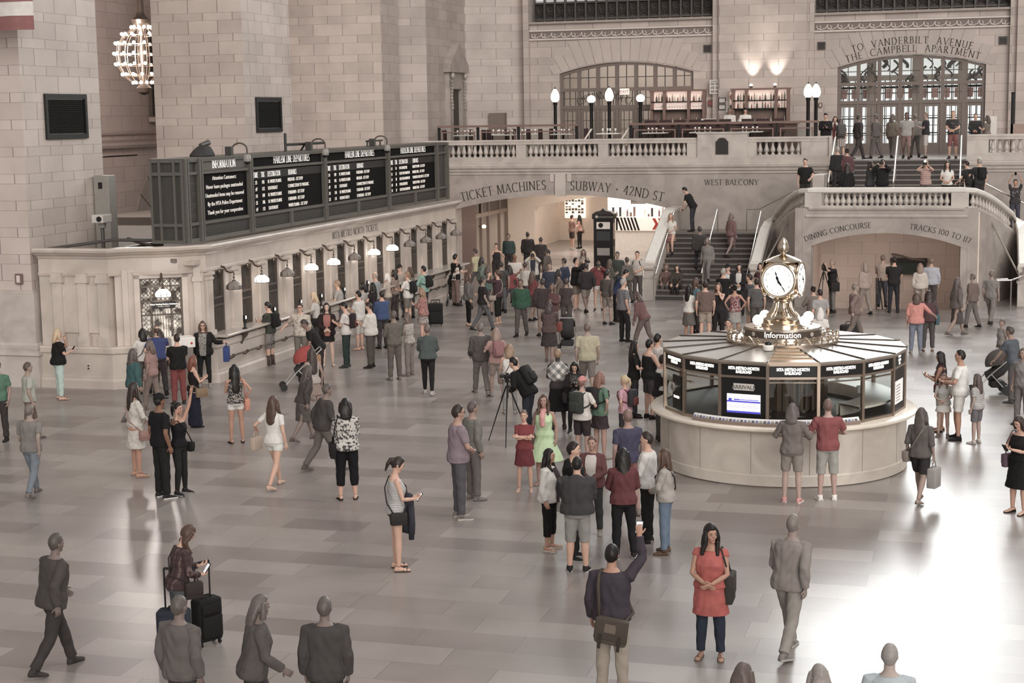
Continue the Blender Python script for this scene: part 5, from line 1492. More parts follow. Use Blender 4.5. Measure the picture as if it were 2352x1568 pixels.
for k in range(4):
 a = k * PI / 2
 Md = Matrix.Rotation(a, 4, 'Z') @ plane_M((0, -0.3, CZ), (1, 0, 0), (0, -1, 0))
 m = MB(); m.lathe([(0.325, 0.02), (0.34, 0.035), (0.335, 0.055), (0.315, 0.062), (0.306, 0.05)], n=40, M=Md)
 bz = m.build('bezel', BRASS, clock, smooth=True)
 m = MB(); m.lathe([(0.308, 0.045), (0.25, 0.06), (0.15, 0.068), (0.0, 0.072)], n=40, M=Md); dl = m.build('dial', DIAL, clock, smooth=True)
 hands = MB()
 def hand(ang, ln, w):
  R2 = Md @ Matrix.Rotation(-ang, 4, 'Z')
  hands.add([R2 @ V3((p[0], p[1], 0.085)) for p in ((-w, -0.06), (w, -0.06), (w * 1.6, ln * 0.35), (w * 0.5, ln * 0.45), (w, ln * 0.7), (0, ln), (-w, ln * 0.7), (-w * 0.5, ln * 0.45), (-w * 1.6, ln * 0.35))], [(0, 1, 2, 3, 4, 5, 6, 7, 8)])
 hand(R_(-17), 0.19, 0.015); hand(R_(146), 0.27, 0.012)
 hands.ball(Md @ V3((0, 0, 0.08)), 0.022, 8, 6)
 hands.build('clock_hand', BLACK, dl)
 nums = [(str(h), 0.232 * math.sin(h * PI / 6), 0.232 * math.cos(h * PI / 6) - 0.027) for h in range(1, 13)]
 text(nums, mat((110, 104, 98), 0.6), dl, Md @ Matrix.Translation((0, 0, 0.07)), size=0.07, name='numeral')
 m = MB()
 for q in range(60):
  aa = 2 * PI * q / 60; r0, r1 = (0.276, 0.294)
  c, s = math.cos(aa), math.sin(aa)
  m.add([Md @ V3((r * c - w_ * s, r * s + w_ * c, 0.062)) for r in (r0, r1) for w_ in (-0.003, 0.003)], [(0, 1, 3, 2)])
 m.build('minute_mark', mat((120, 114, 108), 0.6), dl)
rk = thing('timetable_rack', 'curved rack of folded timetables along the front of the booth counter', 'rack', (BC[0], BC[1], 1.1))
MB().lathe([(2.3, 0), (2.4, 0), (2.4, 0.05), (2.3, 0.12)], n=30, a0=-PI / 2 - 0.62, a1=-PI / 2 + 0.72).build('tray', mat((150, 132, 122), 0.35, 0.3), rk)
MB().lathe([(2.36, 0.05), (2.38, 0.05), (2.345, 0.13), (2.325, 0.13)], n=30, a0=-PI / 2 - 0.62, a1=-PI / 2 + 0.72).build('leaflet_row', mat((236, 232, 228), 0.5), rk)
rng = random.Random(5)
for part, c in (('blue_print', (120, 124, 160)), ('grey_print', (150, 150, 148)), ('dark_print', (92, 92, 104))):
 m = MB()
 for k in range(45):
  if k % 3 == ['blue_print', 'grey_print', 'dark_print'].index(part):
   a = -PI / 2 - 0.6 + k * 0.0293
   c_, s_ = math.cos(a), math.sin(a)
   m.add([(c_ * r - s_ * u, s_ * r + c_ * u, z) for r, z in ((2.381, 0.07), (2.363, 0.105)) for u in (-0.025, 0.025)], [(0, 1, 3, 2)])
 m.build(part, mat(c, 0.6), rk)
t = thing('paper_cup', 'white paper cup on the inner counter of the booth', 'cup', (BC[0] + 1.42, BC[1] + 0.1, 1.34))
MB().lathe([(0.035, 0), (0.045, 0.12), (0.042, 0.12), (0.033, 0.004)], n=12).build('cup', WHITE, t); MB().lathe([(0.047, 0.118), (0.047, 0.13), (0.03, 0.135)], n=12).build('lid', WHITE, t)
# ------------------------------------------------------------------ balcony restaurant
rail = thing('glass_railing', 'long bronze and glass railing in front of the balcony restaurant', 'railing', (0, 62.9, 4.75))
RB = mat((128, 106, 98), 0.4, 0.3)
m = MB(); m.box(-21.1, -15.2, -0.12, 0.12, 1.42, 1.5); m.box(-13.2, -5.8, -0.12, 0.12, 1.42, 1.5); m.build('hand_rail', RB, rail)
for i, x in enumerate([-21.05, -19.4, -17.7, -15.3, -13.1, -11.2, -9.3, -7.4, -5.9]):
 m = MB(); m.box(x - 0.05, x + 0.05, -0.05, 0.05, 0, 1.45); m.build('post', BLACK, rail)
 if i not in (3, 8):
  x2 = [-21.05, -19.4, -17.7, -15.3, -13.1, -11.2, -9.3, -7.4, -5.9][i + 1]
  f = MB(); f.box(x + 0.12, x2 - 0.12, -0.02, 0.02, 1.2, 1.25); f.box(x + 0.12, x + 0.17, -0.02, 0.02, 0.2, 1.25); f.box(x2 - 0.17, x2 - 0.12, -0.02, 0.02, 0.2, 1.25)
  pf = f.build('panel_frame', RB, rail)
  g = MB(); g.quad((x + 0.17, 0, 0.2), (x2 - 0.17, 0, 0.2), (x2 - 0.17, 0, 1.2), (x + 0.17, 0, 1.2)); g.build('glass', GLASS_T, pf)
for i, x in enumerate((-14.95, -13.45)):
 t = thing('slanted_panel', 'slanting glass menu stand edge in the gap of the balcony railing, %s' % ('by the tall lamp' if i == 0 else 'beside the broad bar rail'), 'stand', (x, 63.0, 4.75))
 m = MB(); m.prism([(-0.35, 0, 0.5), (-0.28, 0, 0.5), (0.28, 0, 1.3), (0.2, 0, 1.3)], (0, 0.06, 0)); m.build('panel', mat((214, 206, 198), 0.4), t)
 MB().box(-0.05, 0.05, 0.05, 0.1, 0, 0.9).build('leg', BLACK, t)
def street_lamp(x, y, h, lab, oval):
 t = thing('lamp_post', lab, 'lamp', (x, y, 4.75))
 MB().lathe([(0.14, 0), (0.14, 0.12), (0.1, 0.2), (0.075, 0.4), (0.07, h - 0.15), (0.09, h - 0.1), (0.1, h)], n=12).build('post', BLACK, t, smooth=True)
 G = MB()
 if oval: G.lathe([(0.1, 0), (0.17, 0.1), (0.185, 0.2), (0.16, 0.34), (0.1, 0.46), (0.04, 0.54), (0.0, 0.56)], c=(0, 0, h), n=14)
 else: G.ball((0, 0, h + 0.14), (0.18, 0.18, 0.16), 12, 8)
 G.build('globe', emissive((255, 246, 232), 4.0, 'lit_lamp_globe'), t, smooth=2)
 if oval: MB().lathe([(0.05, 0), (0.03, 0.04), (0, 0.08)], c=(0, 0, h + 0.54), n=8).build('finial', BLACK, t)
street_lamp(-16.96, 66, 2.4, 'tall black lamp post with pointed globe at the edge of the door arch', True)
street_lamp(-15.41, 66, 2.35, 'black lamp post with round globe, second along the restaurant', False)
street_lamp(-14.65, 66, 2.4, 'tall black lamp post with pointed globe before the middle of the door arch', True)
street_lamp(-13.34, 66, 2.35, 'black lamp post with round globe beside the EXIT sign', False)
street_lamp(-6.52, 66, 2.4, 'near one of the twin lamp posts where the bar ends', True)
street_lamp(-6.24, 66.3, 2.4, 'far one of the twin lamp posts where the bar ends', True)
struct(MB().box(-21.3, -6.9, 63.15, 67.7, 4.75, 5.08).build('floor_restaurant', mat((96, 86, 81), 0.5)))
TOP = mat((224, 216, 208), 0.4);
def table(x, y, lab):
 t = thing('dining_table', lab, 'table', (x, y, 5.08), 0, None)
 MB().rbox((0, 0, 0.75), (0.95, 0.8, 0.05), 0.03).build('tabletop', TOP, t)
 MB().lathe([(0.25, 0), (0.25, 0.03), (0.04, 0.06), (0.04, 0.73)], n=10).build('pedestal', BLACK, t)
gproto = None
def glass(x, y, z, grp, lab):
 global gproto
 if gproto is None:
  gproto = MB().lathe([(0.035, 0), (0.035, 0.01), (0.008, 0.015), (0.008, 0.08), (0.035, 0.1), (0.042, 0.15), (0.036, 0.19)], n=8).build('wine_glass', mat((226, 222, 216), 0.15, var=0.02), None, smooth=True)
  o = gproto
 else:
  o = gproto.copy(); COL.objects.link(o)
 o.location = (x, y, z); tag(o, lab, 'glass', grp)
TABX = [(-20.3, 64.2), (-18.6, 64.2), (-18.1, 66.0), (-16.2, 64.3), (-14.3, 64.4), (-12.4, 64.3), (-10.5, 64.3), (-8.6, 64.3), (-19.9, 66.6)]
names = ['nearest the door niche', 'second from the door niche', 'behind the second front table', 'by the tall pointed lamp', 'between the slanting stands', 'before the bar stools', 'behind the arched plaque', 'last before the twin lamps', 'against the side wall']
chp = None
for (x, y), nm in zip(TABX, names):
 table(x, y, 'small pale topped restaurant table ' + nm)
 rng = random.Random(int(x * 10))
 for k in range(4):
  glass(x - 0.32 + 0.2 * k, y + rng.uniform(-0.25, 0.25), 5.857, 'wine glasses on the restaurant tables', 'clear wine glass standing on a laid restaurant table')
 for s in (-1, 1):
  lab = 'dark red chair at the table ' + nm + (', ticket office side' if s < 0 else ', stairs side')
  if chp is None:
   chp = thing('dining_chair', lab, 'chair', (x + s * 0.72, y, 5.08), s * PI / 2)
   MB().rbox((0, 0, 0.45), (0.5, 0.5, 0.09), 0.05).build('seat', CHAIRR, chp)
   MB().rbox((0, -0.24, 0.72), (0.5, 0.08, 0.52), 0.04).build('backrest', CHAIRR, chp)
   for lx, ly in ((-0.2, -0.2), (0.2, -0.2), (0.2, 0.2), (-0.2, 0.2)):
    MB().tube([(lx, ly, 0), (lx, ly, 0.42)], 0.02, 6).build('leg', BLACK, chp)
  else:
   dup(chp, (x + s * 0.72, y, 5.08), s * PI / 2, lab)
bar = thing('bar_counter', 'long brown bar counter before the bottle shelves', 'bar counter', (-10.3, 67.3, 5.08))
MB().box(-3.2, 3.2, -0.3, 0.3, 0, 1.02).build('front', WOODR, bar); MB().rbox((0, 0, 1.06), (6.6, 0.8, 0.08), 0.05).build('top', mat((120, 98, 90), 0.3), bar)
for i in range(9):
 x = -13.0 + i * 0.62 + (0.3 if i > 5 else 0)
 t = thing('bar_stool', '%s red backed bar stool along the bar, counted from the door arch' % ordn[i], 'stool', (x, 66.55, 5.08))
 MB().rbox((0, 0, 0.74), (0.48, 0.46, 0.1), 0.05).build('seat', CHAIRR, t); MB().rbox((0, -0.22, 1.05), (0.5, 0.07, 0.42), 0.035).build('backrest', CHAIRR, t)
 for lx, ly in ((-0.18, -0.18), (0.18, -0.18), (0.18, 0.18), (-0.18, 0.18)):
  MB().tube([(lx, ly, 0), (lx * 0.9, ly * 0.9, 0.7)], 0.018, 6).build('leg', BLACK, t)
bp = []
def bottle_mesh(kind):
 h, r = [(0.31, 0.036), (0.27, 0.042), (0.33, 0.034), (0.2, 0.03)][kind]
 return [(r * 0.9, 0), (r, 0.01), (r, h * 0.58), (r * 0.8, h * 0.66), (0.013, h * 0.74), (0.013, h * 0.97), (0.017, h * 0.97), (0.017, h)]
BC_ = [(196, 186, 172), (74, 66, 60), (150, 132, 112), (214, 210, 202), (96, 104, 92), (120, 84, 70)]
def bottle(x, y, z, i, where):
 kind = i % 4; col = BC_[(i * 7) % 6]; key = (kind, col)
 for k_, o_ in bp:
  if k_ == key:
   o = o_.copy(); COL.objects.link(o); break
 else:
  o = MB().lathe(bottle_mesh(kind), n=8).build('bottle', mat(col, 0.15, var=0.03), None, smooth=True); bp.append((key, o))
 o.location = (x, y, z)
 tag(o, 'liquor bottle standing on the ' + where, 'bottle', 'bottles on the ' + where)
def bar_shelf(x0, x1, y, rows_, lab, where, divs):
 t = thing('bottle_shelf', lab, 'shelf', (0, y, 4.75)); zt = 2.78
 m = MB()
 for x in divs: m.box(x - 0.06, x + 0.06, -0.1, 0.25, 0.7, zt)
 m.box(x0 - 0.1, x1 + 0.1, -0.12, 0.28, zt, zt + 0.07); m.build('frame', mat((122, 98, 90), 0.4), t)
 MB().box(x0, x1, 0.22, 0.25, 1.98, zt).build('lit_back', emissive((255, 226, 212), 0.62, 'shelf_glow'), t)
 MB().box(x0, x1, 0.22, 0.25, 0.7, 1.98).build('back_panel', mat((118, 100, 92), 0.4), t)
 i = 0
 for zz in rows_:
  MB().box(x0, x1, -0.1, 0.24, zz - 0.05, zz).build('shelf_board', BLACK, t)
  n_ = int((x1 - x0) / 0.115)
  for k in range(n_):
   x = x0 + 0.08 + k * 0.115
   if min(abs(x - d) for d in divs) < 0.09: continue
   i += 1
   if zz == rows_[1] and where.startswith('arch'):
    glass(x, y + 0.02, 4.75 + zz, 'glasses on the arch bottle shelf', 'stemmed glass on the bottle shelf before the door arch')
   else:
    bottle(x, y + 0.03 + 0.05 * (k % 2), 4.75 + zz, i + k // 3, where)
bar_shelf(-13.45, -11.2, 69.0, (2.36, 2.02, 1.35), 'open bottle shelf unit standing before the door arch', 'arch bottle shelf', (-13.45, -12.9, -11.85, -11.2))
bar_shelf(-9.95, -7.65, 69.0, (2.36, 2.02, 1.35), 'warmly lit bottle shelf unit against the stone pier', 'pier bottle shelf', (-9.95, -9.4, -8.15, -7.65))
for x, lab in ((-9.2, 'nearer the door arch'), (-8.2, 'nearer the twin lamps')):
 t = thing('uplighter', 'small uplighter on the bottle shelf top throwing light up the pier, ' + lab, 'lamp', (x, 69.0, 7.6))
 MB().lathe([(0.05, 0), (0.09, 0.1)], n=10).build('cone', STEEL, t); MB().ball((0, 0, 0.12), 0.07, 8, 6).build('bulb', emissive((255, 244, 232), 9, 'uplight_bulb'), t)
 spot('uplight', (x, 69.2, 7.75), (x, 69.75, 10.5), 260, 62)
def sign(name, lab, cat, x, y, z, w_, h_, c, frame=None, lines=None, tc=LETTER, ts=0.1):
 t = thing(name, lab, cat, (x, y, z))
 MB().box(-w_ / 2, w_ / 2, -0.03, 0, -h_ / 2, h_ / 2).build('face', c, t)
 if frame:
  m = MB(); b_ = 0.025
  for a in ((-w_ / 2 - b_, w_ / 2 + b_, -h_ / 2 - b_, -h_ / 2), (-w_ / 2 - b_, w_ / 2 + b_, h_ / 2, h_ / 2 + b_), (-w_ / 2 - b_, -w_ / 2, -h_ / 2, h_ / 2), (w_ / 2, w_ / 2 + b_, -h_ / 2, h_ / 2)):
   m.box(a[0], a[1], -0.05, 0, a[2], a[3])
  m.build('frame', frame, t)
 if lines:
  text(lines, tc, t, plane_M((0, -0.034, 0), (1, 0, 0), (0, -1, 0)), size=ts)
 return t
sign('exit_sign', 'lit white EXIT sign hanging in the door arch', 'sign', -14.84, 69.95, 7.58, 0.42, 0.26, emissive((236, 214, 204), 0.8, 'lit_sign'), None, [('EXIT', 0, -0.07)], mat((120, 60, 56), 0.5), 0.2)
sign('exit_sign', 'second pale EXIT sign half hidden behind a round lamp', 'sign', -13.45, 69.95, 7.45, 0.26, 0.26, emissive((236, 218, 208), 0.7, 'lit_sign2'), None, [('IT', 0, -0.07)], mat((120, 60, 56), 0.5), 0.2)
sign('exit_sign', 'dark red EXIT sign on the wall between the bottle shelves', 'sign', -10.98, 69.9, 7.02, 0.36, 0.26, mat((104, 74, 72), 0.5), None, [('EXIT', 0, -0.06)], mat((170, 84, 80), 0.5), 0.16)
p_ = sign('poster', 'tall white safety poster on the wall above the red EXIT sign', 'poster', -10.84, 69.72, 7.7, 0.46, 0.6, mat((206, 200, 194), 0.6))
m = MB()
for i in range(2):
 for j in range(3): m.box(-0.18 + i * 0.2, -0.02 + i * 0.2, -0.035, -0.03, -0.25 + j * 0.16, -0.14 + j * 0.16)
m.box(-0.19, 0.19, -0.035, -0.03, 0.22, 0.26); m.build('print', mat((142, 136, 132), 0.6), p_)
sign('framed_notice', 'upper framed notice beside the red EXIT sign', 'notice', -10.5, 69.52, 7.12, 0.26, 0.18, mat((196, 190, 184), 0.6), BLACK)
sign('framed_notice', 'lower framed notice beside the red EXIT sign', 'notice', -10.5, 69.52, 6.84, 0.26, 0.18, mat((196, 190, 184), 0.6), BLACK)
sign('notice', 'long pale paper list hanging beside the lit bottle shelf', 'notice', -10.25, 69.5, 6.85, 0.2, 0.5, mat((190, 182, 176), 0.6))
t = thing('wall_plate', 'round reddish plate glowing beside the lit bottle shelf', 'plate', (-10.02, 69.45, 7.25))
MB().lathe([(0.15, 0), (0.15, 0.02), (0.05, 0.03)], n=16, M=plane_M((0, 0, 0), (1, 0, 0), (0, -1, 0))).build('disc', mat((190, 150, 138), 0.5), t); MB().box(-0.16, 0.16, 0.02, 0.04, -0.32, 0.2).build('backboard', emissive((236, 214, 200), 0.4, 'plate_glow'), t)
sign('picture_frame', 'small framed picture under the round plate by the bartender', 'picture', -10.02, 69.45, 6.72, 0.18, 0.22, mat((170, 164, 158), 0.6), BLACK)
text([('CIPRIANI DOLCI', 0, 0)], LETTER, None, FACE_E(-15.75, 69.96, 7.32), size=0.4, arc=2.2, sx=0.9, serif=True, name='trim_lettering')
t = thing('coffee_machine', 'dark coffee machine with cups on top by the bar wall', 'coffee machine', (-10.95, 68.6, 5.85))
MB().rbox((0, 0, 0.22), (0.7, 0.4, 0.42), 0.05).build('body', BLACK, t); m = MB()
for k in range(7): m.lathe([(0.03, 0.44), (0.045, 0.51)], c=(-0.27 + k * 0.09, 0, 0), n=8)
m.build('cup', WHITE, t)
MB().box(-11.5, -9.9, 68.3, 69.2, 4.75, 5.83).build('back_bar', WOODR, bar).parent = None
bpy.data.objects['back_bar']['label'] = 'brown back bar cabinet under the coffee machine'; bpy.data.objects['back_bar']['category'] = 'cabinet'
t = thing('standing_sign', 'blank pale standing board at the far end of the balcony', 'sign', (0.5, 65.5, 4.75))
MB().box(-0.22, 0.22, -0.03, 0.03, 0.1, 1.55).build('panel', mat((206, 200, 194), 0.5), t); MB().box(-0.26, 0.26, -0.15, 0.15, 0, 0.1).build('foot', IRON2, t)
t = thing('lamp_post', 'bare black post at the far end of the balcony', 'post', (1.3, 65.5, 4.75))
MB().lathe([(0.1, 0), (0.07, 0.2), (0.07, 2.4), (0.09, 2.45)], n=10).build('post', BLACK, t)
t = thing('barrier_panel', 'bronze barrier panel beside the bare black post', 'barrier', (1.75, 65.0, 4.75))
MB().box(-0.5, 0.8, -0.04, 0.04, 0.75, 1.25).build('panel', mat((150, 128, 118), 0.4), t); MB().box(-0.5, -0.44, -0.04, 0.04, 0, 1.25).box(0.74, 0.8, -0.04, 0.04, 0, 1.25).build('leg', RB, t)
struct(MB().box(-13.5, -7.0, 67.75, 68.75, 4.75, 5.05).build('floor_bar', mat((70, 62, 58), 0.7)))
# ------------------------------------------------------------------ people
SKIN = {'fair': (196, 160, 142), 'tan': (172, 134, 116), 'brown': (124, 90, 74), 'dark': (84, 60, 50), 'pale': (206, 176, 160)}
HAIRC = {'black': (30, 26, 25), 'dark': (48, 38, 34), 'brown': (78, 60, 50), 'light': (140, 116, 96), 'blond': (186, 164, 136), 'grey': (150, 144, 138), 'white': (206, 200, 194), 'red': (110, 66, 52), 'cap': (26, 25, 25)}
CLOTH = {}
def cloth(c):
 return mat(c, 0.85, var=0.14, scale=14.0, spec=0.2) if isinstance(c, (tuple, list)) else c
def skin(c): return mat(SKIN[c] if isinstance(c, str) else c, 0.55, var=0.05, scale=9.0, spec=0.3)
def hairm(c): return mat(HAIRC[c] if isinstance(c, str) else c, 0.45, var=0.3, scale=60.0, spec=0.35)
MALE = [(-.11, .125, .10, 0), (-.05, .162, .115, -.01), (.03, .163, .118, -.005), (.12, .148, .11, .0), (.22, .157, .118, .005), (.32, .178, .128, .008), (.40, .186, .12, .0), (.455, .165, .098, -.008), (.495, .10, .075, -.012), (.535, .06, .06, -.005)]
FEM = [(-.11, .13, .105, -.005), (-.05, .178, .125, -.015), (.03, .168, .115, -.008), (.12, .128, .095, .0), (.22, .14, .108, .012), (.30, .152, .13, .02), (.38, .156, .112, .006), (.445, .14, .088, -.008), (.49, .085, .068, -.012), (.535, .052, .054, -.005)]
FIGS = []
PENDING = []
class Fig:
 pass
def _ell(c, X, Y, rx, ry, n=18, e=2.3):
 o = []
 for k in range(n):
  t = 2 * PI * k / n
  ct, st = math.cos(t), math.sin(t)
  o.append(c + X * (rx * math.copysign(abs(ct) ** (2 / e), ct)) + Y * (ry * math.copysign(abs(st) ** (2 / e), st)))
 return o
def ik(S, T, a, b, pole):
 d = T - S; L = d.length
 mx = (a + b) * 0.995
 if L > mx:
  T = S + d * (mx / L); d = T - S; L = mx
 L = max(L, abs(a - b) + 0.02)
 u = d.normalized()
 x = (a * a - b * b + L * L) / (2 * L)
 h = math.sqrt(max(0, a * a - x * x))
 p = pole - u * pole.dot(u)
 p = p.normalized() if p.length > 1e-5 else u.orthogonal().normalized()
 return S + u * x + p * h, T
ARMS = {  # target offset from the mid-shoulder point (outward, forward, up), elbow pole (outward, forward, up), hand direction, palm normal
 'hang': ((.235, .03, -.52), (.5, -1, 0), None, 'in'), 'hang2': ((.26, .08, -.5), (.5, -1, 0), None, 'in'), 'back': ((.24, -.14, -.48), (.3, -1, 0), None, 'in'), 'fwd': ((.22, .22, -.44), (.3, -1, -.2), None, 'in'),
 'phone': ((.05, .27, -.22), (.8, -.5, -1), (-.25, .8, .45), 'up'), 'phonelow': ((.05, .27, -.32), (.8, -.5, -1), (-.3, .8, .3), 'up'),
 'photo': ((.085, .26, .16), (1, .1, -.8), (-.15, .35, .9), 'in'), 'overhead': ((.12, .12, .47), (1, .3, 0), (-.3, .2, .9), 'in'), 'high': ((.26, .20, .42), (.8, .5, -.6), (-.1, .3, .9), 'fwd'),
 'hip': ((.21, -.02, -.43), (1, -.5, .1), (-.7, .3, -.5), 'in'), 'clasp': ((.045, .22, -.37), (1, -.3, -.5), (-.8, .4, -.3), 'in'), 'cross': ((-.09, .17, -.2), (1, .1, -.8), (-.9, .1, .1), 'in'),
 'strap': ((.13, .13, -.1), (.7, .1, -1), (-.5, -.2, .7), 'in'), 'ear': ((.125, .07, .15), (1, .5, -.8), (-.2, 0, .9), 'in'), 'chin': ((.04, .17, .06), (.6, .4, -1), (-.2, -.1, .9), 'in'),
 'rail': ((.22, .34, -.34), (.8, -.6, -.4), (0, .9, -.2), 'down'), 'reach': ((.2, .48, -.12), (.5, -.2, -1), (0, 1, 0), 'down'), 'point': ((.16, .5, .08), (.5, 0, -1), (0, 1, .1), 'down'),
 'out': ((.45, .1, -.3), (.3, -1, -.3), (.6, .3, -.6), 'down'), 'lap': ((.1, .3, -.42), (.8, -.4, -.3), (-.4, .8, -.2), 'down'), 'knee': ((.12, .38, -.36), (.8, -.3, -.3), (0, .8, -.5), 'down'), 'behind': ((.1, -.17, -.42), (1, -.6, 0), (-.8, 0, -.4), 'in'),
 'carry': ((.17, .26, -.26), (.9, -.6, -.6), (-.4, .9, .1), 'up'), 'wave': ((.3, .1, .5), (.7, .2, -.5), (0, .1, 1), 'fwd'), 'push': ((.2, .42, -.4), (.6, -.6, -.2), (0, .9, -.2), 'down'), 'mouth': ((.05, .17, .1), (.6, .4, -1), (-.3, -.1, .9), 'in'),
}
LEGS = {  # (thigh pitch, knee, spread) for each leg; L then R
 'stand': ((1, 2, 3), (1, 2, 3)), 'wide': ((1, 2, 9), (1, 2, 9)), 'contra': ((2, 3, 2), (10, 14, 6)), 'contra2': ((10, 14, 6), (2, 3, 2)), 'walk': ((24, 8, 1), (-14, 22, 1)), 'walk2': ((-14, 22, 1), (24, 8, 1)), 'stroll': ((14, 6, 1), (-9, 12, 1)), 'stroll2': ((-9, 12, 1), (14, 6, 1)),
 'sit': ((84, 88, 6), (84, 84, 6)), 'sitlow': ((98, 112, 7), (98, 108, 5)), 'step': ((48, 52, 2), (2, 4, 2)), 'cross': ((3, 2, 1), (8, 6, -5)), 'close': ((0, 1, 0), (0, 1, 0)), 'kneel': ((60, 110, 8), (20, 60, 4)), 'crouch': ((100, 135, 10), (70, 125, 8)),
}
def person(x, y, head, h, sex, label, legs='stand', arms=('hang', 'hang'), lean=0, look=(0, 0), skinc='fair', hair=('short', 'dark'), top=None, bottom=None, shoes=((40, 37, 36), None), fat=1.0, z=0.0, group=None, name='person', child=False, twist=0, hat=None, extra=None, scarf=None, sitz=None, cat='person'):
 f = Fig(); s = h / 1.75; f.s = s; f.sex = sex
 prof = MALE if sex == 'm' else FEM
 if child:
  prof = [(a, b * 1.06, c * 1.06, d) for a, b, c, d in FEM]
  prof[3] = (.12, .145, .105, 0)
 hs = 1.0 if not child else min(1.35, 1.0 + (1.5 - h) * 0.55)
 dist = math.hypot(x, y); ppm = 3709.0 / dist
 vox = min(0.024, max(0.0085, 1.55 / ppm))
 la, ra = LEGS[legs] if isinstance(legs, str) else legs
 hipw = (.085 if sex == 'm' else .09) * s
 TH, SH, AH = .425 * s, .415 * s, .085 * s
 J = {}
 for sd, (a, k, sp) in ((-1, la), (1, ra)):
  hp = V3((sd * hipw, 0, -.035 * s))
  a_, k_, sp_ = R_(a), R_(k), R_(sp)
  kn = hp + V3((sd * math.sin(sp_) * math.cos(a_), math.sin(a_), -math.cos(a_) * math.cos(sp_))) * TH
  an = kn + V3((sd * math.sin(sp_) * math.cos(a_ - k_) * .7, math.sin(a_ - k_), -math.cos(a_ - k_))) * SH
  J[sd] = (hp, kn, an, a - k)
 zmin = min(J[-1][2].z, J[1][2].z)
 pz = -zmin + AH if sitz is None else sitz + .1 * s
 P0 = V3((0, 0, pz))
 for sd in J:
  J[sd] = tuple(v + P0 for v in J[sd][:3]) + (J[sd][3],)
 f.J = J; f.pz = pz
 l = R_(lean)
 U = V3((0, math.sin(l), math.cos(l))); F = V3((0, math.cos(l), -math.sin(l)))
 tw = R_(twist); X = V3((math.cos(tw), math.sin(tw), 0)); F = (F - X * F.dot(X)).normalized() if twist else F
 F = U.cross(X) if twist else F
 at = lambda t: P0 + U * (t * s)
 f.at = at; f.U, f.F, f.X = U, F, X
 shw = (.188 if sex == 'm' else .162) * s * (1 + (fat - 1) * .5)
 M = at(.455); f.M = M
 arms = (arms, arms) if isinstance(arms, str) else arms
 UA, FA = .285 * s, .245 * s
 f.arm = {}
 for sd, spec in zip((-1, 1), arms):
  dfn = ARMS[spec] if isinstance(spec, str) else spec
  loc = lambda v, sd=sd: X * (sd * v[0]) + F * v[1] + U * v[2]
  S = M + X * (sd * shw) - U * (.012 * s)
  k_ = 1 + (fat - 1) * .5
  up_ = V3((0, 0, 1)); Fh = V3((-math.sin(tw), math.cos(tw), 0))
  if isinstance(spec, str) and spec in ('hang', 'hang2', 'back', 'fwd'):
   loc2 = lambda v, sd=sd: X * (sd * v[0]) + Fh * v[1] + up_ * v[2]
  else:
   loc2 = loc
  T = M + loc2((dfn[0][0] * (k_ if dfn[0][0] > .18 else 1), dfn[0][1] * (k_ if dfn[0][1] > .1 else 1), dfn[0][2])) * s
  E_, T = ik(S, T, UA, FA, loc(dfn[1]))
  hd = loc(dfn[2]).normalized() if dfn[2] else (T - E_).normalized()
  hd = (hd * .6 + (T - E_).normalized() * .4).normalized()
  pn = {'in': X * -sd, 'up': U, 'down': -U, 'fwd': F}[dfn[3]]
  pn = (pn - hd * pn.dot(hd))
  pn = pn.normalized() if pn.length > .05 else hd.orthogonal().normalized()
  f.arm[sd] = (S, E_, T, hd, pn, spec)
 pit, yw = R_(look[0]), R_(look[1])
 nb = at(.525)
 lh = l * .6 - pit * 1.0
 hz = V3((0, math.sin(l * .55 - pit * .9), math.cos(l * .55 - pit * .9)))
 hc = nb + (U * .045 + V3((0, math.sin(l * .5 - pit * .6), math.cos(l * .5 - pit * .6))) * .115) * s * (1 if not child else 1.05) + V3((0, .012 * s, 0))
 hy = V3((0, hz.z, -hz.y)); hx = V3((1, 0, 0))
 Rz = Matrix.Rotation(yw + tw, 3, hz)
 hx, hy = Rz @ hx, Rz @ hy
 hk = s * hs
 if h < 1.6 and not child: hk = s * 1.03
 f.hc, f.hx, f.hy, f.hz, f.hk = hc, hx, hy, hz, hk
 H = lambda a, b, c: hc + (hx * a + hy * b + hz * c) * hk
 f.H = H
 b = MB()
 ffx = lambda t: fat * (1.0 if t < .4 else 1 + (fat - 1) * .4) / fat * (1 if t >= .4 else 1)
 def tring(t, rx, ry, oy, off=0.0):
  kf = fat if t < .38 else 1 + (fat - 1) * .45
  return _ell(at(t) + F * (oy * s), X, F, rx * s * kf + off, ry * s * (kf * 1.08 if fat > 1.05 and t < .3 else kf) + off)
 f.tring = tring; f.prof = prof
 b.rings([tring(*p) for p in prof])
 b.tube([at(.49), nb, hc - hz * (.04 * hk)], [.062 * s, (.058 if sex == 'm' else .05) * s, .052 * s], 12)
 vs = []; fs = []
 nU, nV = 18, 14
 hm = MB().ball((0, 0, 0), 1.0, nU, nV)
 def headpt(p, grow=0.0):
  px, py, pz = p
  jaw = 1 - .24 * max(0, -pz) ** 1.6
  front = .93 if py > 0 else 1.0
  yy = .098 * py * front * (1 - .12 * max(0, -pz)) + (.012 * max(0, -pz) if py > 0 else .012 * max(0, -pz))
  return H(.076 * px * jaw * (1 + grow), yy * (1 + grow), .118 * pz * (1 + grow))
 b.add([headpt(p) for p in hm.v], hm.f)
 hb = MB().ball((0, 0, 0), 1.0, 10, 6)
 def blob(mb, c, r):
  mb.add([H(c[0] + p[0] * r[0], c[1] + p[1] * r[1], c[2] + p[2] * r[2]) for p in hb.v], hb.f)
 blob(b, (0, .094, -.018), (.013, .022, .012)); blob(b, (0, .088, -.002), (.009, .014, .026))
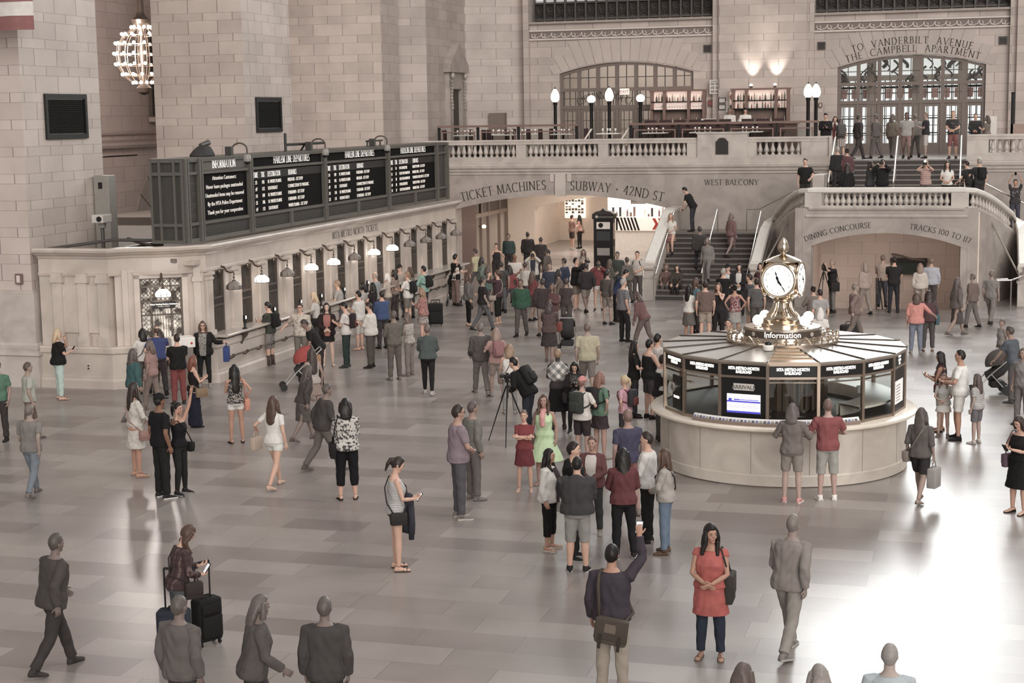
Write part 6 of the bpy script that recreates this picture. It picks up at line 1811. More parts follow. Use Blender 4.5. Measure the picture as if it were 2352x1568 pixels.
 blob(b, (0, .082, -.062), (.022, .012, .012)); blob(b, (0, .06, -.092), (.034, .03, .022))
 blob(b, (0, .078, .03), (.046, .014, .014))
 for sd in (-1, 1):
  blob(b, (sd * .076, -.008, -.008), (.01, .02, .03))
  blob(b, (sd * .034, .062, -.03), (.024, .022, .024))
 lf = 1 + (fat - 1) * .6
 ar = (.05 if sex == 'm' else .042) * s * lf
 for sd in (-1, 1):
  S, E_, T, hd, pn, _ = f.arm[sd]
  b.tube([S - X * (sd * .05 * s), S, S.lerp(E_, .5), E_, E_.lerp(T, .3), T], [ar * .95, ar * 1.12, ar * .92, ar * .78, ar * .82, ar * .56], 12)
  hp, kn, an, shp = J[sd]
  tr = (.086 if sex == 'm' else .088) * s * lf
  b.tube([hp + V3((0, 0, .06 * s)), hp, hp.lerp(kn, .45), kn, kn.lerp(an, .3), kn.lerp(an, .65), an], [tr * .9, tr, tr * .86, tr * .62, tr * .66, tr * .5, tr * .4], 12)
 f.parts = []
 def part(nm, mb, m, v=None, wr=0.0, lab=None, sub=None, it=5, name_child=None):
  f.parts.append(dict(name=nm, mb=mb, mat=m, vox=v, wr=wr, label=lab, sub=sub, it=it))
  return f.parts[-1]
 ex = MB()
 for sd in (-1, 1):
  S, E_, T, hd, pn, spec = f.arm[sd]
  bb = hd.cross(pn).normalized()
  k = s * (1.0 if not child else 1.0)
  pr = []
  for t, w_, th in ((-.02, .024, .02), (0.0, .027, .019), (.03, .037, .018), (.06, .042, .017), (.088, .04, .014), (.095, .034, .009)):
   pr.append(_ell(T + hd * t * k, bb, pn, w_ * k, th * k, 10))
  ex.rings(pr)
  curl = .55 if spec in ('hang', 'hang2', 'back', 'fwd') else (.75 if spec in ('phone', 'photo', 'phonelow', 'strap', 'push', 'overhead', 'high', 'carry', 'rail') else .4)
  for q in range(4):
   base = T + hd * (.088 * k) + bb * ((-.03 + .02 * q) * k)
   ln = (.066, .076, .072, .056)[q] * k
   d1 = (hd * math.cos(curl * .6) + pn * math.sin(curl * .6)); d2 = (hd * math.cos(curl * 1.7) + pn * math.sin(curl * 1.7)); d3 = (hd * math.cos(curl * 2.5) + pn * math.sin(curl * 2.5))
   p1 = base + d1 * ln * .45; p2 = p1 + d2 * ln * .32; p3 = p2 + d3 * ln * .25
   ex.tube([base - hd * .012 * k, base, p1, p2, p3], [.0085 * k, .0092 * k, .0085 * k, .0078 * k, .005 * k], 6)
  tb = T + hd * (.022 * k) - bb * (.03 * k) * 1
  td = (hd * .62 - bb * .62 + pn * .45).normalized()
  t1 = tb + td * (.042 * k); t2 = t1 + (td * .7 + hd * .5 + pn * .3).normalized() * (.03 * k)
  ex.tube([tb - td * .015 * k, tb, t1, t2], [.013 * k, .0125 * k, .0105 * k, .007 * k], 6)
 scol, sole = shoes[0], shoes[1]
 kind = shoes[2] if len(shoes) > 2 else 'shoe'
 def footrings(an, fd, up, right, g=1.0, hh=1.0, zs=0.0):
  R = []
  for t, w_, h_ in ((-.07, .018, .05), (-.055, .033, .085), (-.02, .036, .095), (.03, .037, .08), (.08, .043, .058), (.12, .047, .045), (.155, .042, .036), (.182, .026, .026)):
   w_ *= g * s * (.95 if sex == 'f' else 1.06); h_ *= hh * s
   c = an + fd * (t * s) - up * (AH - zs)
   R.append([c - right * w_, c - right * w_ * 1.02 + up * h_ * .45, c - right * w_ * .62 + up * h_ * .9, c + up * h_, c + right * w_ * .62 + up * h_ * .9, c + right * w_ * 1.02 + up * h_ * .45, c + right * w_])
  return R
 f.feet = {}
 for sd in (-1, 1):
  hp, kn, an, shp = J[sd]
  pitch = 0
  if an.z > AH + .03 * s and legs in ('walk', 'walk2', 'stroll', 'stroll2', 'kneel', 'crouch'):
   pitch = min(50, (an.z - AH) / s * 240)
  if not isinstance(legs, str) and an.z > AH + .03 * s: pitch = min(45, (an.z - AH) / s * 200)
  yawf = R_(-sd * 9)
  fd = V3((-math.sin(yawf), math.cos(yawf), 0)); right = V3((math.cos(yawf), math.sin(yawf), 0)); up = V3((0, 0, 1))
  pr_ = R_(-pitch)
  fd, up = fd * math.cos(pr_) + up * math.sin(pr_), up * math.cos(pr_) - fd * math.sin(pr_)
  f.feet[sd] = (an, fd, up, right)
  if kind in ('sandal', 'bare'):
   ex.rings(footrings(an, fd, up, right, .86, .82, .012 * s))
   m = MB(); R = [[q + up * 0 for q in (r[0], r[-1], r[-1] + up * .014 * s, r[0] + up * .014 * s)] for r in footrings(an, fd, up, right, 1.0, 1.0, 0)]
   m.rings(R)
   c1 = an + fd * .12 * s - up * (AH - .02 * s)
   for off in (0.0, -.05):
    m.tube([c1 + fd * off * s - right * .043 * s, c1 + fd * (off + .01) * s + up * .045 * s, c1 + fd * off * s + right * .043 * s], .006 * s, 5)
   part('sandal', m, cloth(scol))
  else:
   m = MB(); m.rings(footrings(an, fd, up, right, 1.0, 1.0 if kind != 'flat' else .72, .004 * s))
   if kind == 'shoe': m.tube([an - up * .04 * s, an + up * .012 * s], [.05 * s, .047 * s], 10)
   if kind == 'boot': m.tube([an - up * .04 * s, an + (kn - an).normalized() * .2 * s], [.052 * s, .056 * s], 10)
   p_ = part('shoe', m, cloth(scol), it=-1)
   if kind == 'flat': ex.rings(footrings(an, fd, up, right, .84, .9, .01 * s))
   if sole:
    m = MB(); R = [[q for q in (r[0] - right * .003, r[-1] + right * .003, r[-1] + right * .004 + up * .022 * s, r[0] - right * .004 + up * .022 * s)] for r in footrings(an, fd, up, right, 1.05, 1.0, 0)]
    m.rings(R); p_['sub'] = ('sole', m, cloth(sole))
 body = part('body', b, skin(skinc), vox, it=4); body['extra'] = ex
 def legtubes(mb, frac, off, hem, ofk=1.0):
  for sd in (-1, 1):
   hp, kn, an, shp = J[sd]
   tr = (.086 if sex == 'm' else .088) * s * lf
   pts = [hp + V3((0, 0, .05 * s)), hp]; rad = [tr * .95 + off, tr + off]
   total = frac * 2.0
   P_ = [(0.45, hp.lerp(kn, .45), tr * .88), (1.0, kn, tr * .66), (1.3, kn.lerp(an, .3), tr * .67), (1.65, kn.lerp(an, .65), tr * .54), (2.0, kn.lerp(an, .98), tr * .42)]
   last = (0, hp, tr)
   for t, p, r in P_:
    if t <= total + 1e-6:
     pts.append(p); rad.append(max(r + off, hem * s * (0.55 + .45 * t / 2) if hem else 0)); last = (t, p, r)
    else:
     w_ = (total - last[0]) / (t - last[0])
     if w_ > .05:
      pts.append(last[1].lerp(p, w_)); rad.append(max(last[2] + (r - last[2]) * w_ + off, hem * s * (0.55 + .45 * total / 2) if hem else 0))
     break
   mb.tube(pts, rad, 14)
 if bottom:
  kindb = bottom[0]; colb = bottom[1]
  m = MB()
  if kindb in ('trousers', 'jeans', 'leggings', 'shorts', 'longshorts', 'capri', 'minishorts'):
   off = {'leggings': .005, 'jeans': .012, 'minishorts': .014}.get(kindb, .018) * max(s, .8)
   frac = {'shorts': .42, 'longshorts': .54, 'capri': .8, 'minishorts': .2}.get(kindb, 1.0)
   hem = {'trousers': .068, 'jeans': .06, 'shorts': .1, 'longshorts': .105, 'leggings': 0, 'capri': .06, 'minishorts': .1}[kindb]
   if len(bottom) > 2: hem = bottom[2]
   m.rings([tring(*p, off=off) for p in prof[:4]])
   legtubes(m, frac, off, hem)
   part({'jeans': 'jeans', 'leggings': 'leggings'}.get(kindb, 'shorts' if 'short' in kindb else 'trousers'), m, cloth(colb), vox, .005 if kindb != 'leggings' else .001)
  else:      # skirts: length in metres below the hips, flare
   ln, fl = bottom[2], bottom[3]
   R = [tring(*prof[3], off=.012), tring(*prof[2], off=.016)]
   c0 = at(-.05)
   mid = (J[-1][1] + J[1][1]) / 2
   dirn = (mid - c0); dirn = V3((0, dirn.y * .7, dirn.z)).normalized()
   for t in (0, .25, .5, .75, 1.0):
    c = c0 + dirn * (ln * s * t)
    R.append(_ell(c, V3((1, 0, 0)), V3((0, 1, 0)), (.178 * fat + fl * t) * s, (.128 * fat + fl * t * .9) * s, 18, 2))
   m.rings(R[::-1])
   part('skirt', m, cloth(colb), vox, .008)
 def torso_top(mb, hem, off, boxy=0.0, t1=.5, flare=0.0, shoulders=True):
  R = []
  mxx = max(p[1] for p in prof[1:7]); mxy = max(p[2] for p in prof[1:7])
  ts = [hem] + [p[0] for p in prof if hem + .02 < p[0] < t1]
  def val(t):
   for a_, b_ in zip(prof[:-1], prof[1:]):
    if a_[0] <= t <= b_[0]:
     w_ = (t - a_[0]) / (b_[0] - a_[0]); return [a_[i] + (b_[i] - a_[i]) * w_ for i in range(4)]
   return list(prof[0]) if t < prof[0][0] else list(prof[-1])
  for t in ts:
   v = val(t); v[0] = t
   if t < .36:
    v[1] = v[1] + (mxx * .99 - v[1]) * boxy; v[2] = v[2] + (mxy * .98 - v[2]) * boxy
   if t < .11: v[1] += .014; v[2] += .014
   if t < .1: v[1] += flare * (.1 - t) * 3; v[2] += flare * (.1 - t) * 3
   R.append(tring(*v, off=off * max(s, .8)))
  v = val(t1); v[0] = t1
  R.append(tring(*v, off=off * .9 * s))
  mb.rings(R); f.rc = R
 def sleeves(mb, frac, off, cuff=None):
  for sd in (-1, 1):
   S, E_, T, hd, pn, _ = f.arm[sd]
   pts = [S - X * (sd * .06 * s), S]; rad = [ar + off, ar * 1.14 + off]
   seq = [(.5, S.lerp(E_, .5), ar * .94), (1.0, E_, ar * .8), (1.3, E_.lerp(T, .3), ar * .84), (1.95, E_.lerp(T, .95), ar * .6)]
   last = (0, S, ar * 1.1)
   for t, p, r in seq:
    if t <= frac * 2 + 1e-6: pts.append(p); rad.append(r + off); last = (t, p, r)
    else:
     w_ = (frac * 2 - last[0]) / (t - last[0])
     if w_ > .05: pts.append(last[1].lerp(p, w_)); rad.append(last[2] + (r - last[2]) * w_ + off)
     break
   mb.tube(pts, rad, 12)
 if top:
  tops = top if isinstance(top, list) else [top]
  for ti, tp in enumerate(tops):
   kt, ct = tp[0], tp[1]; m = MB()
   o2 = .01 * ti
   if kt in ('tshirt', 'polo'): torso_top(m, -.07, .016 + o2, .45); sleeves(m, .36, .016)
   elif kt == 'fitted': torso_top(m, -.05, .01 + o2, .1); sleeves(m, .3, .01)
   elif kt == 'shirt': torso_top(m, -.06, .018 + o2, .5); sleeves(m, 1.0, .015)
   elif kt == 'sweater': torso_top(m, -.06, .024 + o2, .5); sleeves(m, 1.0, .022)
   elif kt == 'elbow': torso_top(m, -.08, .02 + o2, .5); sleeves(m, .56, .02)
   elif kt == 'jacket': torso_top(m, -.10, .03 + o2, .6); sleeves(m, 1.0, .026)
   elif kt == 'coat': torso_top(m, -.11, .03 + o2, .6); sleeves(m, 1.0, .026)
   elif kt == 'hoodie':
    torso_top(m, -.04, .032 + o2, .7); sleeves(m, .98, .03)
    m.add([at(.49) - F * .06 * s + (X * p[0] * .12 + F * p[1] * .07 + U * p[2] * .065) * s for p in hb.v], hb.f)
   elif kt == 'tank': torso_top(m, -.06, .012 + o2, .25, .445)
   elif kt == 'tanktight': torso_top(m, -.04, .007 + o2, 0, .43)
   elif kt == 'tunic':
    torso_top(m, .0, .018, .35, .47); sleeves(m, .1, .014)
    R = []
    for t in range(5):
     R.append(_ell(at(.02) - V3((0, 0, (t / 4) * tp[2] * s)), X, F, (.185 * fat + .03 * t / 4) * s, (.14 * fat + .03 * t / 4) * s, 18, 2.1))
    m.rings(R[::-1])
   elif kt == 'dress':
    torso_top(m, .02, .012, .15, .455)
    ln, fl = tp[2], tp[3]
    if len(tp) > 4: sleeves(m, tp[4], .014)
    R = [tring(*prof[3], off=.014), tring(*prof[2], off=.018)]
    c0 = at(-.05)
    for t in (0, .25, .5, .75, 1.0):
     R.append(_ell(c0 - V3((0, 0, ln * s * t)), X, V3((-X.y, X.x, 0)), (.18 * fat + fl * t) * s, (.13 * fat + fl * t * .9) * s, 18, 2))
    m.rings(R[::-1])
   nm = {'tshirt': 'shirt', 'polo': 'shirt', 'fitted': 'shirt', 'elbow': 'shirt', 'tank': 'tank_top', 'tanktight': 'tank_top', 'tunic': 'tunic'}.get(kt, kt)
   part(nm, m, cloth(ct), vox, .007 if kt not in ('tanktight', 'fitted') else .003)
   if ti > 0 and kt in ('jacket', 'coat') and not scarf:
    c = MB(); R = []
    for rg in f.rc[:-1]:
     ce = sum(rg, V3()) / len(rg); R.append([ce + (rg[k] - ce) * 1.06 + f.F * .006 for k in (3, 4, 5, 6)])
    wd = [.5 + .5 * k / max(1, len(R) - 1) for k in range(len(R))]
    R = [[(q[1] + q[2]) / 2 + (v - (q[1] + q[2]) / 2) * w_ for v in q] for q, w_ in zip(R, wd)]
    c.rings(R, close=False, caps=False)
    part('shirt_front', c, cloth(tops[0][1]))
   if kt in ('shirt', 'polo', 'coat', 'jacket') and vox < .02:
    c = MB(); c.tube([at(.475), at(.51)], [.078 * s, .066 * s], 14)
    f.parts[-1]['sub'] = ('collar', c, cloth(ct))
 if scarf:      # a blanket scarf wrapped over the shoulders to a point at the back
  m = MB(); R = []
  for t, rx, ry in ((.06, .05, .04), (.16, .2, .15), (.26, .225, .165), (.36, .235, .165), (.44, .2, .14), (.5, .11, .095), (.53, .085, .085)):
   R.append(_ell(at(t) - F * (.03 if t < .2 else 0), X, F, rx * s, ry * s, 18, 2))
  m.rings(R); part('shawl', m, scarf, vox, .01)
 style, hcol = hair
 if style != 'bald':
  hm2 = MB(); base = MB().ball((0, 0, 0), 1.0, 20, 14)
  pts = []
  for p in base.v:
   px, py, pz = p
   if py > 0: line = .12 + .42 * min(1, py * 1.25) - .3 * (1 - min(1, abs(py) * 2.2)) * (1 if style in ('short', 'cap', 'thin') else 1.6)
   else: line = -.2 - .55 * min(1, -py * 1.6)
   if style in ('long', 'bob', 'pony', 'bun') and py < .35: line = min(line, -.45 if style in ('long', 'bob') else -.3)
   if style == 'thin' and pz > .55 and abs(px) < .6: line = 2
   g = .13 if style in ('long', 'bob') else (.1 if style != 'thin' else .05)
   if style == 'curly': g = .24
   pts.append(headpt(p, g if pz > line else -.2))
  hm2.add(pts, base.f)
  if style in ('long', 'longest', 'bob', 'curly'):
   dl = {'long': .3, 'bob': .13, 'curly': .17, 'longest': .42}[style]
   if style == 'curly': w0 = .1
   R = []
   for t, rx, ry, by in ((0, .078, .06, -.04), (.25, .1, .06, -.055), (.55, .108, .055, -.065), (.85, .1, .045, -.07), (1.0, .06, .025, -.07)):
    c = H(0, by, .03) - (U * .75 + V3((0, 0, .25))) * (t * (dl + .14) * s) - F * (.035 * s * t) + V3((0, 0, 0))
    R.append(_ell(c, hx, hy, rx * hk, ry * hk, 14, 2))
   hm2.rings(R[::-1])
   for sd in (-1, 1):
    hm2.tube([H(sd * .07, .02, .05), H(sd * .088, .02, -.05), H(sd * .09, .015, -.12), at(.42) + X * (sd * .1 * s) + F * (.1 * s)] if style != 'bob' else [H(sd * .07, .02, .05), H(sd * .088, .02, -.06), H(sd * .085, .02, -.13)], [.03 * hk, .036 * hk, .038 * hk, .026 * hk][:4 if style != 'bob' else 3], 8)
  if style == 'pony':
   hm2.tube([H(0, -.085, .05), H(0, -.13, .03), H(0, -.145, -.06), H(0, -.13, -.17)], [.028 * hk, .036 * hk, .034 * hk, .012 * hk], 10)
  if style == 'bun':
   hm2.add([H(p[0] * .048, -.09 + p[1] * .045, .085 + p[2] * .045) for p in hb.v], hb.f)
  part('hair', hm2, hairm(hcol), min(vox, .016), .004, it=3)
 if hat:
  m = MB(); base = MB().ball((0, 0, 0), 1.0, 18, 12)
  m.add([headpt((p[0], p[1], max(p[2], .22)), .17) for p in base.v], base.f)
  c = cloth(hat)
  hp_ = part('cap', m, c, min(vox, .014), 0, it=2)
  m = MB(); R = []
  for i in range(7):
   a_ = PI * (.2 + .6 * i / 6)
   R.append([H(.082 * math.cos(a_), .1 * math.sin(a_), .035), H(.082 * math.cos(a_), .1 * math.sin(a_), .045), H(.085 * math.cos(a_), .1 * math.sin(a_) + .075 * math.sin(a_), .03), H(.085 * math.cos(a_), .1 * math.sin(a_) + .075 * math.sin(a_), .022)])
  m.rings(R); hp_['sub'] = ('brim', m, c)
 d_face = math.degrees(math.atan2(-x, -y)) if False else 0
 wy = R_(head)
 Rw = Matrix.Rotation(wy, 3, 'Z')
 fwd = Rw @ hy
 tocam = V3((-x, -y, 0)).normalized()
 if fwd.dot(tocam) > -.25 and dist < 58:
  dk = mat((40, 32, 30), 0.3)
  for sd in (-1, 1):
   m = MB(); blob(m, (sd * .031, .0845, .006), (.0125, .008, .0065)); e_ = part('eye', m, mat((176, 166, 158), .4) if dist < 27 else dk)
   if dist < 27:
    q = MB(); blob(q, (sd * .031, .0905, .006), (.0075, .004, .0066)); e_['sub'] = ('iris', q, dk)
   if dist < 45:
    m = MB()
    m.add([H(sd * .031 + a_, .0885 - abs(a_) * .1, .026 + c_) for a_ in (-.018, .018) for c_ in (-.003, .003)] + [H(sd * .031 + a_, .093 - abs(a_) * .1, .026 + c_) for a_ in (-.018, .018) for c_ in (-.003, .003)], [(0, 1, 3, 2), (4, 6, 7, 5), (0, 4, 5, 1), (2, 3, 7, 6), (0, 2, 6, 4), (1, 5, 7, 3)])
    part('eyebrow', m, hairm(hcol if style != 'bald' else 'dark'))
  m = MB(); blob(m, (0, .0885, -.06), (.019, .007, .0055)); part('mouth', m, mat((146, 92, 84), .5))
 if extra: extra(f, part, H, at, s, vox)
 f.root = thing(name, label, cat, (x, y, z), wy, group)
 f.W = Matrix.Translation((x, y, z)) @ Matrix.Rotation(wy, 4, 'Z')
 f.x, f.y, f.z, f.head = x, y, z, head
 FIGS.append(f)
 return f
def grow_people():
 """grow one continuous surface over each set of body or garment volumes"""
 tmp = bpy.data.collections.new('tmp'); COL.children.link(tmp)
 jobs = []
 for f in FIGS:
  for p in f.parts:
   if p['vox']:
    me = bpy.data.meshes.new('t'); me.from_pydata(p['mb'].v, [], p['mb'].f)
    o = bpy.data.objects.new('t', me); tmp.objects.link(o)
    r = o.modifiers.new('r', 'REMESH'); r.mode = 'VOXEL'; r.voxel_size = p['vox']; r.use_smooth_shade = True
    sm = o.modifiers.new('s', 'SMOOTH'); sm.factor = .5; sm.iterations = max(1, p['it'])
    jobs.append((f, p, o))
 dg = bpy.context.evaluated_depsgraph_get()
 for f, p, o in jobs:
  p['mesh'] = bpy.data.meshes.new_from_object(o.evaluated_get(dg))
 for f, p, o in jobs:
  me = o.data; bpy.data.objects.remove(o); bpy.data.meshes.remove(me)
 bpy.data.collections.remove(tmp)
 for f in FIGS:
  for p in f.parts:
   if p['vox']:
    me = p['mesh']
    me.name = p['name']
    if p['wr']:
     n = len(me.vertices); co = np.empty(n * 3, np.float32); no = np.empty(n * 3, np.float32)
     me.vertices.foreach_get('co', co); me.vertex_normals.foreach_get('vector', no)
     co = co.reshape(n, 3); no = no.reshape(n, 3); k = p['wr']
     ph = (f.x * 3.1 + f.y * 1.7) % 6
     d = np.sin(co[:, 2] * 34 + 5 * np.sin(co[:, 0] * 13 + ph) + 4 * np.sin(co[:, 1] * 11 + ph)) * .5 + np.sin(co[:, 2] * 19 + co[:, 0] * 30 + ph) * .3 + np.sin(co[:, 0] * 47 - co[:, 1] * 39 + co[:, 2] * 9) * .35
     co += no * (d * k * (1 - np.abs(no[:, 2]) ** 1.5))[:, None]
     me.vertices.foreach_set('co', co.reshape(-1)); me.update()
    ex = p.get('extra')
    if ex:
     bm = bmesh.new(); bm.from_mesh(me)
     tm = bpy.data.meshes.new('e'); tm.from_pydata(ex.v, [], ex.f)
     b2 = bmesh.new(); b2.from_mesh(tm); bmesh.ops.recalc_face_normals(b2, faces=b2.faces); b2.to_mesh(tm); b2.free()
     bm.from_mesh(tm); bm.to_mesh(me); bm.free(); bpy.data.meshes.remove(tm)
    me.materials.clear(); me.materials.append(p['mat']); me.shade_smooth()
    o = bpy.data.objects.new(p['name'], me); COL.objects.link(o); o.parent = f.root
   else:
    o = p['mb'].build(p['name'], p['mat'], f.root, smooth=2)
   if p['label']: o['label'] = p['label']
   if p['sub']:
    nm, mb, mt = p['sub'][:3]
    mb.build(nm, mt, o, smooth=2)
# ---- things people carry (each stands as a thing of its own)
def carried(name, f, lab, cat, local, group=None, rot=0):
 """an Empty at a point of the person's own space, turned with them"""
 p = f.W @ V3(local)
 return thing(name, lab, cat, p, R_(f.head) + rot, group)
def rel(f, origin, q): return V3(q) - V3(origin)
def backpack(f, c, lab, big=1.0, c2=None):
 s = f.s; o = f.at(.30) - f.F * (.2 * s)
 t = carried('backpack', f, lab, 'backpack', o); tilt = Matrix.Rotation(-math.atan2(f.U.y, f.U.z), 4, 'X')
 MB().rbox((0, 0, 0), (.27 * s * big, .15 * s * big, .39 * s * big), .06 * s, M=tilt).build('bag', cloth(c), t, smooth=2)
 MB().rbox((0, -.09 * s * big, -.07 * s), (.2 * s * big, .06 * s, .18 * s * big), .03 * s, M=tilt).build('front_pocket', cloth(c2 or c), t, smooth=2)
 for sd in (-1, 1):
  P = [f.at(.40) - f.F * .13 * s + f.X * sd * .09 * s, f.at(.475) - f.F * .09 * s + f.X * sd * .1 * s, f.at(.487) + f.X * sd * .105 * s + f.F * .02 * s, f.at(.42) + f.F * .13 * s + f.X * sd * .12 * s, f.at(.32) + f.F * .12 * s + f.X * sd * .15 * s, f.at(.26) + f.F * .04 * s + f.X * sd * .19 * s, f.at(.22) + f.X * sd * .175 * s - f.F * .06 * s, f.at(.18) - f.F * .14 * s + f.X * sd * .1 * s]
  MB().tube([rel(f, o, p) for p in P], .016 * s, 6).build('strap', cloth(c2 or c), t, smooth=2)
 return t
def crossbag(f, side, c, lab, w=.26, h=.2, drop=0.0, y=0.0, strapc=None, long=True, kind='shoulder_bag'):
 s = f.s; o = f.at(-.08 - drop) + f.X * (side * .235 * s) + f.F * (y * s)
 t = carried(kind, f, lab, 'bag', o)
 fl = MB().rbox((0, 0, 0), (.11 * s, w * s, h * s), .03 * s).build('bag', cloth(c), t, smooth=2)
 MB().rbox((side * .045 * s, 0, h * .12 * s), (.04 * s, w * .96 * s, h * .7 * s), .015 * s).build('flap', cloth(c), t, smooth=2)
 top_ = f.at(-.08 - drop) + f.X * (side * .235 * s) + f.F * (y * s) + V3((0, 0, h * .48 * s))
 if long:
  P = [top_ + f.F * .08 * s, f.at(.16) + f.F * .17 * s + f.X * side * .1 * s, f.at(.33) + f.F * .168 * s - f.X * side * .02 * s, f.at(.485) + f.F * .05 * s - f.X * side * .1 * s, f.at(.485) - f.F * .08 * s - f.X * side * .1 * s, f.at(.33) - f.F * .16 * s - f.X * side * .02 * s, f.at(.12) - f.F * .155 * s + f.X * side * .1 * s, top_ - f.F * .08 * s]
 else:
  sh = f.at(.475) + f.X * side * .14 * s
  P = [top_ + f.F * .09 * s, f.at(.3) + f.X * side * .21 * s + f.F * .1 * s, sh + f.F * .05 * s + V3((0, 0, .03 * s)), sh + V3((0, 0, .045 * s)), sh - f.F * .05 * s + V3((0, 0, .03 * s)), f.at(.3) + f.X * side * .21 * s - f.F * .1 * s, top_ - f.F * .09 * s]
 MB().tube([rel(f, o, p) for p in P], .011 * s, 6).build('strap', cloth(strapc or c), t, smooth=2)
 return t
def hands_mid(f): return (f.arm[-1][2] + f.arm[1][2]) / 2 + (f.arm[-1][3] + f.arm[1][3]) * .04
def phone(f, lab, hand=None, lit=True, big=1.0):
 if hand is None: o = hands_mid(f) + f.F * .03
 else:
  S, E, T, hd, pn, _ = f.arm[hand]; o = T + hd * .09 + pn * .025
 t = carried('phone', f, lab, 'phone', o); M = Matrix.Rotation(R_(-35), 4, 'X')
 MB().rbox((0, 0, 0), (.075 * big, .012, .145 * big), .01, M=M).build('case', BLACK, t)
 MB().box(-.032 * big, .032 * big, -.009, -.0065, -.06 * big, .06 * big, M).build('screen', emissive((225, 230, 236), .8, 'phone_screen') if lit else SCREENB, t)
 return t
def camera_item(f, lab, hand=None, up=0.0, fwd=.05):
 o = hands_mid(f) + f.F * fwd + V3((0, 0, up)) if hand is None else f.arm[hand][2] + f.arm[hand][3] * .09
 t = carried('camera', f, lab, 'camera', o)
 MB().rbox((0, 0, 0), (.14, .07, .1), .02).rbox((0, 0, .06), (.06, .05, .035), .012).build('body', BLACK, t, smooth=2)
 MB().tube([(0, .03, -.005), (0, .13, -.005)], [.036, .04], 14).build('lens', mat((40, 38, 38), .35), t)
 return t
def pouch(f, hand, c, lab, w=.22, h=.24, d=.08, name='handbag', cat='bag', dz=0.0):
 S, E, T, hd, pn, _ = f.arm[hand]; o = T + hd * .07
 t = carried(name, f, lab, cat, o)
 MB().rbox((0, 0, -.12 - h / 2 + dz), (d, w, h), .025).build('bag', cloth(c), t, smooth=2)
 MB().tube([(0, -w * .3, -.12 + dz), (0, -w * .2, -.03), (0, 0, 0), (0, w * .2, -.03), (0, w * .3, -.12 + dz)], .009, 6).build('handle', cloth(c), t, smooth=2)
 return t
def suitcase(x, y, rot, c, lab, w=.38, h=.52, d=.24, handle=.42, tilt=0):
 t = thing('suitcase', lab, 'suitcase', (x, y, 0), R_(rot))
 if tilt: t.rotation_euler = (R_(tilt), 0, R_(rot))
 MB().rbox((0, 0, .06 + h / 2), (w, d, h), .05).build('shell', cloth(c), t, smooth=2)
 MB().rbox((0, -d / 2 - .015, .06 + h * .36), (w * .82, .05, h * .5), .02).rbox((0, -d / 2 - .012, .06 + h * .78), (w * .8, .04, h * .22), .015).build('front_pocket', cloth(c), t, smooth=2)
 m = MB()
 for s_ in (-1, 1): m.tube([(s_ * w * .3, d * .32, .06 + h), (s_ * w * .3, d * .32, .06 + h + handle)], .012, 6)
 m.tube([(-w * .3, d * .32, .06 + h + handle), (w * .3, d * .32, .06 + h + handle)], .017, 6)
 m.build('pull_handle', BLACK, t)
 MB().tube([(-.07, 0, .06 + h), (-.05, 0, .1 + h), (.05, 0, .1 + h), (.07, 0, .06 + h)], .012, 6).build('top_handle', BLACK, t)
 for s_ in (-1, 1):
  for q in (-1, 1):
   MB().tube([(s_ * w * .38 - .012, q * d * .3, .03), (s_ * w * .38 + .012, q * d * .3, .03)], .03, 10).build('wheel', BLACK, t)
 return t
def stroller(x, y, rot, hood, lab, bag=None):
 t = thing('stroller', lab, 'stroller', (x, y, 0), R_(rot))      # faces +Y
 MB().rings([_ell(V3((0, .12 - .16 * k, .42 + .05 * k * k)), V3((1, 0, 0)), V3((0, .3, .9)), .2, .1 + .05 * k, 12) for k in range(4)]).build('seat', mat((52, 50, 50), .8), t, smooth=2)
 m = MB(); R = []
 for i in range(9):
  a = R_(-5 + i * 14)
  R.append([V3((.23 * math.cos(b_), -.24 + .4 * math.sin(a) * math.sin(b_), .74 + .34 * math.cos(a) * math.sin(b_))) for b_ in [PI * q / 8 for q in range(9)]])
 m.rings(R, close=False, caps=False); m.build('hood', cloth(hood), t, smooth=2)
 fr = mat((176, 172, 168), .35, .6); m = MB()
 for s_ in (-1, 1):
  m.tube([(s_ * .24, .42, .09), (s_ * .24, .1, .45), (s_ * .24, -.35, .85), (s_ * .24, -.52, 1.0)], .014, 6)
  m.tube([(s_ * .24, -.32, .09), (s_ * .24, .05, .5)], .014, 6)
 m.tube([(-.24, -.52, 1.0), (.24, -.52, 1.0)], .018, 6); m.tube([(-.24, -.32, .1), (.24, -.32, .1)], .012, 6); m.build('frame', fr, t)
 MB().rbox((0, -.12, .25), (.36, .32, .16), .04).build('basket', mat((44, 42, 42), .8), t)
 for s_ in (-1, 1):
  for yy, r in ((.42, .09), (-.32, .12)):
   MB().tube([(s_ * .24 - .02, yy, r), (s_ * .24 + .02, yy, r)], r, 14).build('wheel', BLACK, t)
 if bag: MB().rbox((0, -.45, .72), (.3, .14, .24), .05).build('hanging_pouch', cloth(bag), t, smooth=2)
 return t
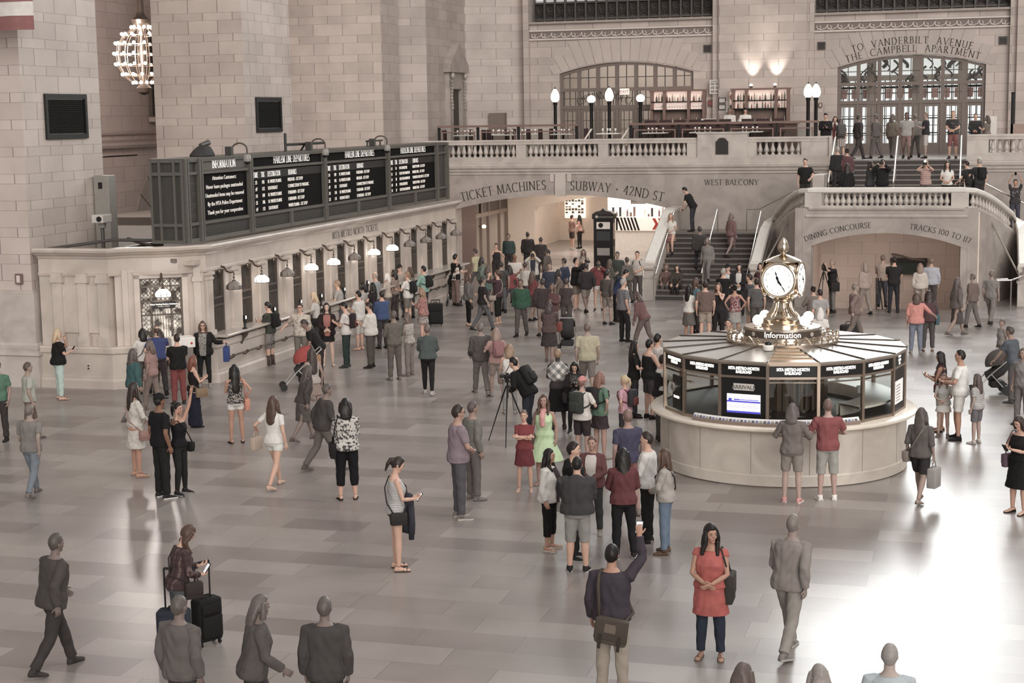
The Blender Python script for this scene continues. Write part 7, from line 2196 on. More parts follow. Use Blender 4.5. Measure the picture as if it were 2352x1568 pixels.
def tripod(x, y, rot, h, lab, cam=True, spread=.42):
 t = thing('tripod', lab, 'tripod', (x, y, 0), R_(rot))
 for k in range(3):
  a = PI / 2 + k * 2 * PI / 3
  c, s_ = math.cos(a), math.sin(a)
  MB().tube([(.03 * c, .03 * s_, h - .1), (spread * .55 * c, spread * .55 * s_, h * .45), (spread * c, spread * s_, 0)], [.017, .014, .01], 6).build('leg', BLACK, t)
 MB().tube([(0, 0, h - .35), (0, 0, h)], .018, 8).rbox((0, 0, h), (.08, .08, .06), .02).build('centre_column', BLACK, t)
 if cam:
  k = thing('camera', 'black camera mounted on the ' + lab.replace('black ', ''), 'camera', (x, y, h + .03), R_(rot))
  MB().rbox((0, 0, .06), (.14, .08, .1), .02).rbox((0, 0, .12), (.06, .05, .04), .012).build('body', BLACK, k, smooth=2)
  MB().tube([(0, .03, .06), (0, .17, .06)], [.038, .042], 14).build('lens', mat((50, 48, 48), .35), k)
 return t
def spectacles(f, part, H, at, s, vox):
 m = MB()
 for sd in (-1, 1):
  m.tube([H(sd * .031 + .021 * math.cos(a), .099 - .006 * abs(math.cos(a)), .004 + .016 * math.sin(a)) for a in [2 * PI * k / 10 for k in range(11)]], .0028, 5)
  m.tube([H(sd * .052, .093, .006), H(sd * .075, .03, .006), H(sd * .08, -.02, .004)], .0028, 5)
 m.tube([H(-.01, .1, .006), H(.01, .1, .006)], .0028, 5)
 part('spectacles', m, BLACK)
def pink_scarf(f, part, H, at, s, vox):
 m = MB(); m.tube([at(.48), at(.535)], [.105 * s, .075 * s], 14)
 m.tube([at(.5) + f.F * .07 * s, at(.36) + f.F * .15 * s, at(.2) + f.F * .15 * s], [.05 * s, .06 * s, .05 * s], 10)
 part('scarf', m, cloth((196, 146, 142)), vox, .008)
def draped_jacket(f):
 S, E_, T, hd, pn, _ = f.arm[-1]; o = E_.lerp(T, .55)
 t = carried('jacket', f, 'dark jacket draped over the forearm of the girl in striped tank top', 'jacket', o)
 m = MB(); R = []
 ax = (T - E_).normalized(); sd = V3((ax.y, -ax.x, 0)).normalized()
 for z_, w_, th in ((-.55, .13, .05), (-.4, .14, .06), (-.2, .13, .06), (-.04, .12, .06), (.03, .11, .05), (.055, .1, .02)):
  R.append(_ell(V3((0, 0, z_)), ax, sd, w_, th, 14, 2.5))
 m.rings(R); m.build('cloth', cloth((58, 58, 64)), t, smooth=2)
 MB().tube([V3((0, 0, -.1)) + ax * .1 + sd * .06, V3((0, 0, -.35)) + ax * .11 + sd * .06, V3((0, 0, -.62)) + ax * .1 + sd * .05], [.045, .05, .04], 10).build('sleeve', cloth((52, 52, 58)), t, smooth=2)
def messenger(f):
 s = f.s; o = f.at(-.13) - f.F * .235 * s + f.X * .05 * s
 t = carried('messenger_bag', f, 'khaki canvas messenger bag hanging low behind the man raising a phone', 'bag', o)
 K = cloth((86, 78, 70)); K2 = cloth((76, 69, 62)); ti = Matrix.Rotation(R_(8), 4, 'Y')
 b_ = MB().rbox((0, 0, 0), (.37, .12, .3), .04, M=ti).build('bag', K, t, smooth=2)
 fl = MB().rbox((0, -.055, .03), (.38, .04, .25), .02, M=ti).build('flap', K2, t, smooth=2)
 MB().box(-.07, .06, -.08, -.074, .0, .1, ti).build('patch', cloth((112, 102, 92)), fl)
 for x_ in (-.11, .11):
  MB().box(x_ - .018, x_ + .018, -.082, -.07, -.2, -.03, ti).build('buckle_strap', cloth((58, 52, 48)), t)
 P = [f.at(.0) - f.F * .2 * s - f.X * .1 * s, f.at(.2) - f.F * .165 * s - f.X * .11 * s, f.at(.36) - f.F * .18 * s - f.X * .115 * s, f.at(.485) - f.F * .1 * s - f.X * .12 * s, f.at(.5) + f.F * .02 * s - f.X * .12 * s, f.at(.42) + f.F * .16 * s - f.X * .06 * s, f.at(.2) + f.F * .19 * s + f.X * .1 * s, f.at(.02) + f.F * .02 * s + f.X * .24 * s, f.at(-.02) - f.F * .2 * s + f.X * .2 * s]
 MB().tube([rel(f, o, p) for p in P], .021 * s, 6).build('strap', K2, t, smooth=2)
def flash_camera(f):
 t = camera_item(f, 'camera with its flash firing on the landing')
 MB().ball((0, .04, .07), .035, 8, 6).build('flash', emissive((255, 252, 248), 14, 'flash'), t)
f = person(-21.13, 33.93, -48, 1.70, 'f', 'blond woman in black T-shirt and pale mint jeans photographing beside the first pier', arms=('chin','phone'),hair=('bob','blond'),top=('tshirt',(30,28,28)),bottom=('jeans',(178,192,184)),shoes=((96,84,76),None,'sandal'),fat=1.22)
phone(f,'phone held up by the blond woman in mint jeans',hand=1,lit=False)
f = person(-19.03, 29.35, -47, 1.66, 'm', 'boy in pale grey T-shirt and brown shorts walking by the first pier', legs='stroll',arms='hang',hair=('short',(84,72,66)),top=('tshirt',(160,160,152)),bottom=('longshorts',(98,84,78)),skinc=(150,130,120),shoes=((92,84,80),None))
f = person(-16.11, 24.82, 3, 1.70, 'm', 'figure in grey blue jeans walking nearest the edge below the first pier', legs='walk',arms=('fwd','back'),hair=('short',(110,100,95)),top=('tshirt',(120,114,110)),bottom=('jeans',(112,118,124)),skinc=(146,130,122),shoes=((110,102,98),None))
f = person(-19.61, 29.14, 184, 1.70, 'm', 'person in green shirt and dark trousers cut by the frame edge at the pier', hair=('short','dark'),top=('tshirt',(84,110,94)),bottom=('trousers',(56,52,50)),skinc=(150,128,118))
f = person(-17.86, 31.67, -31, 1.68, 'f', 'person in a teal jacket walking past the ticket office corner', legs='walk',arms=('fwd','hang'),hair=('long',(86,76,72)),top=('jacket',(62,88,88)),bottom=('jeans',(112,104,100)),skinc=(140,120,112),shoes=((92,84,80),None))
f = person(-18.22, 33.13, 89, 1.62, 'f', 'figure in dusty pink top behind the woman in the white lace dress', legs='stroll',arms='hang',hair=('bob',(100,86,80)),top=('tshirt',(150,122,116)),bottom=('trousers',(126,112,106)),skinc=(150,128,118),shoes=((110,98,92),None))
f = person(-19.49, 35.10, 39, 1.60, 'f', 'black haired woman in white T-shirt with a dark strap at the corner ticket window', hair=('bob','black'),top=('tshirt',(206,200,194)),bottom=('trousers',(88,82,80)),arms=('carry','hang'))
crossbag(f,-1,(70,64,62),'dark bag worn across the white T-shirt at the corner window')
f = person(-18.95, 34.83, 29, 1.72, 'm', 'balding man in blue shirt leaning at the corner ticket window', lean=24,hair=('thin','brown'),top=('tshirt',(62,68,104)),bottom=('trousers',(64,60,60)),arms=('carry','reach'),legs='contra')
f = person(-19.03, 35.08, 33, 1.59, 'f', 'woman with brown bob in red and white striped T-shirt at the corner window', hair=('bob','dark'),top=('tshirt',stripes((206,200,194),(140,112,106),22,2,.4)),bottom=('trousers',(112,100,94)),arms=('carry','hang'))
crossbag(f,1,(118,96,88),'brown bag worn across the striped T-shirt')
f = person(-17.93, 33.88, 43, 1.66, 'm', 'short haired person in black T-shirt and dull red trousers seen from behind', hair=('short','dark'),top=('tshirt',(30,28,28)),bottom=('trousers',(122,70,68)),arms=('phone','phone'),fat=1.08,shoes=((60,54,52),None))
f = person(-18.47, 36.29, 199, 1.65, 'f', 'woman with glasses in dark cardigan and floral blouse leaning on the white help desk', hair=('long','brown'),top=[('fitted',blotch((92,88,84),(150,146,140),40)),('jacket',(34,31,32))],bottom=('leggings',(34,32,33)),arms=((( .5,.05,-.22),(.3,-.5,-1),(1,0,0),'down'),'hang'),shoes=((150,140,134),None),fat=1.12,extra=spectacles)
pouch(f,-1,(58,70,112),'blue reusable shopping bag in the hand of the woman in floral blouse',.34,.36,.14,'shopping_bag')
f = person(-16.25, 31.37, -43, 1.54, 'f', 'red haired woman in black tank top and long navy skirt looking at her phone', hair=('bob','red'),top=('tank',(30,28,28)),bottom=('skirt',(34,34,46),.86,.05),arms=('phone','phone'))
phone(f,'phone held by the woman in the long navy skirt',lit=False)
crossbag(f,1,(132,112,92),'tan shoulder bag of the woman in the long navy skirt',.3,.22,y=.12)
f = person(-13.72, 25.16, -31, 1.86, 'm', 'man in black cap, black T-shirt and black trousers standing beside the waving woman', hair=('short','black'),hat=(26,25,25),top=('tshirt',(26,25,26)),bottom=('trousers',(32,30,31)),skinc='brown',shoes=((44,42,42),(206,202,196)),arms=('hang','hang'))
f = person(-13.55, 25.51, -102, 1.65, 'f', 'woman in black with one arm raised high and a hand to her face', hair=('pony','black'),top=('tanktight',(26,25,26)),bottom=('leggings',(34,32,33)),arms=('wave','ear'),skinc='tan',shoes=((40,38,38),(150,146,142)),legs='contra')
crossbag(f,-1,(30,28,28),'small black bag by the raised arm woman',.2,.18,0,.05)
f = person(-15.04, 26.63, -41, 1.78, 'f', 'long haired girl in a short white lace dress and sandals', hair=('long','dark'),top=('dress',blotch((196,190,182),(182,174,166),30),.36,.05,.9),arms=('hang','clasp'),skinc='tan',shoes=((130,112,102),None,'sandal'))
crossbag(f,1,(150,120,112),'pinkish brown bag on the white lace dress',.22,.18,.08,.1)
f = person(-14.56, 29.93, 36, 1.63, 'f', 'woman with very long black hair, floral top and white shorts seen from behind', hair=('longest','black'),top=('tank',blotch((48,44,44),(168,158,150),34,.55)),bottom=('minishorts',(206,202,196)),arms=('phone','hip'),skinc='tan',shoes=((34,32,32),None,'flat'),legs='stand')
crossbag(f,1,(188,136,118),'coral pink bag on the shoulder of the woman in white shorts',.28,.26,.02,0,None,False)
f = person(-12.07, 26.31, -10, 1.72, 'f', 'girl in white top and white shorts walking away past the waving woman', hair=('long','brown'),top=('fitted',(208,204,198)),bottom=('minishorts',(206,206,200)),arms=('out','hang'),legs='walk',skinc='fair',shoes=((170,150,138),None,'flat'))
pouch(f,-1,(176,160,146),'woven cream handbag swinging from the girl in white shorts',.28,.24,.1)
f = person(-10.44, 25.74, 27, 1.78, 'f', 'woman in leopard print blouse and black cropped trousers standing with her back turned', hair=('bob','black'),top=('elbow',blotch((62,58,58),(186,180,174),22,.48)),bottom=('capri',(26,25,26),.058),arms=('phonelow','phonelow'),shoes=((30,28,28),None,'flat'),fat=1.08)
crossbag(f,-1,(34,32,32),'black handbag at the hip of the woman in leopard print',.26,.26,0,0,None,False)
f = person(-15.73, 37.20, 123, 1.75, 'm', 'man in black T-shirt stooping over the red hooded stroller', lean=32,look=(-15,0),hair=('short',(60,52,50)),top=('tshirt',(38,35,36)),bottom=('trousers',(50,46,46)),arms=('push','carry'),legs='contra',skinc=(138,112,102))
f = person(-14.03, 32.74, 43, 1.60, 'f', 'woman with very long dark hair in white tank top beside the stroller', hair=('longest',(70,60,56)),top=('tank',(166,156,150)),bottom=('skirt',(140,124,116),.3,.06),skinc=(150,126,116),legs='stroll',shoes=((110,98,92),None))
f = person(-13.28, 30.42, -36, 1.62, 'f', 'dark clothed figure hurrying past between the white shorts girl and leopard blouse woman', legs='walk',lean=14,arms=('fwd','back'),hair=('long',(82,72,68)),top=('shirt',(72,66,64)),bottom=('skirt',(84,78,74),.4,.06),skinc=(130,114,106),shoes=((100,90,86),None))
f = person(-11.77, 27.85, -47, 1.70, 'm', 'person in charcoal jacket striding just beside the leopard blouse woman', legs='walk2',lean=10,arms=('back','fwd'),hair=('short',(84,76,72)),top=('jacket',(70,66,64)),bottom=('trousers',(104,96,92)),skinc=(130,114,106),shoes=((96,86,82),None))
f = person(-9.46, 17.61, -47, 1.64, 'f', 'long haired girl in plaid shirt looking at her phone beside two suitcases', hair=('longest','brown'),top=('shirt',plaid((62,44,44),(120,100,94),(36,30,31),14)),bottom=('jeans',(82,84,86)),arms=('phone','phonelow'),lean=10,look=(-42,0))
phone(f,'white phone in the hands of the girl in plaid',big=1.1)
crossbag(f,1,(56,50,50),'dark shoulder bag of the girl in plaid',.24,.22,-.05,.16)
f = person(-10.64, 16.65, -27, 1.74, 'm', 'dark clothed walker alone in the lower corner near the suitcases', legs='walk',arms=('fwd','back'),hair=('short',(80,72,68)),top=('jacket',(72,67,65)),bottom=('trousers',(58,54,53)),skinc=(118,104,98),shoes=((60,56,54),None),lean=8)
f = person(-7.91, 14.72, -12, 1.70, 'm', 'figure in grey just behind the blue suitcase, cut by the lower frame edge', legs='stroll',arms='hang',hair=('short',(92,84,80)),top=('jacket',(96,90,87)),bottom=('trousers',(70,66,64)),skinc=(122,108,102))
f = person(-7.22, 15.01, -54, 1.70, 'f', 'figure in charcoal coat at the bottom, second from the blue suitcase', legs='walk',arms=('hang','fwd'),hair=('bob',(96,87,83)),top=('jacket',(84,79,76)),bottom=('trousers',(62,58,56)),skinc=(122,108,102),lean=8)
f = person(-6.42, 15.08, 13, 1.68, 'm', 'figure in dark coat at the bottom, third from the blue suitcase', legs='stroll',arms='hang',hair=('short',(92,84,80)),top=('coat',(70,66,64)),bottom=('trousers',(56,52,51)),skinc=(122,108,102))
f = person(-18.33, 39.93, 85, 1.72, 'm', 'boy in dark green T-shirt with black backpack and grey shorts at the ticket counter', hair=('short','black'),top=('tshirt',(62,62,57)),bottom=('longshorts',(124,118,113)),arms=('phone','phone'),look=(-18,0),shoes=((78,64,60),None,'boot'))
backpack(f,(34,32,33),'black backpack on the boy at the ticket counter')
phone(f,'lit phone held over the counter by the boy with the black backpack')
f = person(-17.26, 39.57, 189, 1.74, 'm', 'man with glasses in open cream print shirt facing out from the ticket counter', hair=('short','dark'),top=('elbow',blotch((186,176,164),(140,130,120),16,.6)),bottom=('trousers',(112,106,100)),arms=('hang','out'),extra=spectacles)
f = person(-18.24, 43.03, 93, 1.64, 'f', 'blond woman in white jacket with black strap writing at the ticket counter', hair=('bob','blond'),top=('shirt',(184,178,172)),bottom=('trousers',(64,60,60)),arms=('carry','carry'),lean=8)
crossbag(f,-1,(44,41,41),'black strapped bag of the blond woman at the counter')
f = person(-18.44, 45.31, 97, 1.76, 'm', 'bearded man in light grey T-shirt leaning on the ticket counter with a card reader', hair=('short','light'),top=('tshirt',(150,146,142)),bottom=('jeans',(84,84,88)),arms=('carry','carry'),lean=6)
f = person(-16.70, 40.06, 201, 1.70, 'f', 'black haired woman in dark cardigan, coral scarf and pale tights facing out', hair=('long','black'),top=[('fitted',(150,104,96)),('jacket',(44,34,36))],bottom=('skirt',(34,31,32),.22,.03),arms=('clasp','clasp'),skinc='pale',shoes=((150,146,140),None,'flat'))
f = person(-16.11, 39.93, 97, 1.75, 'm', 'man with black and red backpack, white T-shirt and dark green trousers', hair=('short','black'),top=('tshirt',(196,190,184)),bottom=('jeans',(46,56,52)),arms=('phone','phone'),look=(-20,0),shoes=((54,60,57),None))
backpack(f,(48,40,41),'black and red backpack on the man in green trousers',1.0,(98,60,60))
f = person(-15.43, 39.98, 93, 1.75, 'm', 'older man in white shirt and grey trousers checking something in his hands', hair=('short','dark'),top=('elbow',(200,194,186)),bottom=('trousers',(84,78,73)),arms=('phone','phone'),fat=1.14,look=(-15,0),shoes=((44,40,38),None))
phone(f,'dark phone in the hands of the older man in white shirt',lit=False)
f = person(-16.96, 43.08, 81, 1.70, 'm', 'man in white T-shirt and pale plaid shorts in the ticket queue', hair=('short','black'),top=('tshirt',(198,193,188)),bottom=('longshorts',plaid((182,176,168),(140,134,128),(150,144,138),16)),arms=('phone','phone'),shoes=((120,104,94),None,'sandal'),fat=1.1)
f = person(-17.98, 46.08, 91, 1.62, 'f', 'woman with black hair in black and white check shirt at the counter', hair=('bob','black'),top=('shirt',plaid((190,186,180),(70,66,66),(60,57,57),16)),bottom=('trousers',(54,50,50)),arms='carry')
f = person(-17.56, 45.81, 81, 1.64, 'f', 'woman with long black hair and black top next to the check shirt', hair=('long','black'),top=('fitted',(44,40,40)),bottom=('trousers',(50,47,47)),arms='carry')
f = person(-18.28, 47.92, 86, 1.76, 'm', 'grey haired man in grey blue shirt in the queue at the sixth lamp', hair=('thin','grey'),top=('tshirt',(140,140,140)),bottom=('trousers',(84,80,78)),arms='hang')
f = person(-16.39, 43.44, 51, 1.66, 'm', 'man in blue shirt and dark trousers standing with his back turned in the queue', hair=('short','dark'),top=('shirt',(66,78,108)),bottom=('trousers',(60,56,56)),arms='phonelow',fat=1.12)
f = person(-18.26, 48.93, 90, 1.62, 'f', 'white haired woman in cream top in the queue', hair=('bob','white'),top=('fitted',(176,164,152)),bottom=('trousers',(110,102,96)),arms='carry')
f = person(-18.29, 49.69, 80, 1.66, 'f', 'dark haired woman right behind the white haired woman in the queue', hair=('bob','dark'),top=('fitted',(140,124,114)),bottom=('trousers',(80,74,72)),arms='hang')
f = person(-18.45, 50.67, 170, 1.74, 'm', 'man in black cap and sunglasses looking over the queue', hair=('short','black'),hat=(40,38,38),top=('tshirt',(160,150,142)),bottom=('jeans',(80,80,84)),arms='hang',extra=spectacles)
f = person(-17.43, 48.57, 80, 1.72, 'm', 'light haired man in white T-shirt with a black backpack in the queue', hair=('short','light'),top=('tshirt',(202,197,191)),bottom=('shorts',(110,104,98)),arms='carry')
backpack(f,(38,36,37),'black backpack on the light haired man in the queue')
f = person(-17.92, 50.22, 80, 1.70, 'f', 'brown haired woman beyond the light haired backpacker in the queue', hair=('bob','brown'),top=('fitted',(120,108,100)),bottom=('trousers',(70,66,64)),arms='hang')
f = person(-17.41, 50.10, 79, 1.76, 'm', 'man in pale teal shirt standing at the far ticket windows', hair=('short','black'),top=('shirt',(130,158,146)),bottom=('trousers',(60,57,57)),arms='carry')
backpack(f,(40,38,38),'black bag on the back of the man in teal shirt')
f = person(-14.10, 38.18, 40, 1.76, 'm', 'grey brown clad man standing in the open queue end', hair=('short',(92,82,76)),top=('shirt',(100,94,88)),bottom=('trousers',(96,88,83)),skinc=(134,116,106),arms='clasp',shoes=((120,110,104),None))
f = person(-13.96, 38.91, 80, 1.64, 'f', 'long haired girl in pale printed top looking down behind the queue', hair=('long',(100,84,76)),top=('fitted',blotch((172,164,156),(140,132,126),20)),bottom=('jeans',(124,116,110)),skinc=(160,138,126),arms='phone',look=(-25,0),shoes=((120,110,104),None))
f = person(-15.64, 44.87, 89, 1.62, 'f', 'light haired woman in coral print jacket beside the black suitcase', hair=('bob','light'),top=('jacket',blotch((168,118,110),(120,96,90),22)),bottom=('skirt',blotch((120,112,106),(160,150,142),26),.3,.06),arms='phone',look=(-15,0))
f = person(-12.56, 36.30, 14, 1.69, 'f', 'woman in dark green grey hoodie and black leggings walking away with white sneakers', hair=('short',(104,92,86)),top=('hoodie',(76,82,80)),bottom=('leggings',(36,34,34)),skinc=(140,120,110),arms='clasp',legs='stroll',shoes=((176,170,164),(190,184,178)),fat=1.1)
f = person(-17.55, 53.91, -42, 1.82, 'm', 'man in black T-shirt holding a baby at the end of the ticket counter', hair=('short','black'),top=('tshirt',(34,32,32)),bottom=('trousers',(120,100,94)),arms=('carry','carry'))
f = person(-15.45, 48.71, -62, 1.69, 'f', 'long haired woman in grey cardigan and black leggings holding a strap', hair=('long','brown'),top=('coat',(104,100,96)),bottom=('leggings',(30,29,29)),arms=('clasp','hang'),shoes=((130,112,100),None,'flat'))
pouch(f,1,(50,46,46),'small dark camera case hanging from the woman in grey cardigan',.12,.12,.08,'camera_case','case')
f = person(-14.63, 49.28, 87, 1.72, 'f', 'woman in maroon top and cropped black trousers photographing with a phone', hair=('pony','brown'),top=('elbow',(70,52,55)),bottom=('capri',(36,34,35)),arms=('photo','photo'),shoes=((150,134,124),None,'sandal'))
phone(f,'phone raised by the woman in maroon top',lit=False)
crossbag(f,-1,(170,156,146),'cream shoulder bag of the woman in maroon top',.22,.16,0,.1)
f = person(-11.30, 36.54, 27, 1.76, 'm', 'tall dark grey figure walking down the middle of the hall', hair=('short',(110,100,96)),top=('jacket',(82,77,75)),bottom=('trousers',(112,104,100)),skinc=(142,124,116),legs='walk',arms=('fwd','back'),shoes=((124,114,108),None))
f = person(-18.12, 60.92, 187, 1.64, 'f', 'woman in sleeveless dark top with a hand to her face before the bright panes', hair=('bun','black'),top=('tank',(50,46,47)),bottom=('trousers',(54,50,50)),arms=('hip','chin'),skinc='fair')
f = person(-15.75, 55.22, 196, 1.72, 'm', 'bald man in white shirt with folded hands in the passage crowd', hair=('bald','grey'),top=('tshirt',(192,184,176)),bottom=('trousers',(90,84,80)),arms='clasp',skinc='brown')
f = person(-15.51, 56.82, 193, 1.68, 'f', 'blond woman in open white jacket holding a camera up above her face', hair=('long','blond'),top=[('fitted',(56,56,64)),('jacket',(188,182,174))],bottom=('trousers',(58,56,58)),arms='photo')
camera_item(f,'small camera held up by the woman in white jacket')
f = person(-12.93, 52.92, -96, 1.82, 'm', 'man in black jacket and grey shorts lifting a camera with a long lens', hair=('short','black'),top=('jacket',(36,33,33)),bottom=('shorts',(124,114,106)),arms='photo',look=(12,0),shoes=((128,118,110),(190,184,178)),fat=1.08,extra=spectacles)
camera_item(f,'long lensed camera held by the man in black jacket')
f = person(-12.22, 53.15, 193, 1.69, 'f', 'woman in red sweater and white shorts shading her eyes with a camera', hair=('bun','brown'),top=('sweater',(116,66,68)),bottom=('minishorts',(204,198,192)),arms=('photo','photo'),shoes=((80,72,68),(200,194,188)))
camera_item(f,'camera at the face of the woman in red sweater')
f = person(-11.54, 56.41, 172, 1.76, 'm', 'man in white T-shirt with dark backpack straps beside the stair parapet', hair=('short','dark'),top=('tshirt',(178,170,162)),bottom=('trousers',(80,75,72)),arms='clasp',fat=1.05)
backpack(f,(48,45,45),'dark backpack on the man beside the stair parapet')
f = person(-11.04, 50.50, -68, 1.75, 'm', 'man in navy jacket bending forward over the grey haired man', lean=30,look=(-10,0),hair=('short','black'),top=('jacket',(48,54,76)),bottom=('trousers',(36,34,34)),arms=('carry','hang'))
crossbag(f,-1,(44,42,44),'dark bag on the back of the man in navy jacket',.34,.3,-.1,-.1)
f = person(-9.82, 45.91, -48, 1.86, 'm', 'grey haired man in checked short sleeved shirt with crossed legs', hair=('short','grey'),top=('tshirt',plaid((108,106,108),(70,70,74),(150,148,148),18)),bottom=('trousers',(44,41,42)),arms=('hang','hang'),legs='contra',fat=1.06)
f = person(-8.96, 44.70, 71, 1.70, 'f', 'stooping figure in dusty maroon beside the grey haired man in checks', lean=22,hair=('bob',(80,66,64)),top=('sweater',(104,78,78)),bottom=('trousers',(104,92,88)),skinc=(136,114,106),legs='walk',shoes=((104,94,90),None))
f = person(-18.69, 64.65, 176, 1.74, 'm', 'man in dark green sweater at the back of the crowd by the bright panes', hair=('short',(60,54,52)),top=('sweater',(56,66,64)),bottom=('trousers',(56,52,52)),skinc=(140,118,108))
f = person(-18.07, 65.40, 25, 1.76, 'm', 'tall man in black coat at the back of the crowd by the passage wall', hair=('short',(56,50,50)),top=('coat',(44,41,41)),bottom=('trousers',(52,49,49)),skinc=(140,118,108))
f = person(-16.89, 63.12, -5, 1.72, 'm', 'man in charcoal sweater just beyond the woman in white jacket', hair=('short',(66,60,58)),top=('sweater',(58,54,54)),bottom=('trousers',(60,56,56)),skinc=(140,118,108))
f = person(-18.02, 57.82, 77, 1.74, 'm', 'man in a pale yellow shirt in the crowd by the subway arch', legs='walk',arms='hang',hair=('short',(70, 60, 57)),top=('tshirt',(178,170,142)),bottom=('jeans',(90,88,90)),skinc=(150,128,116))
f = person(-16.94, 55.07, -43, 1.63, 'f', 'woman in a sage green top in the crowd by the subway arch', legs='stroll',arms=('fwd', 'back'),hair=('bob',(54, 48, 47)),top=('jacket',(110,120,110)),bottom=('jeans',(90,88,90)),skinc=(132,110,100))
f = person(-15.64, 51.53, 37, 1.63, 'f', 'woman in a grey green coat in the crowd by the subway arch', legs='stand',arms='phone',hair=('long',(90, 76, 68)),top=('shirt',(84,98,90)),bottom=('skirt',(80,72,70),.4,.07),skinc=(160,138,126))
f = person(-14.61, 47.57, -53, 1.74, 'm', 'man in a black jacket in the crowd by the subway arch', legs='walk2',arms='hang2',hair=('short',(62, 56, 54)),top=('tshirt',(44,42,42)),bottom=('jeans',(90,88,90)),skinc=(150,128,116))
f = person(-13.13, 46.67, 176, 1.74, 'm', 'man in a bottle green shirt in the crowd by the subway arch', legs='stroll2',arms='hang',hair=('short',(70, 60, 57)),top=('jacket',(56,82,66)),bottom=('trousers',(84,77,74)),skinc=(132,110,100))
f = person(-15.17, 52.53, 56, 1.63, 'f', 'woman in a brick red top in the crowd by the subway arch', legs='walk',arms=('fwd', 'back'),hair=('bob',(54, 48, 47)),top=('shirt',(120,70,70)),bottom=('jeans',(90,88,90)),skinc=(160,138,126))
f = person(-13.74, 50.22, -35, 1.63, 'f', 'woman in a dull red dress in the crowd by the subway arch', legs='stroll',arms='phone',hair=('long',(90, 76, 68)),top=('tshirt',(112,68,68)),bottom=('skirt',(80,72,70),.4,.07),skinc=(150,128,116))
f = person(-12.47, 46.75, 25, 1.74, 'm', 'man in a dark brown jacket in the crowd by the subway arch', legs='stand',arms='hang2',hair=('short',(62, 56, 54)),top=('jacket',(62,54,54)),bottom=('shorts',(124,114,107)),skinc=(132,110,100))
f = person(-13.74, 52.44, 185, 1.74, 'm', 'man in a slate blue sweater in the crowd by the subway arch', legs='walk2',arms='hang',hair=('short',(70, 60, 57)),top=('shirt',(60,62,72)),bottom=('trousers',(84,77,74)),skinc=(160,138,126))
f = person(-13.04, 50.89, -66, 1.63, 'f', 'woman in a taupe blouse in the crowd by the subway arch', legs='stroll2',arms=('fwd', 'back'),hair=('bob',(54, 48, 47)),top=('tshirt',(104,92,86)),bottom=('jeans',(90,88,90)),skinc=(150,128,116))
f = person(-12.20, 46.83, 185, 1.63, 'f', 'woman in a wine coloured blouse in the crowd by the subway arch', legs='walk',arms='phone',hair=('long',(90, 76, 68)),top=('jacket',(88,64,64)),bottom=('skirt',(80,72,70),.4,.07),skinc=(132,110,100))
f = person(-13.57, 53.80, 74, 1.74, 'm', 'man in a navy polo shirt in the crowd by the subway arch', legs='stroll',arms='hang2',hair=('short',(62, 56, 54)),top=('shirt',(60,66,80)),bottom=('shorts',(124,114,107)),skinc=(160,138,126))
f = person(-12.03, 47.90, 4, 1.63, 'f', 'woman in a chocolate coat in the crowd by the subway arch', legs='stand',arms='hang',hair=('short',(70, 60, 57)),top=('tshirt',(70,62,60)),bottom=('trousers',(84,77,74)),skinc=(150,128,116))
f = person(-12.52, 52.57, 33, 1.74, 'm', 'man in a near black hoodie in the crowd by the subway arch', legs='walk2',arms=('fwd', 'back'),hair=('short',(54, 48, 47)),top=('jacket',(52,48,48)),bottom=('shorts',(124,114,107)),skinc=(132,110,100))
f = person(-12.17, 54.66, -47, 1.63, 'f', 'woman in a olive cardigan in the crowd by the subway arch', legs='stroll2',arms='phone',hair=('long',(90, 76, 68)),top=('shirt',(84,82,74)),bottom=('skirt',(80,72,70),.4,.07),skinc=(160,138,126))
f = person(-12.38, 56.95, 172, 1.74, 'm', 'man in a dark moss jacket in the crowd by the subway arch', legs='walk',arms='hang2',hair=('short',(62, 56, 54)),top=('tshirt',(66,70,66)),bottom=('jeans',(90,88,90)),skinc=(150,128,116))
f = person(-11.74, 55.57, 42, 1.63, 'f', 'woman in a stone coloured jacket in the crowd by the subway arch', legs='stroll',arms='hang',hair=('short',(70, 60, 57)),top=('jacket',(96,90,84)),bottom=('trousers',(84,77,74)),skinc=(132,110,100))
f = person(-11.13, 49.66, -17, 1.74, 'm', 'man in a umber jacket in the crowd by the subway arch', legs='stand',arms=('fwd', 'back'),hair=('short',(54, 48, 47)),top=('shirt',(84,76,72)),bottom=('shorts',(124,114,107)),skinc=(160,138,126))
f = person(-14.15, 59.09, 183, 1.63, 'f', 'woman in a beige blouse in the crowd by the subway arch', legs='walk2',arms='phone',hair=('long',(90, 76, 68)),top=('tshirt',(150,138,128)),bottom=('skirt',(80,72,70),.4,.07),skinc=(150,128,116))
f = person(-15.55, 58.97, 75, 1.63, 'f', 'woman in a mouse grey top in the crowd by the subway arch', legs='stroll2',arms='hang2',hair=('pony',(62, 56, 54)),top=('jacket',(96,86,82)),bottom=('shorts',(124,114,107)),skinc=(132,110,100))
f = person(-14.90, 53.55, -24, 1.63, 'f', 'woman in a off white vest in the crowd by the subway arch', legs='walk',arms='hang',hair=('short',(70, 60, 57)),top=('shirt',(190,184,176)),bottom=('trousers',(84,77,74)),skinc=(160,138,126))
f = person(-15.40, 52.28, 26, 1.74, 'm', 'man in a graphite fleece in the crowd by the subway arch', legs='stroll',arms=('fwd', 'back'),hair=('short',(54, 48, 47)),top=('tshirt',(66,66,64)),bottom=('jeans',(90,88,90)),skinc=(150,128,116))
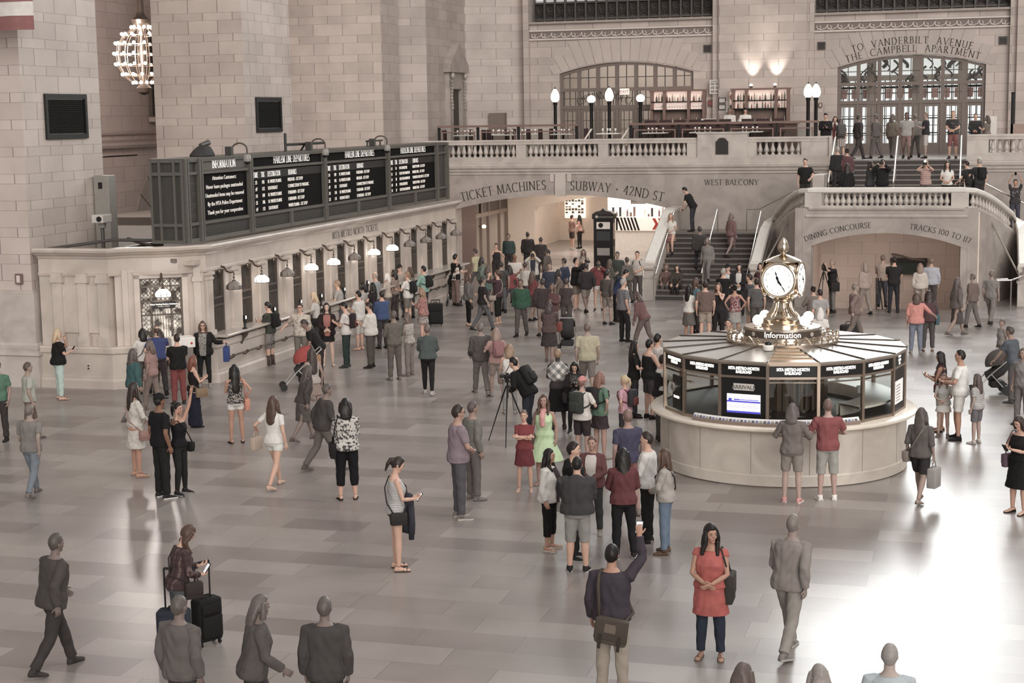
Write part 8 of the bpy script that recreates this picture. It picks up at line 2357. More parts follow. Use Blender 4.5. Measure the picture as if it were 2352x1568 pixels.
f = person(-10.96, 41.70, 5, 1.66, 'f', 'woman in dark dress with a rust red bag pushing a stroller up the hall', hair=('bob',(70,60,58)),top=('elbow',(84,70,68)),bottom=('skirt',(62,56,56),.42,.06),arms='push',legs='stroll',skinc=(140,116,106),shoes=((110,98,92),None),fat=1.1)
pouch(f,1,(116,66,60),'rust red handbag of the woman with the stroller',.36,.24,.14,'handbag','bag',.2)
f = person(-12.25, 46.95, 35, 1.12, 'f', 'child in white T-shirt riding high beside the stroller in the hall', child=True,hair=('short',(80,68,64)),top=('tshirt',(204,198,192)),bottom=('shorts',(110,102,98)),arms='push',skinc=(160,136,124),z=0)
f = person(-8.75, 36.83, 18, 1.78, 'm', 'man in pale yellow T-shirt and grey shorts walking away up the hall', hair=('short',(110,96,88)),top=('tshirt',(172,164,142)),bottom=('longshorts',(122,114,108)),arms='hang',legs='walk',skinc=(160,140,128),shoes=((150,142,134),None),fat=1.15)
f = person(-9.91, 34.19, 16, 1.56, 'f', 'blond woman in white tank top with a strap across her back', hair=('bob','light'),top=('tank',(214,210,204)),bottom=('jeans',(142,140,136)),arms='clasp',skinc='fair',shoes=((150,142,136),None),fat=1.08)
crossbag(f,-1,(110,96,88),'brown strapped bag of the blond woman in white tank top')
f = person(-10.81, 36.20, 32, 1.66, 'f', 'girl in dusty pink top with a rose backpack walking away', hair=('bob',(140,118,108)),top=('tshirt',(162,132,126)),bottom=('shorts',(140,128,120)),arms='strap',legs='stroll',skinc=(162,138,128),shoes=((140,130,124),None))
backpack(f,(140,104,104),'rose coloured backpack on the girl in dusty pink')
f = person(-8.80, 31.74, 76, 1.74, 'm', 'photographer in black jacket bent over a tripod camera', lean=34,look=(8,0),hair=('short','black'),top=('jacket',(28,26,27)),bottom=('jeans',(46,48,56)),arms='carry',shoes=((56,52,50),None),legs='contra')
backpack(f,(40,38,39),'black backpack on the photographer bent over the tripod',1.05)
f = person(-8.41, 32.68, 19, 1.71, 'f', 'short haired woman in black and white plaid shawl and black skirt', hair=('short','light'),top=('fitted',(60,56,56)),bottom=('skirt',(28,26,27),.5,.09),scarf=plaid((206,202,196),(44,41,41),(70,66,66),7,.8,True),arms='clasp',skinc=(60,54,52),shoes=((60,54,52),None))
pouch(f,-1,(48,44,44),'black bag at the side of the woman in plaid shawl',.22,.26,.1,'handbag','bag',.3)
f = person(-7.97, 32.38, 189, 1.50, 'f', 'black haired woman in black leather jacket reading her phone', hair=('long','black'),top=[('fitted',blotch((40,38,38),(150,146,142),40,.6)),('jacket',(40,37,38))],bottom=('leggings',(34,32,33)),arms='phone',look=(-28,0),shoes=((50,47,47),(212,208,202)))
phone(f,'phone read by the woman in leather jacket',lit=False)
crossbag(f,1,(44,40,40),'black shoulder bag of the woman in leather jacket',.28,.24,0,.05,None,False)
f = person(-7.13, 29.53, -21, 1.66, 'f', 'student in pink cap and white T-shirt carrying a black backpack', hair=('short',(120,92,84)),hat=(186,130,126),top=('tshirt',(198,192,186)),bottom=('shorts',(52,46,47)),arms='strap',skinc=(170,142,130),shoes=((150,140,134),None))
backpack(f,(58,60,58),'black green backpack on the student in pink cap',1.1)
f = person(-6.89, 29.99, -37, 1.68, 'f', 'student in green T-shirt with hand on hip beside the pink cap student', hair=('bob',(124,92,82)),top=('tshirt',(92,114,98)),bottom=('skirt',(58,50,52),.28,.04),arms=('strap','hip'),skinc=(170,138,126),shoes=((160,150,144),None))
backpack(f,(46,44,45),'black backpack on the student in green T-shirt',1.1)
f = person(-6.56, 30.78, 72, 1.50, 'f', 'girl with long blond ponytail, pink T-shirt and dark backpack', hair=('pony','blond'),top=('tshirt',(190,150,160)),bottom=('shorts',(60,57,58)),arms='hip',skinc='fair',child=False)
backpack(f,(60,60,62),'dark red trimmed backpack on the girl in pink T-shirt',1.0,(110,64,64))
f = person(-7.11, 34.33, -73, 1.68, 'f', 'woman with long black hair and black T-shirt facing the booth counter', hair=('long','black'),top=('tshirt',(34,32,32)),bottom=('jeans',(50,48,50)),arms='carry')
f = person(-6.75, 34.23, -49, 1.74, 'm', 'man in black tank top beside the booth behind the long haired woman', hair=('short','black'),top=('tank',(40,38,38)),bottom=('shorts',(70,66,66)),arms='carry',fat=1.08)
f = person(-6.69, 34.87, -39, 1.78, 'm', 'man in white T-shirt standing farthest behind the booth corner group', hair=('short','black'),top=('tshirt',(196,190,184)),bottom=('trousers',(70,66,66)),arms='hang')
f = person(-6.08, 31.93, -69, 1.76, 'm', 'man in white shirt and black vest leaning an arm on the booth counter', hair=('short','dark'),top=[('tshirt',(206,202,196)),('tank',(42,40,40))],bottom=('trousers',(84,80,78)),arms=('hang','reach'),lean=6,shoes=((70,64,62),None))
f = person(-8.12, 24.89, -57, 1.90, 'm', 'man with glasses in mauve polo shirt and jeans in the open floor', hair=('short','dark'),top=('polo',(130,116,122)),bottom=('jeans',(82,80,84)),arms=('hang','clasp'),skinc=(168,136,122),shoes=((120,112,106),(190,186,180)),extra=spectacles,fat=1.06)
f = person(-8.28, 26.20, -42, 1.72, 'm', 'figure in grey sweater close behind the man in mauve polo shirt', hair=('short',(84,74,70)),top=('sweater',(112,108,104)),bottom=('trousers',(100,94,92)),skinc=(150,126,114),shoes=((120,112,108),None))
f = person(-7.58, 27.02, 188, 1.45, 'f', 'girl in dark red T-shirt and red skirt with folded arms', hair=('short',(110,92,84)),top=('fitted',(120,62,64)),bottom=('skirt',(104,54,58),.34,.05),arms='cross',skinc='fair',shoes=((186,172,162),None,'sandal'))
f = person(-7.36, 27.58, 180, 1.64, 'f', 'long haired woman in lime green dress and pink scarf', hair=('longest','brown'),top=[('dress',(186,206,168),.42,.2)],arms=('hang','hang'),skinc=(166,134,122),shoes=((150,140,132),None,'flat'),extra=pink_scarf)
crossbag(f,1,(96,80,76),'brown shoulder bag of the woman in lime dress',.24,.2,0,0,None,False)
f = person(-6.17, 23.34, -95, 1.56, 'f', 'woman with long black hair in white lace cardigan holding a white clutch', hair=('long','black'),top=[('fitted',(60,52,56)),('coat',(204,200,194))],bottom=('capri',(28,27,27),.055),arms=('hang','hang'),skinc='tan',shoes=((214,208,200),None,'sandal'))
pouch(f,-1,(200,196,188),'white clutch bag of the woman in lace cardigan',.26,.18,.05,'clutch_bag','bag',.12)
f = person(-5.46, 22.25, 6, 1.69, 'm', 'stocky boy in charcoal hoodie and grey shorts seen from behind', hair=('short','black'),top=('hoodie',(62,60,61)),bottom=('longshorts',(140,137,133)),arms=('phone','phone'),skinc='fair',fat=1.2,shoes=((40,38,38),(176,172,168)),look=(-12,0))
f = person(-5.68, 22.90, -86, 1.78, 'm', 'young man in black hooded jacket looking sideways behind the charcoal hoodie', hair=('short','black'),top=('hoodie',(30,28,29)),bottom=('trousers',(40,38,38)),arms='clasp',skinc='fair',shoes=((40,38,38),(160,156,152)))
f = person(-5.73, 24.38, 183, 1.57, 'f', 'smiling woman in maroon jacket and white top in the group by the hoodies', hair=('short',(88,70,62)),top=[('fitted',(190,184,178)),('jacket',(98,66,66))],bottom=('jeans',(60,58,60)),arms='clasp',skinc=(170,138,124),shoes=((150,140,132),None))
f = person(-4.95, 23.06, 17, 1.68, 'f', 'girl with long black hair in dark red sweater and black jeans, back turned', hair=('longest','black'),top=('sweater',(96,58,60)),bottom=('jeans',(34,32,34)),arms='clasp',skinc='tan',fat=1.05,shoes=((44,41,41),(196,192,186)),legs='contra')
f = person(-4.77, 24.02, 91, 1.75, 'm', 'young man in white long sleeved shirt and black trousers', hair=('short','dark'),top=('shirt',(206,202,198)),bottom=('trousers',(32,30,31)),arms=('clasp','hang'),skinc='fair',shoes=((48,45,45),(150,146,142)))
f = person(-4.40, 23.51, 91, 1.60, 'f', 'girl with long brown hair, grey sweater and light blue jeans with a black bag', hair=('longest','brown'),top=('sweater',(158,152,146)),bottom=('jeans',(104,118,134)),arms=('clasp','hang'),skinc='tan',shoes=((96,78,66),None,'boot'))
crossbag(f,1,(34,32,33),'small black bag on the hip of the girl in light blue jeans',.2,.16,-.02,.05)
f = person(-5.46, 25.83, 32, 1.76, 'm', 'man in navy T-shirt and dull red shorts passing the booth', hair=('short',(120,98,90)),top=('tshirt',(70,68,86)),bottom=('longshorts',(128,92,88)),arms='hang',legs='stroll',skinc=(160,132,122),shoes=((130,120,114),None))
f = person(-8.08, 21.76, -60, 1.69, 'f', 'girl in striped tank top and dark shorts looking at her phone, jacket over her arm', hair=('pony','dark'),top=('tank',stripes((206,203,198),(110,108,110),44,2,.45)),bottom=('minishorts',(82,79,78)),arms=('phonelow','phonelow'),look=(-30,0),skinc='fair',shoes=((40,37,36),None,'sandal'))
phone(f,'phone held by the girl in striped tank top')
crossbag(f,1,(50,47,46),'dark crossbody bag of the girl in striped tank top',.26,.18,.03,.0)
draped_jacket(f)
f = person(-3.88, 17.42, -1, 1.76, 'm', 'man in dark shirt and khaki trousers raising a phone, khaki messenger bag behind', hair=('short','black'),top=('shirt',(62,56,62)),bottom=('trousers',(158,148,136)),arms=('hang','high'),skinc='tan',fat=1.12)
phone(f,'white phone raised in the hand of the man in dark shirt',hand=1,big=1.1)
messenger(f)
f = person(-2.99, 18.95, 181, 1.66, 'f', 'woman in coral red tunic and dark jeans with clasped hands in the foreground', hair=('curly','black'),top=('tunic',blotch((172,94,88),(162,88,83),8,.5),.38),bottom=('jeans',(48,52,64)),arms='clasp',look=(-4,35),skinc='tan',fat=1.12,shoes=((100,86,76),None,'sandal'))
crossbag(f,-1,(60,57,53),'dark green grey shoulder bag of the woman in coral tunic',.34,.38,-.05,-.08,None,False)
f = person(-2.08, 19.29, -19, 1.78, 'm', 'tall figure in plain grey striding across the pale floor in front of the booth', legs='walk',arms=('fwd','back'),hair=('short',(120,112,106)),top=('jacket',(134,127,122)),bottom=('trousers',(146,140,134)),skinc=(148,132,124),shoes=((126,120,116),(170,166,160)),lean=8)
f = person(-2.90, 27.14, -4, 1.70, 'f', 'person in dark grey top and pink sneakers standing at the booth counter', hair=('bob',(98,90,86)),top=('elbow',(112,104,100)),bottom=('shorts',(136,128,122)),arms='carry',skinc=(176,152,142),shoes=((196,146,142),(214,206,200)))
f = person(-2.33, 27.45, 15, 1.74, 'm', 'person in dull red T-shirt, grey shorts and white sneakers at the booth counter', hair=('short',(112,92,86)),top=('tshirt',(132,80,80)),bottom=('longshorts',(156,154,148)),arms='carry',skinc=(180,152,142),shoes=((222,218,212),(230,226,220)))
f = person(-0.59, 34.00, 81, 1.66, 'f', 'woman with long black hair and sunglasses on her head reading a phone', hair=('longest','black'),top=('tanktight',(62,56,58)),bottom=('shorts',(150,144,138)),arms='phone',look=(-15,0),skinc='tan',shoes=((48,44,44),None,'flat'))
phone(f,'phone held out by the long haired woman beside the man in white')
crossbag(f,-1,(96,58,62),'dark red shoulder bag of the long haired woman',.24,.18,-.1,0,None,False)
f = person(-0.53, 33.41, 171, 1.28, 'f', 'small girl in striped top and pale skirt before the man in white', child=True,hair=('long',(120,100,92)),top=('fitted',stripes((196,194,190),(146,144,142),30,2,.5)),bottom=('skirt',(200,196,190),.2,.06),arms='clasp',skinc=(170,146,134),shoes=((110,98,92),None))
f = person(-0.21, 33.16, 85, 1.82, 'm', 'man in white polo shirt and white shorts with black shoes', hair=('short','black'),top=('polo',(216,214,210)),bottom=('shorts',(206,202,197)),arms='carry',skinc='tan',fat=1.1,shoes=((36,34,34),None),legs='contra')
f = person(0.12, 32.87, 60, 1.38, 'f', 'girl in striped T-shirt and dark shorts behind the man in white', child=True,hair=('long',(84,72,68)),top=('tshirt',stripes((178,174,170),(138,134,132),30,2,.5)),bottom=('shorts',(104,100,104)),arms='hang',skinc=(164,144,134),shoes=((180,172,166),None))
f = person(-0.80, 27.65, -18, 1.66, 'f', 'woman in grey cardigan and black shorts carrying a net bag by the booth', hair=('long',(84,76,72)),top=('elbow',(92,87,84)),bottom=('shorts',(48,45,46)),arms=('hang','hang'),legs='walk',skinc=(150,130,120),shoes=((122,112,104),None,'flat'))
crossbag(f,-1,(126,118,112),'grey beige bag of the woman in grey cardigan by the booth',.28,.2)
pouch(f,1,(150,146,142),'pale net bag carried by the woman in grey cardigan',.3,.34,.16,'net_bag')
f = person(0.79, 27.19, 138, 1.62, 'f', 'woman in black sleeveless dress reading her phone at the frame edge', hair=('bob',(60,48,44)),top=('dress',(30,28,29),.44,.07),arms='phone',look=(-25,0),skinc='fair',shoes=((40,36,36),None,'flat'),fat=1.08)
phone(f,'phone of the woman in black dress',lit=False)
crossbag(f,1,(98,82,92),'plum coloured handbag of the woman in black dress',.3,.24,-.05,0,None,False)
f = person(0.93, 37.67, 59, 1.74, 'm', 'man in slate T-shirt pushing the grey stroller', hair=('short',(72,62,58)),top=('tshirt',(84,88,94)),bottom=('trousers',(86,82,82)),arms='push',skinc=(150,126,114),shoes=((70,66,64),None),lean=12)
f = person(0.73, 42.43, 119, 1.30, 'm', 'child in grey shirt walking ahead of the stroller at the frame edge', child=True,hair=('short',(96,84,78)),top=('tshirt',(128,122,118)),bottom=('shorts',(108,102,98)),legs='stroll',skinc=(150,128,118))
f = person(1.04, 35.05, 148, 1.62, 'f', 'woman in grey top at the frame edge near the stroller', hair=('bob',(96,84,78)),top=('tshirt',(128,124,122)),bottom=('trousers',(110,106,104)),skinc=(160,136,124))
f = person(-1.48, 44.96, 2, 1.67, 'f', 'woman in salmon pink top and blue jeans seen from behind', hair=('bob',(84,68,62)),top=('elbow',(190,134,126)),bottom=('jeans',(116,120,132)),arms=('hang','out'),skinc=(180,150,136),fat=1.15,shoes=((140,130,124),None))
f = person(-1.17, 45.51, 11, 1.67, 'f', 'dark haired woman in dark red cardigan with a teal bag beside the pink top', hair=('long',(56,46,44)),top=('jacket',(84,62,64)),bottom=('trousers',(78,75,74)),arms=('hang','hang'),skinc='tan',shoes=((48,44,44),None,'flat'))
crossbag(f,1,(70,92,98),'teal shoulder bag of the woman in dark red cardigan',.32,.3,-.05,0,None,False)
f = person(-2.51, 54.10, 3, 1.84, 'm', 'man in black T-shirt and dark jeans seen from behind before the notice board', hair=('short','dark'),top=('tshirt',(44,41,42)),bottom=('jeans',(50,48,52)),arms='clasp',shoes=((50,46,46),None))
f = person(-2.96, 55.63, -7, 1.76, 'm', 'man in beige shirt and jeans beside the man in black before the notice board', hair=('short',(120,100,90)),top=('tshirt',(170,152,140)),bottom=('jeans',(84,84,92)),arms='clasp',skinc=(180,150,136))
f = person(-4.47, 53.81, 115, 1.76, 'm', 'photographer in black shirt behind a tripod under the dining arch', hair=('short',(140,120,110)),top=('tshirt',(40,37,38)),bottom=('jeans',(112,106,102)),arms='photo',skinc=(166,140,126))
crossbag(f,-1,(46,43,43),'black bag at the hip of the photographer under the dining arch',.3,.3)
f = person(-1.34, 54.28, 6, 1.80, 'm', 'tall man in pale blue shirt under the dining arch lettering', hair=('short',(120,102,92)),top=('shirt',(168,168,174)),bottom=('trousers',(76,70,70)),arms='hang',skinc=(180,150,138))
f = person(-1.67, 53.76, 2, 1.66, 'f', 'woman in off white blouse close beside the tall man in pale blue', hair=('bob',(140,118,106)),top=('shirt',(190,180,170)),bottom=('trousers',(150,136,126)),arms='hang',skinc=(184,156,142))
f = person(-0.46, 48.87, -59, 1.74, 'f', 'woman in dark shawl walking in front of the far arch jamb', hair=('long',(90,80,76)),top=('coat',(100,92,88)),bottom=('skirt',(78,72,70),.5,.05),legs='walk',skinc=(150,130,120),shoes=((100,92,88),None))
f = person(-0.02, 50.72, 60, 1.66, 'm', 'brown clad man with a dark red bag by the looped handrail', hair=('short',(104,94,88)),top=('jacket',(110,96,92)),bottom=('trousers',(104,97,93)),legs='stroll',skinc=(150,132,122))
f = person(0.53, 51.54, -21, 1.72, 'm', 'grey figure walking toward the far stair newel', hair=('short',(116,106,100)),top=('tshirt',(126,120,116)),bottom=('trousers',(120,113,108)),legs='walk',skinc=(150,132,122))
f = person(-3.27, 47.00, -66, 1.74, 'm', 'man in brown jacket walking between the clock and the dining arch', hair=('short',(120,108,100)),top=('jacket',(122,106,100)),bottom=('trousers',(116,106,100)),legs='walk',arms=('fwd','back'),skinc=(160,140,130))
f = person(-3.41, 53.50, 44, 1.72, 'f', 'pale taupe clad woman before the warm wall beside the poles', hair=('bob',(140,124,114)),top=('shirt',(158,142,132)),bottom=('trousers',(140,128,120)),legs='stroll',skinc=(176,154,142))
f = person(-4.41, 46.61, 25, 1.64, 'f', 'woman with dark bun in taupe jacket just behind the clock', hair=('bun','dark'),top=('jacket',(116,106,100)),bottom=('trousers',(90,84,80)),arms='carry')
f = person(-4.08, 45.08, 35, 1.72, 'm', 'dark haired man in pale grey shirt next to the bun woman', hair=('short','dark'),top=('tshirt',(150,146,144)),bottom=('trousers',(90,84,80)))
f = person(-3.76, 41.64, 5, 1.60, 'f', 'white haired person in white top behind the booth globes', hair=('bob','white'),top=('tshirt',(206,200,194)),bottom=('trousers',(150,142,136)))
f = person(-7.46, 46.21, 14, 1.78, 'm', 'man in brown T-shirt and tan shorts with his back turned beyond the booth', hair=('short','dark'),top=('tshirt',(104,88,82)),bottom=('shorts',(150,138,126)),arms='hang',fat=1.08)
f = person(-7.97, 46.39, -30, 1.64, 'f', 'long haired woman in white top and grey wrap skirt beyond the booth', hair=('long','black'),top=('fitted',(206,202,196)),bottom=('skirt',(96,90,86),.4,.06),arms='clasp',skinc='tan')
f = person(-8.06, 48.08, -50, 1.66, 'f', 'curly haired person in teal print behind the white top woman', hair=('curly','brown'),top=('tshirt',(92,116,124)),bottom=('trousers',(60,57,57)))
f = person(-7.13, 46.54, 179, 1.70, 'f', 'woman in black tank top laughing with an arm raised beyond the booth', hair=('bob','brown'),top=('tank',(44,41,42)),bottom=('trousers',(40,38,38)),arms=('chin','hang'))
f = person(-7.52, 50.07, -21, 1.78, 'm', 'grey haired man in black T-shirt in the group before the stairs', hair=('short','grey'),top=('tshirt',(36,34,34)),bottom=('trousers',(60,57,57)),arms='cross')
f = person(-7.59, 51.54, 168, 1.78, 'm', 'man in dark baseball cap and black jacket in the group before the stairs', hair=('short','black'),hat=(36,34,34),top=[('tshirt',(190,186,180)),('jacket',(40,38,38))],bottom=('trousers',(56,53,53)),arms='clasp')
f = person(-6.70, 46.87, 18, 1.62, 'f', 'woman with dark hair in red print tank top with hands on hips', hair=('bun','black'),top=('tank',blotch((110,62,66),(170,150,146),26,.55)),bottom=('skirt',(150,146,142),.36,.04),arms='hip',skinc='tan')
f = person(-7.40, 52.81, 178, 1.68, 'f', 'woman with long black hair in white blouse and black jacket before the newel', hair=('long','black'),top=[('fitted',(190,186,182)),('jacket',(38,35,36))],bottom=('trousers',(46,44,44)),arms='clasp')
f = person(-6.46, 48.32, 83, 1.80, 'm', 'tall man in slate T-shirt and khaki shorts just before the clock', hair=('short','dark'),top=('tshirt',(76,76,77)),bottom=('shorts',(150,142,134)),arms='hang')
f = person(-6.17, 47.71, 7, 1.72, 'm', 'man in dark grey shirt hidden behind the clock', hair=('short','dark'),top=('tshirt',(90,88,88)),bottom=('trousers',(84,80,78)))
f = person(-6.69, 52.76, 157, 1.72, 'f', 'dark haired woman in wine coloured top behind the clock case', hair=('bob','black'),top=('fitted',(80,56,58)),bottom=('trousers',(60,56,56)),arms='hip')
f = person(-5.75, 39.09, 183, 1.60, 'f', 'person with dark hair and pink top right behind the booth roof', hair=('short','dark'),top=('tshirt',(180,140,138)),bottom=('shorts',(60,57,57)))
f = person(-10.26, 57.30, 175, 1.66, 'f', 'woman in brown coat sitting on the lowest stair by the parapet', legs='sitlow',sitz=.36,hair=('bob','dark'),top=('jacket',(70,62,58)),bottom=('trousers',(48,45,45)),arms='knee')
f = person(-10.72, 57.60, 181, 1.66, 'f', 'woman in dull red top sitting beside the brown coated woman on the stairs', legs='sitlow',sitz=.36,hair=('bob',(100,84,78)),top=('tshirt',(104,84,80)),bottom=('trousers',(92,84,80)),arms='knee',skinc=(150,126,114))
f = person(-10.84, 59.20, 180, 1.62, 'f', 'woman in white blouse and red print skirt coming down by the parapet', hair=('long','light'),top=('fitted',(200,194,186)),bottom=('skirt',blotch((112,70,70),(160,134,128),28,.55),.3,.06),arms=('clasp','rail'),legs='step',skinc='fair', z=1.32)
f = person(-10.30, 60.90, 80, 1.76, 'm', 'man in black T-shirt leaning his elbows on the top of the stair parapet', lean=28,hair=('short','black'),top=('tshirt',(36,34,35)),bottom=('jeans',(54,54,60)),arms='rail',look=(-20,0),legs='contra', z=2.14)
phone(f,'phone in the hands of the man leaning on the stair parapet',lit=False)
f = person(-9.56, 57.95, 14, 1.72, 'm', 'dark clothed climber going up the near stair flight beside the handrail', legs='step',hair=('short',(64,58,56)),top=('jacket',(64,60,59)),bottom=('jeans',(66,66,72)),skinc=(130,112,102), z=0.82)
f = person(-9.18, 57.35, 174, 1.68, 'f', 'pale grey clad woman coming down the near stair flight', legs='step',hair=('bob',(110,100,94)),top=('shirt',(122,116,112)),bottom=('trousers',(116,110,106)),skinc=(140,124,116), z=0.50)
f = person(-8.59, 59.20, -42, 1.70, 'f', 'figure in dusty rose coat high on the near stair flight', hair=('bob',(120,108,102)),top=('coat',(122,96,94)),bottom=('skirt',(112,92,90),.4,.02),legs='walk',skinc=(150,130,122), z=1.32)
f = person(-5.71, 57.00, 176, 1.78, 'm', 'man in black T-shirt leaning on the corner of the landing balustrade', hair=('short','dark'),top=('tshirt',(34,32,33)),bottom=('trousers',(50,48,48)),arms=('rail','hang'),skinc='fair', z=3.20)
f = person(-4.89, 60.40, 25, 1.76, 'm', 'grey haired man in black jacket standing on the lowest upper steps', hair=('short','grey'),top=('jacket',(44,42,43)),bottom=('trousers',(50,48,50)), z=3.54)
f = person(-4.55, 60.45, 14, 1.70, 'f', 'woman with dark bun and wine coloured coat on the lowest upper steps', hair=('bun','dark'),top=('coat',(90,64,66)),bottom=('trousers',(52,49,50)), z=3.54)
f = person(-4.25, 56.60, 9, 1.60, 'f', 'long haired woman in black coat, back turned, at the landing balustrade', hair=('longest','dark'),top=('coat',(34,32,33)),bottom=('trousers',(44,42,42)), z=3.20)
f = person(-3.50, 57.00, -76, 1.66, 'f', 'woman in white and grey with arms up beside the black clad photographer', hair=('bob','dark'),top=[('fitted',(200,195,190)),('jacket',(66,64,66))],bottom=('trousers',(60,57,58)),arms='photo', z=3.20)
f = person(-3.07, 56.60, 178, 1.74, 'm', 'photographer in black jacket aiming from the landing balustrade', hair=('short','black'),top=('jacket',(34,32,34)),bottom=('trousers',(44,42,42)),arms='photo',fat=1.1, z=3.20)
camera_item(f,'black camera held by the photographer on the landing')
f = person(-1.63, 56.30, 177, 1.72, 'f', 'person in pink striped top firing a camera flash from the landing', hair=('short','light'),top=('tshirt',stripes((150,120,114),(180,156,148),16,2,.4)),bottom=('trousers',(80,76,76)),arms='photo',skinc='fair', z=3.20)
flash_camera(f)
f = person(-0.93, 56.40, 179, 1.66, 'f', 'black haired woman in white blouse at the middle of the landing balustrade', hair=('long','black'),top=('fitted',(208,204,198)),bottom=('trousers',(44,42,42)),arms='clasp',skinc='fair', z=3.20)
f = person(-0.20, 56.60, 60, 1.68, 'm', 'man in black shirt leaning on the landing corner beside the backpacker', lean=12,hair=('short','dark'),top=('tshirt',(44,42,43)),bottom=('trousers',(48,46,46)),arms='rail', z=3.20)
f = person(0.10, 56.50, 30, 1.76, 'm', 'grey haired man in dark shirt with black backpack at the landing corner', hair=('short','grey'),top=('tshirt',(50,48,50)),bottom=('trousers',(50,48,48)),arms=('rail','hang'), z=3.20)
backpack(f,(38,36,38),'black backpack on the grey haired man at the landing corner')
f = person(1.36, 60.60, 177, 1.76, 'f', 'person in dark print T-shirt on the far stairs lifting a phone overhead', hair=('short','black'),top=('tshirt',blotch((48,46,47),(120,116,114),12,.62)),bottom=('jeans',(70,70,78)),arms='overhead',skinc='tan', z=2.32)
phone(f,'white phone held overhead on the far stairs')
f = person(-5.55, 62.95, 180, 1.78, 'm', 'man in black shirt reading a phone beside the restaurant railing end', hair=('short','black'),top=('shirt',(36,34,34)),bottom=('shorts',(170,164,158)),arms='phone',look=(-25,0), z=4.75)
phone(f,'phone of the man in black by the railing end',lit=False)
f = person(-5.21, 63.20, 175, 1.64, 'f', 'woman in white jacket with a hand to her mouth beside the man in black', hair=('bob','black'),top=[('fitted',(120,70,70)),('jacket',(190,184,178))],bottom=('skirt',(170,160,154),.4,.05),arms='mouth', z=4.75)
f = person(-4.99, 63.00, 15, 1.56, 'f', 'person with large grey backpack and striped skirt before the doors', hair=('bob',(84,74,70)),top=('tshirt',(84,80,79)),bottom=('skirt',stripes((160,150,144),(120,112,106),12,0,.5),.36,.05), z=4.75)
backpack(f,(84,80,79),'large grey backpack before the first door leaf',1.3)
f = person(-4.37, 63.60, -56, 1.74, 'm', 'dark coated man striding before the second door leaf', legs='walk',hair=('short',(64,58,56)),top=('coat',(62,58,57)),bottom=('trousers',(60,56,56)),skinc=(130,112,104), z=4.75)
f = person(-3.75, 64.20, 63, 1.70, 'm', 'grey clad figure before the third door leaf', legs='stroll',hair=('short',(90,82,78)),top=('jacket',(92,86,83)),bottom=('trousers',(96,89,86)),skinc=(140,122,114), z=4.75)
f = person(-3.16, 64.60, -27, 1.70, 'f', 'woman in mustard grey coat before the middle doors', legs='stroll',hair=('bob',(96,86,80)),top=('coat',(118,108,96)),bottom=('trousers',(104,97,93)),skinc=(150,130,120), z=4.75)
f = person(-2.57, 63.30, 182, 1.80, 'm', 'tall dark haired man in pale grey T-shirt and red shorts walking out of the doors', legs='walk',hair=('short',(54,48,46)),top=('tshirt',(150,146,142)),bottom=('longshorts',(128,104,100)),skinc=(110,90,82), z=4.75)
f = person(-2.30, 64.80, 12, 1.72, 'm', 'man in light grey hoodie walking toward the doors', legs='walk',hair=('short',(110,100,94)),top=('hoodie',(134,128,124)),bottom=('trousers',(90,84,82)),skinc=(150,130,120), z=4.75)
f = person(-1.88, 64.00, 92, 1.74, 'm', 'man in black T-shirt and pale shorts facing sideways before the doors', hair=('short',(120,104,94)),top=('tshirt',(52,49,50)),bottom=('longshorts',(172,166,160)),arms='phone',skinc=(160,138,126), z=4.75)
f = person(-0.87, 63.20, 171, 1.78, 'm', 'man in black print T-shirt and red shorts at the head of the upper stairs', hair=('short','light'),top=('tshirt',blotch((46,43,44),(110,104,102),14,.62)),bottom=('longshorts',(128,90,88)),arms='clasp',shoes=((44,40,40),None),skinc='fair', z=4.75)
f = person(-0.07, 66.50, 178, 1.66, 'm', 'dark clothed person standing before the last bright door leaf', hair=('short',(70,64,62)),top=('jacket',(60,58,60)),bottom=('trousers',(56,53,54)),arms='clasp', z=4.75)
f = person(0.37, 64.60, 60, 1.58, 'f', 'small dark haired woman beside the blank standing board', hair=('bob',(80,70,66)),top=('fitted',(110,100,94)),bottom=('trousers',(90,84,82)),arms='phone', z=4.75)
f = person(-10.00, 68.30, 186, 1.74, 'm', 'bartender in white shirt with face turned down behind the bar', hair=('short',(110,96,88)),top=('shirt',(206,200,194)),bottom=('trousers',(50,47,47)),arms='clasp',look=(-20,0),skinc=(150,124,112), z=5.05)
f = person(-9.33, 68.20, 186, 1.74, 'm', 'dark haired bartender in white shirt nearer the twin lamps', hair=('short','black'),top=('shirt',(212,208,202)),bottom=('trousers',(50,47,47)),arms='clasp',look=(-30,0), z=5.05)
f = person(-19.19, 77.70, -46, 1.70, 'm', 'man in pink brown shirt talking in the lit passage beyond the arch', hair=('short','black'),top=('tshirt',(140,112,104)),bottom=('shorts',(70,62,60)),arms='phone',shoes=((190,182,176),None))
f = person(-18.95, 78.34, 74, 1.66, 'f', 'woman in salmon top and black leggings talking in the lit passage', hair=('long','black'),top=('fitted',(158,122,112)),bottom=('leggings',(44,40,40)),arms='hang')
crossbag(f,1,(110,86,78),'brown strap bag of the woman in the lit passage')
f = person(-0.67, 14.84, 3, 1.68, 'm', 'pale grey haired figure in light blue shirt at the bottom of the bright floor', hair=('short',(150,144,140)),top=('tshirt',(176,184,188)),bottom=('trousers',(150,150,150)),skinc=(180,164,156))
f = person(-1.93, 14.06, -22, 1.66, 'f', 'brown haired head and shoulders cut by the bottom edge below the coral tunic woman', hair=('bob',(96,84,80)),top=('tshirt',(160,164,166)),bottom=('trousers',(130,128,126)),skinc=(160,140,130))
f = person(-1.25, 14.17, 25, 1.66, 'f', 'pale figure cut by the bottom edge between the two lower heads', hair=('bob',(146,138,133)),top=('tshirt',(182,178,174)),bottom=('trousers',(150,146,144)),skinc=(176,160,152))
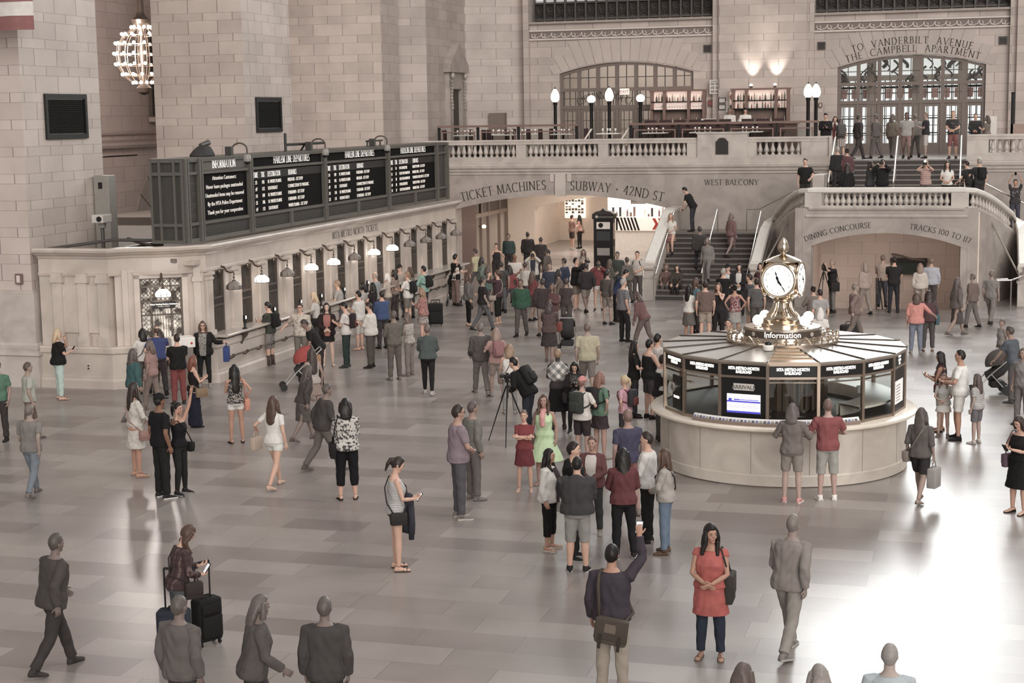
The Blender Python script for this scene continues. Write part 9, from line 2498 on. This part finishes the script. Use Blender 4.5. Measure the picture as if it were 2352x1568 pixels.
# ------------------------------------------------------------------ loose things on the floor
stroller(-15.95, 36.43, 118, (150, 76, 72), 'silver framed stroller with a red hood beside the stooping man', (150, 120, 96))
stroller(-11.0, 43.9, 10, (44, 42, 42), 'dark stroller pushed up the hall beside the child in white T-shirt')
stroller(-17.75, 54.3, 195, (40, 38, 38), 'black stroller with a toddler parked by the far end of the ticket counter')
stroller(0.45, 38.8, 100, (84, 80, 78), 'grey stroller near the frame edge pushed by the man in slate T-shirt')
person(-17.75, 54.35, 195, 0.95, 'f', 'toddler in white top sitting in the black stroller', legs='sit', sitz=0.45, child=True, hair=('short', 'light'), top=('fitted', (204, 198, 192)), bottom=('shorts', (140, 130, 124)), arms='lap', shoes=((150, 140, 134), None))
person(-17.42, 53.75, 150, 0.72, 'f', 'baby in white held up by the man in black T-shirt', legs='sit', sitz=0.02, z=1.12, child=True, hair=('short', 'light'), top=('fitted', (204, 196, 188)), bottom=('leggings', (190, 182, 176)), arms='lap', shoes=((196, 188, 182), None))
person(-4.55, 30.45, 200, 1.7, 'm', 'booth clerk in white shirt sitting at the window beside the arrivals screen', legs='sit', sitz=0.6, z=-0.12, hair=('short', 'dark'), top=('shirt', (206, 202, 196)), bottom=('trousers', (56, 53, 53)), arms=('carry', 'carry'))
suitcase(-9.45, 17.45, 12, (46, 50, 58), 'dark blue suitcase standing at the front of the plaid shirt girl', 0.4, 0.55, 0.25, 0.5)
suitcase(-9.28, 18.0, 60, (34, 32, 32), 'black suitcase with raised handle on the far side of the plaid shirt girl', 0.36, 0.55, 0.22, 0.45)
suitcase(-16.5, 48.55, 20, (36, 34, 35), 'big black suitcase behind the woman in coral print jacket', 0.46, 0.66, 0.32, 0.1)
tripod(-9.05, 31.05, 70, 1.28, 'black tripod standing before the bent photographer', True, 0.5)
tripod(-4.75, 53.7, 175, 1.45, 'black tripod standing under the dining arch', True, 0.45)
t = thing('folded_stand', 'three dark poles of a folded sign stand leaning by the dining arch', 'stand', (-2.97, 55.0, 0))
for k, (a, b) in enumerate(((-.16, -.14), (-.1, 0.06), (-.02, 0.2))):
 MB().tube([(b, 0.06 * k - .05, 0), (a, 0.0, 1.05)], 0.022, 6).build('pole', mat((60, 52, 48), 0.5), t)
t = thing('help_desk', 'white topped help desk with a red dot standing before the curved ticket window', 'desk', (-18.95, 36.05, 0), R_(40))
MB().rbox((0, 0, 0.52), (0.5, 0.42, 1.04), 0.03).build('pedestal', mat((122, 114, 108), 0.5), t)
MB().rbox((0, 0, 1.16), (0.6, 0.46, 0.26), 0.03).build('top_box', mat((222, 217, 211), 0.5), t)
MB().lathe([(0.03, 0), (0.03, 0.004)], n=12, M=plane_M((0.2, -0.232, 1.14), (1, 0, 0), (0, -1, 0))).build('red_dot', mat((170, 58, 54), 0.5), t)
t = thing('duffel_bag', 'black bag lying on the floor beyond the booth roof', 'bag', (-3.5, 48.5, 0), 0.3)
MB().rbox((0, 0, 0.16), (0.6, 0.34, 0.32), 0.12).build('body', mat((44, 42, 42), 0.8), t, smooth=2)
MB().tube([(-.15, 0, .3), (-.1, 0, .4), (.1, 0, .4), (.15, 0, .3)], .015, 6).build('handle', BLACK, t)
grow_people()
# ------------------------------------------------------------------ lettering round the drum, then flat lettering
def flush_rings():
 L = []
 for s, size, Mx, r, sx in RINGS:
  cu = bpy.data.curves.new('t', 'FONT'); cu.body = s; cu.size = size; cu.align_x = 'CENTER'; cu.extrude = 0.003; cu.resolution_u = 2; cu.offset = 0.001
  o = bpy.data.objects.new('t', cu); COL.objects.link(o); L.append(o)
 dg = bpy.context.evaluated_depsgraph_get(); mb = MB()
 for o, (s, size, Mx, r, sx) in zip(L, RINGS):
  me = bpy.data.meshes.new_from_object(o.evaluated_get(dg))
  vs = []
  for v in me.vertices:
   a = v.co.x * sx / r
   vs.append(Mx @ V3(((r + v.co.z) * math.sin(a), v.co.y, (r + v.co.z) * math.cos(a))))
  mb.add(vs, [tuple(p.vertices) for p in me.polygons]); bpy.data.meshes.remove(me)
 for o in L:
  cu = o.data; bpy.data.objects.remove(o); bpy.data.curves.remove(cu)
 ob = bpy.data.objects.new('lettering', bpy.data.meshes.new('lettering')); ob.data.from_pydata(mb.v, [], mb.f)
 ob.data.materials.append(LITW); COL.objects.link(ob); ob.parent = drum
flush_rings()
flush_texts()
